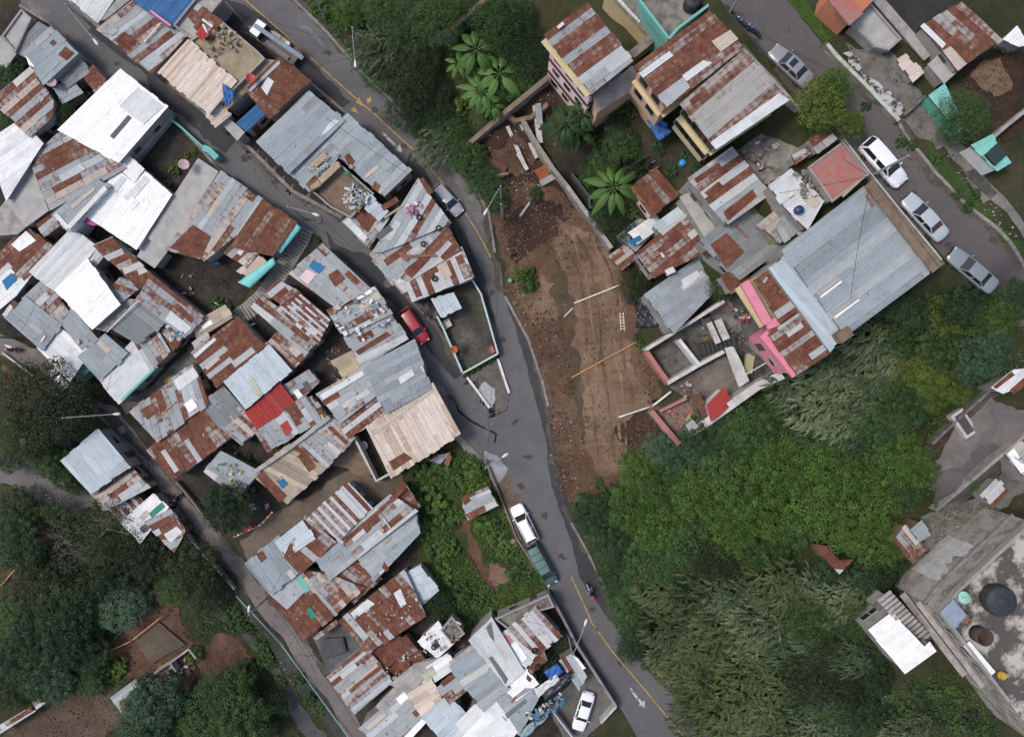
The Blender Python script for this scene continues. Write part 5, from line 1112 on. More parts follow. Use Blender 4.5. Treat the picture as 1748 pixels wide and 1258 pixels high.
# ---- small roofs filling the blocks
for lab,rf,wl in (
 ('small grey panelled roof in the yard below the red painted roof',[([(486,662),(527,636),(538,652),(498,690)],'mixg',2.2,{'pt':[([(500,668),(508,663),(518,676),(510,682)],'w'),([(516,655),(524,650),(532,662),(524,668)],'d')]})],'block'),
 ('brown plank deck in the dark inner courtyard',[([(572,618),(600,604),(620,630),(592,646)],'wood',1.0)],'wood'),
 ('narrow grey roof with one rust panel beside the ridge wall',[([(516,690),(531,682),(562,720),(546,736)],'mixg',2.4,{'pt':[([(522,690),(530,686),(544,708),(536,712)],'r')]})],'block'),
 ('low rusty roof closing the lower row above the dark gully',[([(588,948),(644,988),(604,1024),(556,986)],'rust',2.2)],'wood'),
 ('pale blue end roof of the stone strewn roof at the green plot',[([(690,984),(716,970),(744,1006),(722,1026)],'lblue',2.3)],'block'),
 ('brown roof strip between the stone strewn roof and the bottom compound',[([(650,1122),(692,1090),(718,1122),(676,1152)],'rust2',2.1)],'wood'),
 ('grey concrete terrace wall top below the stone strewn roof',[([(640,1206),(704,1140),(726,1156),(662,1222)],'conc',2.3)],'block'),
 ('torn white roof beside the dirty tan slab',[([(716,1150),(764,1120),(776,1136),(728,1168)],'white2',2.6,{'pt':[([(720,1152),(740,1140),(746,1150),(728,1162)],'sky')]})],'block'),
 ('rusty shed roofs below the stair lane next to the palm lane',[([(326,586),(352,566),(366,588),(340,610)],'mix',2.2)],'wood'),
 ('shanty roof of brown boards at the upper end of the lane',[([(330,556),(384,526),(392,540),(340,572)],'wood',2.0,{'pt':[([(344,556),(360,546),(364,552),(348,562)],'w')]})],'wood'),
 ('rusty shanty roof squeezed beside the finely ribbed pale roof',[([(60,372),(84,352),(104,378),(78,398)],'rust',2.4)],'wood'),
 ('dark patched roof at the junk yard near the top left',[([(96,118),(128,96),(148,122),(112,148)],'dgrey',2.2)],'wood'),
 ('rust shed roof above the large white roof',[([(138,128),(158,112),(186,142),(164,162)],'rust',2.3)],'wood'),
 ('grey lean-to along the junk yard',[([(98,152),(120,140),(134,158),(108,172)],'grey',2.1)],'wood'),
 ('pale slab path roof beside the plant yard',[([(204,272),(280,186),(296,200),(222,284)],'conc',1.2)],'block'),
 ('dull grey roof behind the square red brown roof',[([(1060,404),(1092,376),(1112,396),(1084,424)],'grey',2.0)],'block'),
 ('small white and blue roof scraps beside the long dull grey roof',[([(1080,398),(1118,372),(1126,384),(1090,410)],'white2',2.1,{'pt':[([(1072,412),(1092,402),(1096,410),(1076,420)],'b')]})],'block'),
 ('brown lean-to below the dark weathered grey roof',[([(1236,474),(1262,462),(1280,480),(1250,496)],'rust2',2.0)],'block'),
 ('grey roof strip between the two storey roof and the pinkish painted roof',[([(1300,384),(1322,366),(1346,396),(1330,410)],'mixg',2.2)],'block'),
 ('cluttered rusty roof next to the small rusty roof hut',[([(1386,238),(1410,220),(1424,236),(1398,256)],'rust',2.2)],'block')):
    house('house' if 'shed' not in lab else 'shed',lab,rf,wl,cat='house' if 'shed' not in lab else 'shed',wins=False)
# ---- bottom centre compound
house('house','plain mid grey roof in the middle of the bottom compound',[([(774,1138),(818,1110),(839,1140),(797,1172)],'grey',3.2,{'lens':(5,6)}),([(799,1173),(841,1141),(865,1174),(827,1208)],'grey',3.0,{'lens':(5,6),'pt':[([(798,1170),(810,1160),(814,1164),(802,1174)],'tan')]}),([(766,1130),(806,1100),(818,1110),(774,1138)],'conc',3.3,{'name':'slab'})],'block')
house('house','smooth pale roof with a dark green strip in the bottom compound',[([(838,1060),(889,1143),(865,1165),(806,1093)],'pale',3.4,{'w':1.2,'lens':(5,6),'jit':.4,'pt':[([(834,1122),(840,1119),(867,1158),(863,1168)],'dg'),([(830,1070),(838,1061),(844,1094),(836,1086)],'dg')]})],'block')
house('house','rust and white striped roof with tables on it in the bottom compound',[([(914,1042),(953,1085),(916,1112),(870,1074)],'stripe',3.3,{'w':.6,'lens':(4,5)}),([(868,1076),(914,1112),(898,1134),(852,1092)],'pale',3.0,{'pt':[([(852,1092),(866,1082),(876,1094),(862,1104)],'pk'),([(872,1100),(882,1094),(900,1122),(892,1130)],'w')]}),([(894,1143),(925,1117),(928,1126),(902,1148)],'rust2',2.6,{'name':'porch_roof'})],'block')
house('house','peeling bright white small roof beside the blue tarpaulin',[([(864,1172),(896,1146),(913,1166),(881,1190)],'white',2.8,{'pt':[([(900,1150),(908,1158),(905,1164),(898,1158)],'r')]})],'block')
house('house','grey roof with a translucent green strip at the bottom centre',[([(844,1199),(876,1178),(922,1178),(885,1246)],'grey',2.8,{'pt':[([(862,1218),(896,1192),(900,1197),(866,1226)],'dg')]})],'block')
house('house','white mossy speckled roof at the bottom edge',[([(770,1250),(812,1206),(846,1202),(878,1248),(846,1290),(800,1290)],'white2',2.9,{'w':1.3,'lens':(5,6),'jit':.4})],'block')
house('house','square light grey roof at the bottom edge left of the mossy white roof',[([(726,1225),(764,1191),(795,1223),(758,1262)],'lblue',2.9,{'w':.7,'lens':(5,6),'jit':.5})],'block')
house('house','dirty tan slab roof in the bottom compound',[([(700,1186),(734,1164),(752,1196),(724,1220)],'tan',2.7),([(752,1174),(782,1150),(798,1172),(768,1196)],'mixg',2.9,{'pt':[([(752,1164),(776,1146),(780,1154),(757,1172)],'r')]})],'block')
house('house','long pale patchwork roof at the bottom edge beside the lower alley',[([(620,1242),(690,1182),(726,1222),(668,1285)],'mixg',3.0,{'pt':[([(676,1192),(690,1180),(698,1190),(684,1202)],'w'),([(690,1256),(724,1222),(732,1228),(700,1262)],'w'),([(624,1240),(656,1214),(660,1220),(630,1246)],'tan')]})],'block')
house('house','ragged concrete shell with rubble left of the bottom compound',[([(752,1074),(772,1050),(794,1080),(772,1098)],'lichen',3.0,{'par':.3}),([(720,1094),(748,1066),(770,1096),(746,1118)],'white2',2.6,{'pt':[([(736,1096),(744,1090),(752,1102),(742,1108)],'d')]}),([(664,1168),(708,1132),(768,1118),(700,1184)],'conc',2.8,{'name':'slab'})],'block')
house('shed','rusty lean-to roof on the wall beside the parked white sedan',[([(978,1112),(1002,1152),(988,1178),(953,1126)],'mix',2.3,{'w':.5,'pt':[([(978,1118),(986,1122),(1000,1140),(994,1142)],'w')]})],'block',cat='shed')
house('house','grey block house shell stepping down to the green plot',[([(844,1054),(936,1012),(946,1034),(916,1042),(870,1074)],'lichen',2.6,{'par':.5})],'block')
# ---- isolated row by the pond
house('house','large white ribbed roof house between the pond and the lower alley',[([(167,738),(216,796),(156,837),(110,787)],'lblue',3.4,{'w':.8,'lens':(4.5,5),'jit':.5,'slope':.02,'pt':[([(184,806),(212,784),(220,794),(190,818)],'g')]})],'block')
house('house','rust and grey roof with one salmon strip at the pond',[([(157,838),(216,797),(250,830),(180,866)],'mix',3.0,{'lens':(2.4,3),'pt':[([(153,832),(181,808),(189,815),(158,840)],'pk')]})],'block')
house('house','narrow rusty striped roof over the pond bank',[([(224,838),(243,861),(212,890),(190,868)],'stripe',2.7,{'w':.5})],'wood')
house('house','white roof with green corner sheets on the pond bank',[([(212,892),(262,848),(282,866),(240,920)],'white2',2.9,{'pt':[([(254,876),(276,857),(282,865),(260,884)],'gr'),([(237,884),(250,870),(256,876),(244,888)],'tan'),([(238,902),(250,892),(258,900),(246,910)],'d')]})],'block')
house('house','low mixed roof with a pale end at the tip of the pond row',[([(254,892),(290,874),(312,906),(296,936),(268,906)],'mix',2.6,{'pt':[([(280,912),(302,898),(312,908),(292,926)],'l')]})],'wood')
# ---- right side
def pink_bands(root,info):
    xy,zf,zb=info[0]; n=len(xy)
    for k in range(n):
        a,b=xy[k],xy[(k+1)%n]; d=Vector((b[0]-a[0],b[1]-a[1],0)); L=d.length; d.normalize(); nr=Vector((d.y,-d.x,0)); mxy=Vector(((a[0]+b[0])/2,(a[1]+b[1])/2,0))
        if nr.dot(-mxy)<=0 or L<2: continue
        for z in (10.4,13.6,16.6): m=MB(); m.bar(Vector((*a,z))+nr*.08,Vector((*b,z))+nr*.08,.18,.3); part('floor_band',m,matte((.085,.03,.028),(.06,.025,.022),1),root)
        for z in (8.4,11.5,14.6):
            for t in (.2,.5,.8): opening(root,(*a,0),(*b,0),z,'window',t,1.1,1.15)
    m=MB(); m.bar(P(929,68,18.4),P(1006,163,18.4),.8,.16); part('ledge',m,wm('yellow'),root)
house('house','tall pink block with dark red floor bands under a rusty patched roof',[([(928,60),(1004,4),(1082,104),(1010,162)],'mix',('z',19.0),{'slope':.02,'base':8.0,'eave':.55,'lens':(2.4,3.6,4.2)})],'pink',wins=False,extra=pink_bands)
def yellow_fac(root,info):
    for i,(xy,zf,zb) in enumerate(info[:2]):
        n=len(xy)
        for k in range(n):
            a,b=xy[k],xy[(k+1)%n]; d=Vector((b[0]-a[0],b[1]-a[1],0)); L=d.length
            if L<4: continue
            d.normalize(); nr=Vector((d.y,-d.x,0))
            if nr.x<.4: 
                if nr.x>-.3: continue
            if nr.dot(-Vector(((a[0]+b[0])/2,(a[1]+b[1])/2,0)))<=0: continue
            for z in (17.0,20.0):
                for t in (.12,.32,.52,.72,.9) if i else (.25,.7): opening(root,(*a,0),(*b,0),z,'window',t,1.3,1.5)
            m=MB(); m.bar(Vector((*a,19.2))+nr*.2,Vector((*b,19.2))+nr*.2,.4,.12); part('ledge',m,wm('yellow'),root)
house('house','big two part rusty roof house with peach and yellow facade',[([(1083,112),(1212,18),(1271,82),(1138,186)],'rust',('z',22.6),{'wall':'peach','slope':.01,'base':16.2,'eave':.4,'lens':(2.4,3.6,4.2),'pt':[([(1090,126),(1142,88),(1149,96),(1098,134)],'l'),([(1122,164),(1166,132),(1178,150),(1138,184)],'g'),([(1164,130),(1200,104),(1216,108),(1172,140)],'l'),([(1214,72),(1246,52),(1260,68),(1230,90)],'tan')]}),([(1160,178),(1271,84),(1347,172),(1222,256)],'tanrow',('z',22.6),{'wall':'yellow','slope':.01,'base':16.2,'eave':.5,'w':.7,'lens':(8,9),'pt':[([(1176,172),(1204,152),(1210,160),(1182,182)],'r'),([(1212,244),(1330,160),(1347,172),(1222,256)],'l')]})],'yellow',wins=False,extra=yellow_fac)
def teal_house(root,info):
    m=MB(); zt=18.0
    for k,(a,b) in enumerate((((1090,4),(1140,70)),((1140,70),(1156,52)),((1156,52),(1236,-8)))): m.bar(P(*a,zt+.5+.003*k),P(*b,zt+.5+.003*k),.25,1.1)
    part('parapet',m,wm('teal'),root)
    a=P(1091,6,16); b=P(1139,70,16)
    opening(root,(a.x,a.y,0),(b.x,b.y,0),15.2,'window',.4,1.5,1.2)
house('house','turquoise walled house with a flat grey terrace at the top edge',[([(1096,-4),(1236,-16),(1212,14),(1156,52),(1140,68)],'lichen',('z',18.0),{'base':10.5})],'teal',wins=False,extra=teal_house)
def stair_h(root,info):
    m=MB()
    for k in range(16):
        t=k/15; p=P(1052+(1118-1052)*t,-4+(68+4)*t,14.6-.06*k); m.box(p,(1.5,.22,.12),math.radians(-42))
    part('balcony_rail',m,wm('white'),root)
house('house','cream wing with a slatted balcony between the pink block and the turquoise house',[([(1030,-20),(1080,-20),(1124,66),(1082,100),(1072,90),(1104,62)],'lichen',('z',14.2),{'base':9.5})],'yellow',wins=False,extra=stair_h)
house('house','low yellow passage between the pink block and the big two part rusty roof house',[([(1012,166),(1080,112),(1090,128),(1136,190),(1120,204),(1086,150),(1020,192)],'conc',('z',15.2),{'base':9,'wall':'peach'})],'peach',wins=False)
def orange_ext(root,info):
    m=MB(); c=P(1444,14,24.4); m.box(c,(1.6,2.8,.2),.7); part('awning',m,cm('pinkred'),root)
house('house','orange painted house with a grey slab roof at the top right',[([(1414,-4),(1452,41),(1486,6),(1486,-30),(1420,-30)],'orange',('z',23.4),{'wall':'orange','par':.5,'parw':'orange'}),([(1452,42),(1486,8),(1538,68),(1516,88),(1492,82)],'cpale',('z',22.4),{'par':.2})],'block',wins=False,extra=orange_ext)
house('house','weathered rust and tan sheet roof house at the top right',[([(1641,2),(1711,68),(1634,122),(1573,46)],'rust',('z',23.8),{'lens':(2.4,3),'pt':[([(1570,46),(1577,40),(1614,76),(1608,84)],'l'),([(1608,88),(1622,80),(1650,110),(1634,122)],'tan')]}),([(1584,110),(1606,90),(1634,124),(1612,143)],'cpale',('z',22.9),{'name':'slab'}),([(1711,68),(1736,44),(1758,76),(1740,80)],'white2',('z',23.2),{'name':'porch_roof'})],'block')
house('house','small flat concrete slab with black tank squares at the top right',[([(1530,102),(1546,92),(1578,124),(1558,142)],'tan',('z',22.2))],'block',wins=False)
house('house','green painted lean-to roof half hidden by the tree at the right',[([(1584,164),(1612,143),(1648,214),(1636,229)],'teal',('z',22.8),{'slope':.02,'w':1.2})],'green',wins=False)
def hatch(root,info):
    m=MB(); m.box(P(1700,264,23.7),(1.5,1.3,.3),.75); part('roof_hatch',m,matte((.03,.05,.045),None,2),root)
house('house','turquoise flat roofed house with a dark roof hatch at the right edge',[([(1655,249),(1692,230),(1727,278),(1702,293)],'teal',('z',23.4),{'par':.15,'parw':'white'})],'white',wins=False,extra=hatch)
house('house','long low wall roofed strip between the top right gardens',[([(1490,2),(1504,-8),(1592,92),(1578,104)],'conc',('z',22.0))],'block',wins=False)
house('house','rust and grey patchwork roof house right of the washing lines',[([(1182,305),(1250,256),(1311,329),(1242,378)],'mixg',2.6,{'pt':[([(1184,306),(1226,278),(1232,286),(1190,314)],'r'),([(1234,362),(1284,324),(1292,336),(1242,378)],'r'),([(1202,330),(1226,310),(1234,318),(1212,338)],'r')]})],'block')
house('house','dark weathered grey roof with mossy patches left of the big blue grey roof',[([(1200,412),(1240,381),(1312,335),(1346,400),(1338,418),(1262,473)],'dgrey',2.3,{'pt':[([(1212,418),(1240,398),(1270,430),(1240,460)],'r'),([(1275,350),(1308,340),(1318,352),(1285,368)],'mo'),([(1298,392),(1330,380),(1342,402),(1312,420)],'mo'),([(1322,340),(1340,330),(1334,360),(1318,360)],'g')]})],'block')
house('house','broad dark rust roof house above the long grey roof',[([(1093,432),(1167,372),(1206,425),(1120,468)],'rust',2.3,{'lens':(3,3.6),'pt':[([(1134,462),(1148,455),(1153,464),(1140,470)],'l')]})],'block')
house('house','small square red brown roof house with pale pink walls',[([(1120,288),(1159,332),(1112,369),(1076,320)],'rust2',2.4,{'lens':(5,6),'wall':'pink','grow':1})],'pink')
house('house','narrow pale concrete tile strip between the rusty roofs',[([(1160,336),(1178,328),(1222,389),(1204,408)],'cpale',2.2),([(1120,386),(1156,360),(1165,374),(1132,401)],'lblue',2.2,{'name':'porch_roof'}),([(1176,322),(1184,316),(1204,345),(1198,352)],'slate',2.3,{'name':'green_roof'})],'block',wins=False)
house('house','long dull grey sheet roof beside the black tarpaulin',[([(1106,504),(1212,431),(1234,477),(1149,563)],'grey',2.4,{'pt':[([(1162,478),(1190,462),(1196,472),(1168,494)],'l'),([(1132,462),(1148,452),(1154,464),(1138,472)],'w')]})],'block')
house('shed','small patched roof hut at the top of the graded earth',[([(1040,436),(1070,414),(1089,440),(1062,462)],'mix',2.0,{'w':.5})],'wood',cat='shed')
house('house','red and grey painted flat roof on the corner of the upper street',[([(1378,286),(1438,242),(1484,298),(1420,346)],'pinkred',2.3,{'par':.12}),([(1318,318),(1350,294),(1400,344),(1376,386),(1342,352)],'pale',2.2,{'pt':[([(1372,344),(1386,334),(1400,348),(1392,358)],'tan')]}),([(1352,352),(1374,386),(1340,408),(1330,390)],'grey',2.0,{'name':'lower_roof'})],'block',wins=False)
house('shed','small rusty roof hut on the lichen grey yard',[([(1350,266),(1380,250),(1386,262),(1358,282)],'rust',2.0)],'block',cat='shed',wins=False)
def hotpink_ext(root,info):
    for k,(a,b,z,w_) in enumerate((((1270,482),(1292,520),18.6,.9),((1292,520),(1310,552),18.6,.9),((1302,570),(1332,606),18.4,.9),((1332,606),(1358,640),18.4,.9),((1308,556),(1330,548),18.5,.8))): m=MB(); m.bar(P(*a,z+.004*k),P(*b,z+.004*k),w_,.5); part('balcony_edge',m,wm('hotpink'),root)
    m=MB(); m.bar(P(1260,490,15.4),P(1303,556,15.4),.8,.4); part('ledge',m,wm('yellow'),root)
    m=MB(); m.box(P(1438,572,20.6),(1.4,1.0,1.2),.6); part('chimney',m,cm('mud'),root)
house('house','huge blue grey roof house with a white strip and hot pink edged rusty roofs',[([(1333,428),(1474,318),(1589,466),(1443,575)],'grey',('z',20.9),{'base':14,'slope':.04,'wall':'block','lens':(4.5,5.5),'jit':.7,'pt':[([(1394,500),(1430,473),(1434,478),(1398,505)],'c'),([(1399,506),(1435,479),(1437,482),(1401,509)],'w'),([(1418,534),(1460,503),(1464,509),(1422,540)],'c'),([(1423,541),(1465,510),(1467,513),(1425,544)],'w')]}),([(1338,437),(1453,562),(1416,601),(1312,459)],'lblue',('z',20.3),{'base':11.5,'wall':'block','lens':(8,9),'w':.6}),([(1285,479),(1312,460),(1367,529),(1332,553)],'rust',('z',19.4),{'base':13.5,'wall':'yellow'}),([(1310,571),(1367,531),(1420,602),(1360,641)],'rust',('z',19.2),{'base':13,'wall':'hotpink','w':.6})],'hotpink',extra=hotpink_ext)
house('house','crumbling concrete wall strip with peeling pink end along the upper street',[([(1477,318),(1490,306),(1610,452),(1592,466)],'mud',('z',21.8))],'block',wins=False)
# lower walled courtyards
house('house','red painted flat roof hut in the walled courtyard',[([(1205,692),(1234,662),(1253,688),(1214,721)],'red',('z',9.6),{'base':6})],'white',wins=False)
house('shed','small grey box roof in the corner of the red tiled terrace',[([(1170,726),(1182,716),(1194,728),(1178,738)],'cpale',('z',8.0))],'block',cat='shed',wins=False)
house('shed','brown rusted canopy beside the red painted hut',[([(1182,678),(1194,672),(1210,706),(1200,714)],'rust2',('z',8.4))],'wood',cat='shed',wins=False)
house('shed','dull red lean-to strip under the hot pink edged wall',[([(1280,582),(1296,574),(1336,628),(1326,638)],'pinkred',('z',11.5),{'base':8})],'block',cat='shed',wins=False)
# bottom right
def blockmat():
    m,nt,b=newmat('raw_block_wall'); co=objco(nt,True); sx=nt.nodes.new('ShaderNodeSeparateXYZ'); nt.links.new(co,sx.inputs[0]); cx=nt.nodes.new('ShaderNodeCombineXYZ')
    nt.links.new(mathn(nt,'ADD',sx.outputs[0],sx.outputs[1]),cx.inputs[0]); nt.links.new(sx.outputs[2],cx.inputs[1]); br=nt.nodes.new('ShaderNodeTexBrick'); nt.links.new(cx.outputs[0],br.inputs['Vector'])
    br.inputs['Color1'].default_value=(.46,.43,.39,1); br.inputs['Color2'].default_value=(.37,.345,.31,1); br.inputs['Mortar'].default_value=(.12,.11,.10,1); br.inputs['Scale'].default_value=1.0; br.inputs['Mortar Size'].default_value=.035
    st=ramp(nt,noise(nt,co,.5,6,.7),[(.35,(.45,.43,.40)),(.55,(1.05,1.05,1.03))]); nt.links.new(mix(nt,1.0,br.outputs[0],st,'MULTIPLY'),b.inputs['Base Color']); b.inputs['Roughness'].default_value=.95; return m
def big_shell(root,info):
    for (a,b) in (((1604,1044),(1632,1008)),((1632,1008),(1760,888)),((1604,1044),(1720,1195))):
        for z in (13.6,): m=MB(); m.bar(P(*a,16.4)-Vector((0,0,16.4-z)),P(*b,16.4)-Vector((0,0,16.4-z)),.4,.25); part('floor_band',m,matte((.26,.245,.22),(.15,.14,.125),1),root)
    q=[(1604,1044),(1632,1008),(1760,888)]
    for k,(a,b) in enumerate(zip(q,q[1:])): m=MB(); m.bar(P(*a,16.6+.004*k),P(*b,16.6+.004*k),.3,.8); part('parapet',m,wm('block'),root)
    m=MB(); m.bar(P(1604,1044,16.61),P(1720,1195,16.61),.3,.8); part('parapet',m,wm('block'),root)
    m=MB(); m.bar(P(1650,1098,16.9),P(1694,1150,16.9),.75,.12); part('bright_cover',m,matte((.85,.85,.85),None,2),root)
    for o in root.children:
        if o.name.startswith('wall'): o.data.materials[0]=blockmat() if 'raw_block_wall' not in MATS else MATS['raw_block_wall']
        if o.name.startswith('roof'): o.data.materials[0]=matte(*CONC['deck'],.42,.9,.4,.47,.58,.12)
    A,B=P(1604,1044,16.4),P(1720,1195,16.4); xy=info[0][0]
    for t in (.15,.35,.55,.75):
        for zz in (7.6,10.6,13.4): opening(root,(A.x,A.y,0),(B.x,B.y,0),zz,'window',t,1.3,1.3)
    for z_,w__ in ((12.6,.55),(9.4,.7)): m=MB(); d_=(B-A); d_.z=0; d_.normalize(); n_=Vector((-d_.y,d_.x,0)); n_=n_ if n_.x<0 else -n_; m.bar(Vector((A.x,A.y,z_))+n_*w__*.5,Vector((B.x,B.y,z_))+n_*w__*.5,w__,.16); part('balcony_slab',m,matte((.44,.42,.39),(.25,.235,.21),1),root)
    # ragged render left on the lower half of the wall
    r=random.Random(4); A=P(1632,1008,16.4); B=P(1760,888,16.4); d=(B-A); d.z=0; L=d.length; d.normalize(); n=Vector((-d.y,d.x,0)); n=n if n.dot(Vector((-1,1,0)))>0 else -n
    top=[]; K=40
    for k in range(K+1): top.append((L*k/K,12.2+.7*math.sin(k*.45)+.5*math.sin(k*1.3)+r.uniform(-.35,.35)))
    m=MB(); o=n*-.02
    for k in range(K):
        (s0,z0),(s1,z1)=top[k],top[k+1]; q0=[Vector((A.x,A.y,0))+d*s+Vector((0,0,z))+n*(-.16) for s,z in ((s0,7.5),(s1,7.5),(s1,z1),(s0,z0))]; m.prism([p-n*.05 for p in q0],[p+n*.045 for p in q0])
    part('render_coat',m,matte((.56,.56,.56),(.36,.355,.35),1.2,.9,.3),root)
house('building','tall raw concrete building with a stained white roof deck at the lower right',[([(1604,1044),(1632,1008),(1760,886),(1860,960),(1860,1290),(1790,1290),(1720,1194)],'lichen',('z',16.4),{'base':6.5})],'block',cat='building',wins=False,extra=big_shell)
def steps_ext(root,info):
    m=MB()
    for k in range(13):
        t=k/12; p=P(1510+(1576-1510)*t,1018+(1090-1018)*t,10.8-.25*k+2.5); m.box(p,(1.7,.34,.18),math.radians(38))
    part('steps',m,cm('conc'),root)
house('house','dark lower wing with an outside stair beside the blazing white roof',[([(1490,1034),(1512,1012),(1590,1090),(1570,1104)],'concd',('z',10.2),{'base':6.5})],'block',wins=False,extra=steps_ext)
house('house','blazing white flat sheet roof house at the lower right',[([(1481,1075),(1522,1044),(1578,1103),(1587,1094),(1599,1111),(1545,1150)],'white',('z',12.0),{'w':1.2,'lens':(7,8),'jit':.3,'slope':.0})],'block')
house('shed','rust and silver sheet shed at the edge of the bright green canopy',[([(1546,894),(1583,938),(1556,961),(1526,922)],'mix',('z',9.6),{'w':.5}),([(1552,905),(1572,888),(1590,912),(1570,925)],'grey',('z',10.0))],'wood',cat='shed',wins=False)
house('shed','rust striped shed roof by the mouldy lower right wall',[([(1722,838),(1695,866),(1673,844),(1701,815)],'stripe',('z',11.2),{'w':.5})],'block',cat='shed',wins=False)
house('shed','rusty sheet roof poking out of the green canopy',[([(1385,928),(1410,931),(1432,956),(1458,954),(1432,980)],'rust',('z',7.6),{'w':.6})],'wood',cat='shed',wins=False)
house('house','white and rust roof house on the right edge above the wet yard',[([(1690,662),(1752,612),(1790,640),(1712,672)],'white2',('z',17.0),{'pt':[([(1694,660),(1726,634),(1732,640),(1700,664)],'r'),([(1722,666),(1752,640),(1760,648),(1730,674)],'r')]})],'block',wins=False)
house('house','rusty and white roofs on the right edge below the long wall',[([(1714,776),(1740,752),(1790,790),(1760,830)],'mix',('z',14.0),{'pt':[([(1718,774),(1730,764),(1752,800),(1742,808)],'w')]})],'block',wins=False)
house('shed','patched tin canopy on the balcony wall of the brown terrace at the bottom left',[([(188,1190),(232,1158),(244,1184),(222,1192),(206,1218)],'grey',2.4,{'pt':[([(204,1196),(216,1190),(220,1202),(208,1210)],'r')]})],'wood',cat='shed',wins=False)
house('shed','striped white and red long low roof in the bottom left corner',[([(56,1198),(126,1150),(133,1161),(62,1211)],'stripe',2.2,{'w':.5,'lens':(.8,.9)}),([(-6,1240),(52,1206),(60,1214),(-6,1256)],'stripe',2.0,{'w':.5,'lens':(.8,.9)})],'wood',cat='shed',wins=False)
house('shed','tiny patched grey roof in the green plot beside the road',[([(786,850),(832,830),(852,862),(800,888)],'mixg',2.2,{'w':.5,'pt':[([(786,852),(796,844),(804,854),(794,862)],'r'),([(794,878),(826,862),(830,872),(802,888)],'r')]})],'wood',cat='shed')
# ================================================================== LABELS BY PLACE
LAND=[('the red hatchback',700,557),('the silver hatchback',762,340),('the flatbed truck',470,75),('the pink block',985,90),('the turquoise walled house',1125,35),('the two part roof',1215,130),
 ('the hot pink edged house',1330,560),('the huge blue grey roof',1465,450),('the long dull grey roof',1170,500),('the square red brown roof',1118,330),('the red painted hut',1230,690),('the raw concrete building',1690,1040),('the blazing white roof',1540,1095),
 ('the wet yard',1650,780),('the white jeep',895,892),('the dark green van',925,962),('the white sedan',997,1212),('the road junction',860,730),('the triangle garden',810,570),('the pale boarded roof',705,735),
 ('the pale ribbed roof',440,645),('the turquoise awnings',465,440),('the pond',80,820),('the white roof by the pond',162,787),('the long striped roof',90,1180),('the earth platform',275,1095),('the stream',500,1180),
 ('the lone striped roof',614,1160),('the blue roof',280,0),('the large white roof',190,195),('the ribbed white roof',220,350),('the graded earth',1040,600),('the grey sedan',1350,112),('the white estate car',1507,278),
 ('the turquoise hatch roof',1690,262),('the footpath',820,950),('the mouldy lower wall',1640,940),('the rusty roof in the canopy',1430,955),('the bottom road arrow',1088,1190),('the parking yard shed',978,1145),('the ruined walls',890,225)]
def dirw(dx,dy):
    a=math.degrees(math.atan2(-dy,dx))%360
    return ['right of','up and right of','above','up and left of','left of','down and left of','below','down and right of'][int(((a+22.5)%360)//45)]
USED={}
ORD=['','second ','third ','fourth ','fifth ','sixth ','seventh ','eighth ','ninth ','tenth ']
def place(look,px,py):
    """label that singles a thing out by look and by the nearest landmarks"""
    ls=sorted(LAND,key=lambda l:math.hypot(l[1]-px,l[2]-py))
    for n in range(4):
        l=ls[n]; lab='%s %s %s'%(look,dirw(px-l[1],py-l[2]),l[0]) if math.hypot(l[1]-px,l[2]-py)>16 else '%s at %s'%(look,l[0])
        if lab not in USED: USED[lab]=1; return lab
    for n in range(4):
        for m in range(n+1,6):
            l,k=ls[n],ls[m]; lab='%s between %s and %s'%(look,l[0],k[0])
            if lab not in USED and len(lab.split())<=17: USED[lab]=1; return lab
    return lab
# ================================================================== TREES AND PLANTS
LOOK={('tree','bright'):'bright green vine draped tree',('tree','mid'):'mid green leafy tree',('tree','dark'):'dark green leafy tree',('tree','olive'):'dull olive tree',('tree','blue'):'bluish green tree',('tree','yellow'):'yellow green tree',
 ('fine','olive'):'fine leaved olive tree',('fine','dark'):'fine leaved dark tree',('fine','mid'):'fine leaved green tree',('fine','yellow'):'yellow green round tree',('fine','blue'):'fine leaved bluish tree',('fine','bright'):'fine leaved bright tree',('bare','olive'):'thin tree with pale bare limbs',
 ('bush','mid'):'low green shrub',('bush','dark'):'low dark shrub',('bush','bright'):'low bright green shrub',('bush','olive'):'low olive shrub',('bush','yellow'):'low yellow green shrub',('bush','blue'):'low bluish shrub',
 ('plume','feather'):'pale feathery bamboo',('plume','featherg'):'green feathery bamboo',('plume','feathero'):'straw tinted feathery bamboo',('banana','banana'):'banana plant',('banana','bananad'):'dark banana plant'}
def grow(shape,kind,lst,group,hs=1.0,up=None,var=None):
    for i,t in enumerate(lst):
        px,py,r=t[:3]
        plant(shape,kind,px,py,r,(i if var is None else var)%3,hs*RN.uniform(.75,1.25),place(LOOK[(shape,kind)],px,py),up,group)
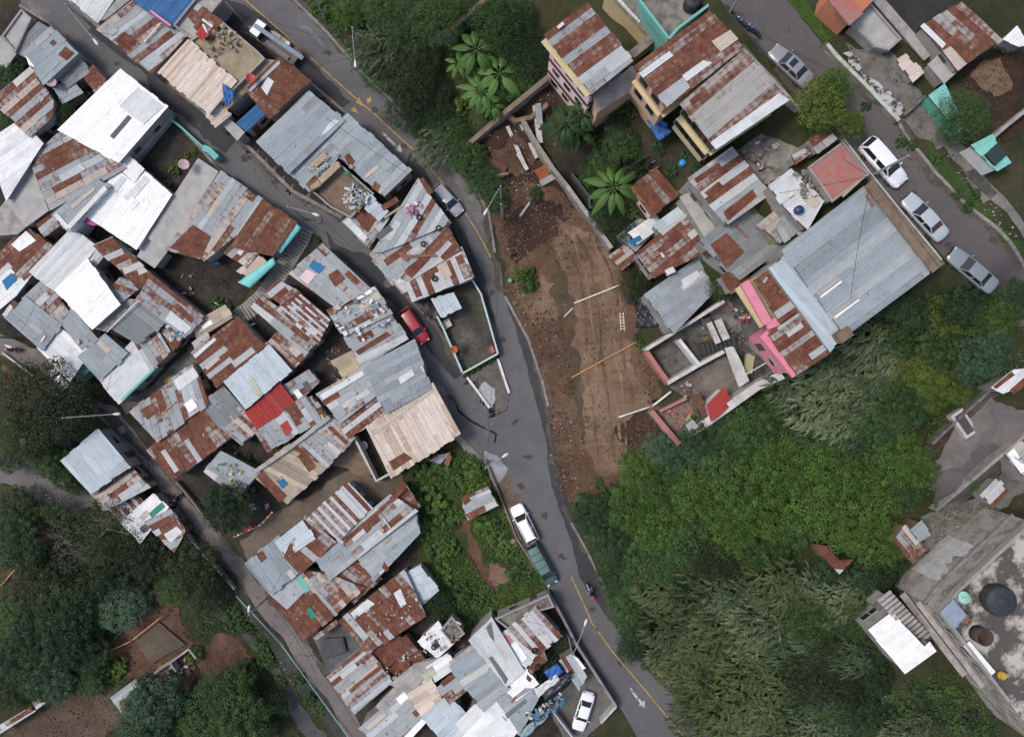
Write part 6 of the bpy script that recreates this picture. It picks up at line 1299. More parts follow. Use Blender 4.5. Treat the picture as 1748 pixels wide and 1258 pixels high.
# --- north slope
gN='trees and shrubs north of the main road'
grow('tree','bright',[(590,26,22),(862,26,26),(905,100,24),(646,8,22),(780,30,22),(840,180,18),(775,262,20),(812,300,18)],gN,.7)
grow('tree','mid',[(600,24,24),(628,6,24),(878,24,34),(910,70,24),(870,140,28),(900,130,22),(780,240,22),(720,214,22)],gN,.7)
grow('fine','olive',[(700,128,44),(738,150,34)],gN)
grow('fine','mid',[(700,40,46),(668,70,28),(722,92,30),(640,130,24)],gN)
grow('fine','dark',[(690,190,34),(752,190,30),(882,62,40),(905,95,34)],gN)
grow('fine','mid',[(745,22,44),(660,18,36),(850,28,44),(806,8,30),(770,228,30),(880,110,34),(856,150,24)],gN)
grow('tree','mid',[(800,268,32),(826,308,30),(845,338,20)],gN,.8)
grow('bush','bright',[(592,8,20),(566,22,16),(548,10,14),(620,20,18),(900,478,20),(890,468,13)],gN)
grow('bush','yellow',[(760,206,18),(786,180,16),(726,206,18),(862,52,14),(840,60,14)],gN)
grow('bush','dark',[(738,230,18),(862,120,22),(836,200,14),(770,170,16),(915,330,12)],gN)
grow('plume','feather',[(640,85,40),(752,246,40)],gN,.8)
grow('plume','featherg',[(668,118,30)],gN,.8)
grow('banana','banana',[(812,86,54),(852,128,54),(822,158,46),(840,182,32),(782,110,30),(1046,322,54)],'banana plants',1.0)
grow('banana','bananad',[(965,212,52),(988,224,42),(992,196,38)],'banana plants',1.0)
# --- small trees among the houses of the east slope
gE='trees and shrubs among the houses on the slope'
grow('tree','mid',[(1070,242,26),(1030,278,26),(1010,296,22),(1230,490,22)],gE,.8)
grow('fine','olive',[(1064,386,28),(1086,484,28)],gE,.9)
grow('bush','mid',[(1090,580,10),(1098,590,9),(1060,262,18),(1075,300,14),(1125,250,12),(1068,180,12),(1270,610,9),(1262,632,8)],gE)
grow('tree','yellow',[(1424,160,44),(1470,202,24)],'street trees',.9,2.0)
grow('tree','bright',[(1440,132,30),(1418,186,26)],'street trees',.9,2.0)
grow('fine','mid',[(1662,188,44),(1640,212,26)],gE,.9)
grow('bush','mid',[(1540,240,10),(1560,246,9),(1600,270,10),(1638,330,9),(1655,352,10),(1722,74,16),(1480,178,9),(1668,330,10)],gE)
# --- left blocks
gL='trees and shrubs among the left houses'
grow('fine','mid',[(102,186,22),(86,198,15),(10,206,22)],gL,1.0)
grow('tree','mid',[(8,118,26)],gL); grow('banana','banana',[(12,112,20)],gL)
grow('bush','yellow',[(246,296,9),(256,306,8),(270,316,8),(284,312,8),(240,262,9),(296,290,9),(304,278,7),(330,258,6),(318,264,6),(58,40,8),(64,52,8)],gL,.9)
grow('bush','mid',[(92,366,12),(84,352,9),(156,426,7),(305,600,9),(376,524,16),(365,518,11),(446,432,9),(386,712,9),(540,408,6),(398,760,7),(462,810,9),(454,806,6),(392,762,10),(422,782,8)],gL)
grow('banana','banana',[(398,682,19)],gL)
grow('tree','dark',[(386,868,42),(372,846,24)],gL,.9); grow('fine','dark',[(740,1036,28)],gL,.9)
grow('bush','dark',[(800,1206,9),(820,1204,8),(838,1204,10),(812,1210,6),(856,1258,10),(948,1128,9),(958,1112,8),(936,1140,8),(965,1100,9),(850,1230,7)],gL,.8)
# flowering hedge at the triangle garden
grow('bush','yellow',[(796,636,6),(805,631,6),(815,626,6),(826,621,6),(836,616,6),(845,611,6)],'hedge along the triangle garden wall')
# --- ravine bottom left
gR='trees of the ravine'
grow('fine','olive',[(60,690,72),(26,664,42),(110,712,40),(44,740,44),(128,676,30)],gR,.8,1.5)
grow('tree','mid',[(86,784,36),(108,812,24),(18,786,22),(60,775,22),(124,832,14)],gR,.8)
grow('bare','olive',[(150,925,70)],gR,.9,2.0)
grow('tree','dark',[(26,872,40),(30,925,44),(104,1044,46),(50,1080,40),(110,1098,40),(22,1126,38),(66,1158,44),(150,1118,34),(12,1180,30),(190,990,34),(160,1000,30),(12,1150,24)],gR,.8)
grow('tree','olive',[(244,948,44),(330,974,46),(222,984,36),(350,1010,36),(52,1006,40),(88,1000,36),(60,960,34)],gR,.8)
grow('tree','blue',[(192,1034,46),(232,1026,26),(96,1078,36),(252,1210,46),(40,1072,28),(82,1166,34),(240,1250,40),(300,1196,26)],gR,.8)
grow('tree','mid',[(260,915,30),(66,1044,34),(150,1060,32),(290,1008,26),(376,1190,40),(412,1226,46),(350,1228,44),(400,1172,30),(300,1240,36),(446,1240,24),(120,1020,28),(288,905,20)],gR,.8)
grow('bush','bright',[(180,1150,18),(165,1158,14),(196,1146,14),(208,1134,14),(430,1192,12),(330,1118,14)],gR)
grow('bush','mid',[(400,1064,18),(420,1070,14),(395,1046,16),(450,1120,13),(462,1132,12),(440,1140,12),(508,1158,12),(530,1190,12),(545,1212,12),(480,1160,12),(446,1104,12),(420,1140,16),(300,1150,10),(20,940,12),(80,950,14),(312,940,12),(340,950,10)],gR)
grow('plume','featherg',[(482,1200,20)],gR,.7)
# --- green plot
grow('bush','bright',[(720,800,24),(756,806,24),(700,845,20),(738,850,26),(780,812,20),(806,800,18),(760,880,22),(722,905,20),(745,940,20),(760,980,20),(830,900,20),(850,920,18),(862,944,16),(826,830,14),(800,830,14),(770,940,16)],'bushes in the green plot',.75)
grow('bush','mid',[(770,790,16),(745,780,15),(790,1010,18),(820,1030,16),(880,975,18),(905,985,14),(770,1040,18),(800,1060,14),(742,1000,16),(848,900,14),(815,800,14),(868,960,14)],'bushes in the green plot',.75)
# --- grove right of the road
gG='trees of the dense grove right of the road'
grow('tree','bright',[(1090,800,34),(1120,828,44),(1084,868,44),(1130,900,46),(1200,846,44),(1290,830,54),(1246,870,44),(1250,908,44),(1340,796,50),(1322,880,48),(1392,850,58),(1430,800,52),(1440,890,58),(1490,850,54),(1504,930,46),(1540,784,48),(1574,800,34)],gG,.75)
grow('tree','mid',[(1182,880,36),(1110,950,40),(1556,830,30),(1180,812,34),(1370,900,36),(1300,792,30),(1160,846,28),(1470,800,30)],gG,.8)
grow('tree','dark',[(1480,1110,34),(1500,1160,30),(1470,1220,36),(1510,1230,28),(1440,1060,28),(1210,900,26),(1350,840,24),(1150,1000,24)],gG,.7)
grow('bush','mid',[(1500,1100,16),(1520,1190,16),(1550,1210,16),(1600,1180,14),(1640,1240,16),(1680,1250,16),(1470,1150,16),(1490,1060,16),(1500,1030,16)],'low growth at the lower right',.8)
grow('tree','mid',[(14,1060,30),(150,1170,22),(420,1250,30),(190,950,26),(90,880,24),(210,1180,16)],gR,.8)
grow('bush','mid',[(1010,240,14),(1030,250,14),(1050,215,14),(1090,262,14),(1100,176,12),(1080,190,12),(1012,310,14),(1020,360,14),(1040,380,14),(1080,360,13),(1150,290,12),(1170,270,12),(1190,285,10),(1050,404,12),(1066,440,10)],gE)
grow('tree','dark',[(1060,210,24),(1088,300,20),(1030,372,22)],gE,.7)
grow('tree','mid',[(1240,790,44),(1290,730,40),(1338,700,36),(1180,925,44),(1150,960,36),(1090,985,34),(1320,940,34),(1280,950,34),(1370,770,44),(1566,566,44),(1620,580,46),(1560,690,40),(1500,728,36),(1420,740,40),(1700,545,40),(1070,1040,30),(1090,1080,24),(1310,760,34),(1256,730,30)],gG,.75)
grow('tree','blue',[(1158,786,36),(1130,764,28),(1200,770,30),(1690,606,40),(1668,630,28),(1706,580,30),(1010,900,20),(1140,930,24),(1060,940,24)],gG,.75)
grow('tree','dark',[(1530,508,40),(1570,520,40),(1010,878,34),(1046,920,38),(1034,868,26),(1200,740,34),(1236,728,26),(1660,510,40),(1740,512,34),(1280,905,30),(1500,975,36),(1546,985,26),(1420,985,34),(1476,1000,34),(1220,940,30),(1050,985,30),(1400,790,30),(1080,1110,24),(1230,820,26),(1560,615,30)],gG,.7)
grow('tree','yellow',[(1640,530,44),(1590,640,40),(1610,620,38),(1560,640,36),(1720,540,34),(1690,520,34),(1640,660,30),(1600,675,30)],gG,.75)
grow('fine','olive',[(1220,950,40),(1250,975,36),(1430,1110,44),(1390,1160,48),(1450,1180,36)],gG,.8)
grow('fine','mid',[(1390,1060,44),(1420,1220,44),(1180,985,28),(1470,1060,34),(1350,1210,36),(1300,1010,30),(1440,1150,30)],gG,.8)
grow('plume','featherg',[(1400,1090,40),(1430,1190,36),(1460,1120,36),(1390,1200,36)],'feathery bamboo in the grove',.8)
grow('fine','yellow',[(1352,1080,28),(1444,1090,26),(1460,1130,24)],gG,.8)
gB='feathery bamboo in the grove'
grow('plume','feather',[(1352,652,36),(1400,622,44),(1440,650,46),(1482,570,40),(1540,556,34),(1516,610,42),(1400,690,46),(1455,600,38),(1480,690,44),(1536,660,34),(1440,720,36),(1386,738,28)],gB,.85)
grow('plume','featherg',[(1430,590,34),(1500,640,40),(1460,740,34),(1540,700,36),(1370,690,34),(1380,610,26),(1560,600,28),(1520,735,26)],gB,.85)
grow('plume','feathero',[(1130,1005,40),(1190,1020,48),(1330,1000,46),(1150,1070,46),(1240,1060,48),(1170,1140,46),(1210,1110,44),(1280,1150,46),(1200,1190,46),(1260,1200,50),(1320,1180,44),(1240,1250,46),(1310,1240,46),(1360,1250,40),(1180,1230,34)],gB,.8)
grow('plume','feather',[(1250,1010,44),(1300,1060,46),(1380,1010,40),(1430,1035,40),(1140,1110,34),(1290,1100,40),(1220,1150,40),(1290,1220,40),(1400,1250,40),(1466,1020,36)],gB,.8)
grow('plume','featherg',[(1216,1060,40),(1270,1030,40),(1340,1110,40),(1180,1090,40),(1240,1110,40),(1440,1240,36),(1376,1110,34),(1340,1040,36)],gB,.8)
grow('bush','mid',[(1058,1000,18),(1040,962,16),(1050,1030,16),(1068,1066,18),(1090,1100,18),(1100,1115,14),(1024,930,14),(1080,1085,14),(1045,1000,14),(990,870,16),(1000,850,12),(1040,840,14),(1020,825,10)],'roadside bushes under the grove',.8)
grow('bush','bright',[(1070,1020,18),(1085,1050,16),(1110,1135,14),(1060,985,14),(1036,940,13),(1640,1190,12),(1625,1180,10),(1552,752,12),(1570,770,10),(1600,858,10),(1662,828,9)],'roadside bushes under the grove',.8)
grow('bush','dark',[(1590,952,14),(1620,1210,14),(1580,1190,16),(1560,1170,14),(1500,1200,16),(1660,1230,16),(1480,1150,22),(1530,1230,18),(1700,1220,12),(1600,1230,18)],'low growth at the lower right',.8)
grow('plume','feather',[(1570,1236,26),(1530,1250,22)],'low growth at the lower right',.6)
# --- ground cover nobody could count
undergrowth('ground_cover',[(690,832),(742,782),(790,764),(826,792),(858,862),(880,922),(906,958),(930,1000),(836,1062),(778,1078),(720,1008),(716,905),(698,880)],'bright',85,.22,.7,5,holes=[[(784,890),(802,884),(812,920),(830,964),(852,1000),(846,1010),(818,980),(798,940)],[(836,962),(866,964),(870,990),(844,998),(828,985)]])
undergrowth('undergrowth',[(1062,800),(1110,780),(1200,730),(1340,640),(1450,560),(1560,500),(1760,490),(1760,600),(1640,700),(1570,770),(1600,830),(1520,960),(1560,990),(1480,1060),(1500,1270),(1200,1270),(1100,1120),(1040,1010),(985,890),(1000,850),(1060,840)],'mid',18,.3,.9,6)
undergrowth('undergrowth',[(500,-10),(565,60),(625,128),(705,212),(748,236),(800,300),(850,380),(880,330),(840,260),(800,245),(862,190),(935,130),(925,60),(900,20),(920,-10)],'mid',34,.26,.6,7,holes=[[(590,30),(640,40),(650,80),(600,80),(580,55)]])
undergrowth('undergrowth',[(-10,720),(90,690),(150,740),(110,790),(150,850),(180,870),(240,925),(310,940),(350,920),(420,1020),(440,1100),(380,1080),(300,1120),(340,1180),(430,1150),(480,1200),(520,1270),(220,1270),(180,1180),(60,1150),(-10,1220)],'mid',26,.26,.7,8,holes=[[(196,1110),(250,1000),(310,990),(340,1080),(430,1080),(440,1150),(330,1200),(230,1190)],[(-10,775),(62,765),(100,800),(160,850),(158,866),(120,880),(60,848),(-10,830)],[(238,1090),(270,1040),(318,1098),(300,1140),(262,1140)]])
undergrowth('weeds',[(405,1030),(440,1060),(480,1100),(560,1230),(590,1280),(560,1280),(500,1180),(440,1110)],'mid',20,.2,.35,9)
undergrowth('verge_grass',[(1330,-10),(1345,0),(1402,74),(1420,72),(1370,0),(1360,-10)],'bright',60,.14,.3,10)
undergrowth('verge_grass',[(1584,240),(1604,256),(1650,320),(1700,380),(1750,438),(1745,452),(1642,342),(1592,292)],'mid',40,.14,.25,11)
undergrowth('weeds',[(1440,80),(1520,90),(1560,150),(1630,232),(1600,256),(1500,170)],'olive',10,.16,.2,12)
undergrowth('weeds',[(1590,180),(1630,235),(1690,330),(1640,290)],'olive',12,.16,.2,13)
undergrowth('weeds',[(1640,120),(1690,90),(1748,110),(1748,190),(1700,230)],'dark',10,.2,.3,14)
undergrowth('weeds',[(1600,1130),(1720,1200),(1700,1270),(1500,1270),(1520,1180)],'mid',34,.22,.5,15)
undergrowth('weeds',[(1575,885),(1660,850),(1720,800),(1690,850),(1600,940)],'dark',12,.2,.3,16)
undergrowth('weeds',[(340,1030),(390,1060),(360,1110),(320,1080)],'mid',14,.22,.4,17)
undergrowth('weeds',[(958,450),(978,500),(968,560),(990,650),(998,760),(985,760),(962,640),(950,540)],'olive',7,.16,.12,18)
undergrowth('weeds',[(1020,250),(1075,230),(1090,300),(1070,400),(1030,380),(1000,300)],'mid',40,.22,.5,19)
undergrowth('weeds',[(300,470),(350,450),(420,500),(380,540),(320,540),(290,500)],'olive',8,.18,.2,20)
undergrowth('weeds',[(790,640),(846,610),(850,616),(794,648)],'yellow',26,.14,.35,21)
# ================================================================== WALLS AND FENCES
BLOCKM=wm('block'); PALEW=matte((.52,.51,.49),(.36,.35,.33),1.2); WHITEW=matte((.70,.70,.69),(.45,.45,.44),1.5); MINT=matte((.47,.56,.54),(.36,.44,.42),1.6); OLDW=matte((.33,.30,.27),(.13,.12,.10),1.0)
wall_along('retaining_wall','long grey masonry wall between the earth lot and the banana garden',[(944,288),(968,318),(1000,362),(1044,424)],2.2,.35,OLDW,cm('conc'))
wall_along('garden_wall','weathered wall running up from the ruins to the pink block',[(800,246),(862,192),(936,132)],2.2,.45,OLDW,cm('mud'))
wall_along('garden_wall','leaning grey wall with a rusty top edge in the trees at the top',[(690,84),(700,86),(770,50),(832,-4)],2.6,.4,matte((.42,.40,.38),(.25,.235,.22),1),cm('mud'))
wall_along('ruin_wall','broken stub wall with a brown slab in the ruins',[(862,192),(880,206),(906,200),(935,178)],1.2,.5,cm('mud'))
wall_along('ruin_wall','narrow grey channel wall slanting through the ruins',[(892,204),(912,240),(944,288)],1.4,.5,matte((.36,.33,.29),(.2,.18,.16),1.2))
wall_along('ruin_wall','low brick corner wall beside the ruins and the road bush',[(826,280),(842,300),(868,296)],1.0,.3,cm('mud'))
wall_along('garden_wall','mint painted wall of the triangle garden along the main road',[(803,473),(821,502),(850,604)],1.3,.22,MINT)
wall_along('garden_wall','mint painted end wall of the triangle garden',[(849,604),(790,637)],1.3,.22,MINT)
wall_along('garden_wall','mint painted wall of the triangle garden along the left street',[(789,635),(757,562),(746,540)],1.3,.22,MINT)
wall_along('white_kerb','white painted kerb along the left street at the tip of the junction',[(797,644),(836,696)],.35,.3,WHITEW)
wall_along('white_kerb','white painted kerb along the main road at the tip of the junction',[(850,613),(869,671)],.35,.3,WHITEW)
wall_along('yard_wall','long pale thick wall at the foot of the lower courtyards beside the grove',[(1176,742),(1214,716),(1250,690),(1292,660),(1336,640)],2.4,.9,PALEW)
wall_along('yard_wall','concrete wall on the upper side of the lower courtyards',[(1103,597),(1170,556),(1236,514)],2.4,.35,PALEW)
wall_along('yard_wall','short pale wall splitting the two dark courtyards',[(1160,580),(1195,624)],2.2,.35,WHITEW)
wall_along('yard_wall','pale wall on the lower side of the dark courtyards',[(1140,654),(1190,625),(1236,600)],2.2,.4,PALEW)
wall_along('yard_wall','salmon topped wall of the courtyard facing the graded earth',[(1104,600),(1126,632),(1144,656)],2.0,.5,cm('pinkred'))
wall_along('yard_wall','mossy wall of the red tiled terrace facing the graded earth',[(1112,702),(1140,736),(1160,758)],2.0,.5,OLDW,cm('pinkred'))
wall_along('yard_wall','red capped wall of the red tiled terrace',[(1127,702),(1172,680)],1.4,.3,cm('pinkred'))
wall_along('yard_wall','thin wall around the concrete yard of the pale boarded house',[(604,746),(642,821),(684,799)],2.0,.28,PALEW)
wall_along('ridge_wall','long concrete ridge wall above the narrow roofs',[(434,806),(500,760),(562,712)],3.0,.5,matte((.40,.37,.345),(.25,.23,.21),1))
wall_along('road_wall','grey wall along the main road beside the parking yard',[(936,1012),(958,1050),(986,1104),(1020,1156),(1052,1206)],1.6,.3,matte((.30,.29,.275),(.15,.14,.135),1))
wall_along('road_wall','cross wall closing the lower end of the parking yard',[(1052,1206),(1026,1234)],1.6,.25,PALEW)
wall_along('yard_wall','thin cream wall between the parking yard and the bottom compound',[(937,1206),(980,1262)],1.4,.2,PALEW)
wall_along('retaining_wall','brown topped wall beside the green plot and the parked vans',[(830,790),(858,858),(882,920),(936,1000)],.6,.25,cm('mud'))
wall_along('street_wall','mossy white capped wall between the upper street and the mossy yards',[(1412,76),(1426,94),(1478,146),(1534,206)],1.0,.25,OLDW,matte((.52,.54,.48),(.3,.33,.22),1.5))
wall_along('street_wall','thin pale kerb wall in front of the huge blue grey roof',[(1440,236),(1486,296),(1548,372),(1608,444)],.7,.16,PALEW)
wall_along('street_wall','low concrete wall in front of the big two part rusty roof',[(1256,72),(1300,116),(1356,176),(1366,186)],1.0,.3,cm('conc'))
wall_along('yard_wall','long low wall between the wet yard and the ivy plot',[(1598,872),(1660,820),(1760,735)],1.4,.3,matte((.32,.30,.27),(.18,.17,.15),1))
wall_along('yard_wall','wall at the upper edge of the wet yard above the earth bank',[(1592,758),(1640,712),(1690,668)],1.2,.3,cm('concd'))
wall_along('garden_wall','wall between the two right hand gardens below the round tree',[(1690,240),(1720,214),(1760,182)],1.2,.3,cm('conc'))
wall_along('garden_wall','dark mossy wall across the right hand gardens',[(1544,196),(1560,182),(1580,164)],.9,.25,cm('concd'))
wall_along('yard_wall','turquoise painted railing wall of the plant yard on the left street',[(281,196),(312,220),(346,251)],1.2,.2,wm('teal'))
wall_along('yard_wall','turquoise block at the street corner of the plant yard',[(346,252),(356,256),(370,270)],1.3,.7,wm('teal'))
wall_along('yard_wall','turquoise wall stub below the ribbed white roof',[(186,409),(210,424),(231,441)],2.6,.25,wm('teal'))
wall_along('alley_wall','thin wall on the pond side of the lower alley',[(314,908),(350,950),(400,1006)],.9,.16,PALEW)
wall_along('alley_wall','low wall on the house side of the alley by the dark tree',[(300,822),(330,858),(352,888)],.9,.25,cm('mud'))
wall_along('alley_wall','pale bent kerb wall at the left end of the lower alley',[(4,602),(30,622),(56,642)],.5,.2,PALEW)
wall_along('courtyard_wall','broken white bar fence of the goat yard near the turquoise awnings',[(366,516),(396,536),(418,560),(434,552)],.9,.12,WHITEW)
wall_along('gate_rail','dark terrace balustrade beside the banana garden',[(976,296),(1006,334),(1008,356)],1.2,.16,cm('slate'))
# ================================================================== STREET LAMPS, POLES, CABLES
POLE=matte((.34,.33,.31),(.24,.23,.22),2); LAMPH=gloss((.58,.61,.61),.35,.2); WIRE=matte((.03,.03,.032),None,2,.6)
def lamp(label,head,base,h=7.0):
    b=G(*base); root=thing('street_lamp',label,'street lamp',b,'street lamps'); t=P(head[0],head[1],b.z+h+.6)
    bx=Vector((b.x,b.y,0)); m=MB(); m.lathe(b-Vector((0,0,.3)),[(.14,0),(.09,h+.5)],10); part('pole',m,POLE,root)
    p1=Vector((b.x,b.y,b.z+h-.1)); m=MB(); m.tube([p1,p1.lerp(t,.3)+Vector((0,0,.35)),p1.lerp(t,.8)+Vector((0,0,.15)),t],.04,7); part('arm',m,POLE,root)
    d=(t-p1); d.z=0; d.normalize(); m=MB(); m.tube([t-d*.12,t+d*.08,t+d*.38,t+d*.66,t+d*.78],[.05,.11,.17,.14,.05],10); ho=part('lamp_head',m,LAMPH,root,True)
    m=MB(); m.tube([t+d*.1+Vector((0,0,-.10)),t+d*.38+Vector((0,0,-.17)),t+d*.62+Vector((0,0,-.10))],[.05,.14,.05],8); part('lens',m,gloss((.5,.52,.5),.1),ho)
    return root
lamp('white headed street lamp over the left street beside the long striped roof',(160,68),(170,56)); lamp('white headed street lamp over the bend of the main road at the feathery tree',(606,104),(622,92)); lamp('white headed street lamp beside the dark earth opposite the silver hatchback',(832,357),(856,342))
lamp('street lamp over the manhole at the top of the stair lane',(534,365),(520,374)); lamp('street lamp over the gravel shoulder below the junction',(858,780),(832,786)); lamp('street lamp leaning over the gutter of the lower alley',(424,1044),(458,1018)); lamp('street lamp over the alley by the dark olive tree',(194,707),(164,707)); lamp('street lamp at the left edge of the photo over the red shirted rider',(10,590),(26,577)); lamp('street lamp reaching over the main road from the parking yard wall',(998,1067),(970,1082))
def pole(label,px,py,h,lean=(0,0),cat='pole',nm='utility_pole',r=.13):
    b=G(px,py); m=MB(); m.tube([b-Vector((0,0,.3)),b+Vector((lean[0],lean[1],h))],[r,r*.7],9); root=thing(nm,label,cat,b); part('shaft',m,POLE,root)
    m=MB(); t=b+Vector((lean[0],lean[1],h)); m.bar(t+Vector((-.6,.3,-.4)),t+Vector((.6,-.3,-.4)),.09,.09); part('crossarm',m,FRAME,root); return root
pole('grey utility pole at the earth lot beside the white headed lamp',857,372,8); pole('utility pole on the corner of the upper street near the blue motorcycles',1246,22,7)
pole('utility pole in front of the pinkish painted roof on the upper street',1488,300,7)
pole('thin pole in the trees at the top beside the leaning wall',558,36,8)
def lying(nm,label,a,b,r,mat,cat,lift=.15,n=5,group=None):
    pts=[]
    for k in range(n+1):
        t=k/n; p=G(a[0]+(b[0]-a[0])*t,a[1]+(b[1]-a[1])*t); pts.append(p+Vector((0,0,lift)))
    m=MB(); m.tube(pts,r,8); return solid(nm,label,cat,m,mat,group,True)
CONP=matte((.40,.40,.40),(.28,.28,.28),2); PIPEW=matte((.72,.69,.64),(.5,.47,.43),3); PIPEO=matte((.55,.29,.12),(.4,.2,.08),3)
lying('concrete_post','concrete post lying on the dark earth beside the lamp',(905,346),(888,370),.16,CONP,'post'); lying('concrete_post','upright looking concrete post lying in the bushes at the lamp',(857,338),(858,374),.14,CONP,'post')
lying('water_pipe','white pipe lying across the upper part of the graded earth',(980,518),(1060,486),.09,PIPEW,'pipe',.2); lying('water_pipe','short white pipe length continuing down to the mossy earth',(963,541),(978,526),.08,PIPEW,'pipe',.2)
lying('water_pipe','orange pipe lying across the middle of the graded earth',(975,645),(1086,584),.08,PIPEO,'pipe',.2); lying('water_pipe','bent white pipe at the lower end of the graded earth',(1056,712),(1110,694),.10,PIPEW,'pipe',.2); lying('water_pipe','white pipe end leaning on the courtyard corner',(1112,693),(1144,668),.13,PIPEW,'pipe',.6)
lying('water_pipe','orange pipe at the left edge of the ravine',(5,998),(38,960),.09,PIPEO,'pipe',.4); lying('water_pipe','orange rail along the earth platform',(232,1088),(282,1048),.09,PIPEO,'pipe',.9); lying('water_pipe','orange rail end below the earth platform',(193,1107),(230,1090),.09,PIPEO,'pipe',.7)
TEALP=matte((.16,.40,.43),(.3,.4,.4),3)
lying('water_pipe','long turquoise pipe along the drain of the lower alley',(405,1014),(480,1094),.055,matte((.40,.46,.46),(.2,.36,.38),2),'pipe',.55,8); lying('water_pipe','turquoise pipe continuing beside the drain to the bottom edge',(480,1094),(602,1262),.065,TEALP,'pipe',.55,10)
RUSTW=matte((.28,.12,.07),(.18,.08,.05),2); BEAM=matte((.62,.60,.57),(.42,.4,.37),2)
for lab,a,b in (('white concrete beam lying in the ruins, left one',(866,216),(898,288)),('white concrete beam lying in the ruins, right one',(886,206),(916,270)),('white concrete beam stub in the ruins below the others',(884,262),(900,290)),('broad pale beam leaning on the grey channel of the ruins',(914,180),(922,244))):
    m=MB(); m.bar(G(*a,.3),G(*b,.4),.4 if 'broad' not in lab else .65,.3); solid('concrete_beam',lab,'beam',m,BEAM,'concrete beams in the ruins')
m=MB(); m.box(G(930,293,.4),(2.0,1.4,.12),.55,0,None,.1); solid('rusty_sheet','orange rusty steel sheet against the grey masonry wall','sheet',m,matte((.30,.10,.03),(.2,.07,.03),1),None)
m=MB(); m.box(G(938,306,.3),(2.3,.7,.5),.5); solid('concrete_trough','concrete gutter block under the orange rusty sheet','trough',m,cm('conc'))
m=MB(); m.box(G(848,286,.5),(2.2,1.3,.12),-.5,0,None,.2); solid('rusty_sheet','brown rusted sheet in the bushes above the road','sheet',m,matte((.13,.06,.045),(.09,.04,.03),1))
# ladder on the graded earth
lb=G(1061,549,.3); root=thing('ladder','pale wooden ladder lying on the graded earth','ladder',lb); m=MB()
a0,a1=G(1058,534,.35),G(1060,564,.35); b0,b1=G(1064,534,.35),G(1066,564,.35); m.bar(a0,a1,.09); m.bar(b0,b1,.09); part('rail',m,PIPEW,root)
for k in range(6): m=MB(); m.bar(a0.lerp(a1,(k+.5)/6),b0.lerp(b1,(k+.5)/6),.06); part('rung',m,PIPEW,root)
def cable(label,a,za,b,zb,sag=.6,r=.022,nm='overhead_cable'):
    A=P(a[0],a[1],za);B=P(b[0],b[1],zb); m=MB(); m.tube([A.lerp(B,t/8)+Vector((0,0,-sag*4*(t/8)*(1-t/8))) for t in range(9)],r,5); return solid(nm,label,'cable',m,WIRE)
cable('overhead cable across the main road above the flatbed truck',(340,-8),7,(600,80),7)
cable('thin cable across the huge blue grey roof',(1484,322),24,(1452,510),22.6,.3); cable('thin cable along the upper street by the pink painted roof',(1488,300),27,(1330,330),22,.4)
cable('long cable over the top of the upper street',(1246,22),26,(1420,120),27); cable('second cable over the top of the upper street',(1244,24),25.6,(1400,180),27)
cable('cable over the left street from the lamp by the striped roof',(170,56),9,(350,190),8); cable('cable running down the left street past the stair lane',(420,262),8,(690,500),7); cable('cable above the lower alley',(190,700),6,(420,960),5); cable('cable above the lower alley at the bottom',(420,960),5,(610,1240),4)
cable('cable over the wide plain blue grey roof',(555,200),7.5,(700,300),7)
# service cables from the poles to the houses
for a,za,b,zb in (((170,56),9,(230,60),5),((170,56),9,(120,70),5),((26,577),6,(60,520),3.5),((520,374),8,(460,400),4),((520,374),8,(590,420),4.2),((520,374),8,(420,262),8),((164,707),6,(230,720),3),((164,707),6,(190,640),3),((458,1018),5,(480,980),2),((458,1018),5,(540,1150),4),((832,786),7,(760,720),4.5),((857,372),8,(740,340),5),((857,372),8,(832,786),7),((622,92),8.5,(500,120),5.5),((622,92),8.5,(857,372),8),((970,1082),6,(900,1060),3),((970,1082),6,(920,1160),3),((1488,300),27,(1440,270),22.5),((1488,300),27,(1640,500),26),((1246,22),26,(1190,60),23),((1246,22),26,(1488,300),27),((690,500),7,(640,470),4.5),((690,500),7,(832,786),7)):
    cable(place('service cable',(a[0]+b[0])/2,(a[1]+b[1])/2),a,za,b,zb,.35,.02)
# clothes lines right of the banana plants
CL=[matte(c,None,3) for c in ((.30,.03,.05),(.03,.05,.16),(.02,.02,.03),(.45,.42,.45),(.04,.22,.30),(.35,.10,.16))]
for i,(a,b,lab) in enumerate((((1068,288),(1136,250),'upper clothes line crammed with dark and red garments'),((1072,300),(1144,262),'middle clothes line with dark garments'),((1078,308),(1152,272),'lower clothes line with blue and red garments'))):
    za=11.0; root=thing('clothes_line',lab,'clothes line',P(*a,za-1.7),'clothes lines right of the banana plant'); A=P(*a,za);B=P(*b,za); m=MB(); m.tube([A,A.lerp(B,.5)-Vector((0,0,.15)),B],.015,5); part('line',m,WIRE,root)
    for q in (A,B): m=MB(); m.tube([q-Vector((0,0,2.3)),q+Vector((0,0,.1))],.04,6); part('post',m,FRAME,root)
    d=(B-A).normalized(); n=Vector((-d.y,d.x,0))
    for k in range(11):
        c=A.lerp(B,(k+.7)/12)-Vector((0,0,.12)); m=MB(); w=RN.uniform(.22,.4); h=RN.uniform(.5,.9); s=RN.uniform(.08,.2)
        top=[c-d*w/2,c+d*w/2]; m.prism([top[0]-n*.01,top[1]-n*.01,top[1]+n*s-Vector((0,0,h)),top[0]+n*s-Vector((0,0,h))],[top[0]+n*.02,top[1]+n*.02,top[1]+n*(s+.03)-Vector((0,0,h)),top[0]+n*(s+.03)-Vector((0,0,h))]); part('garment',m,CL[RN.randrange(6)],root)
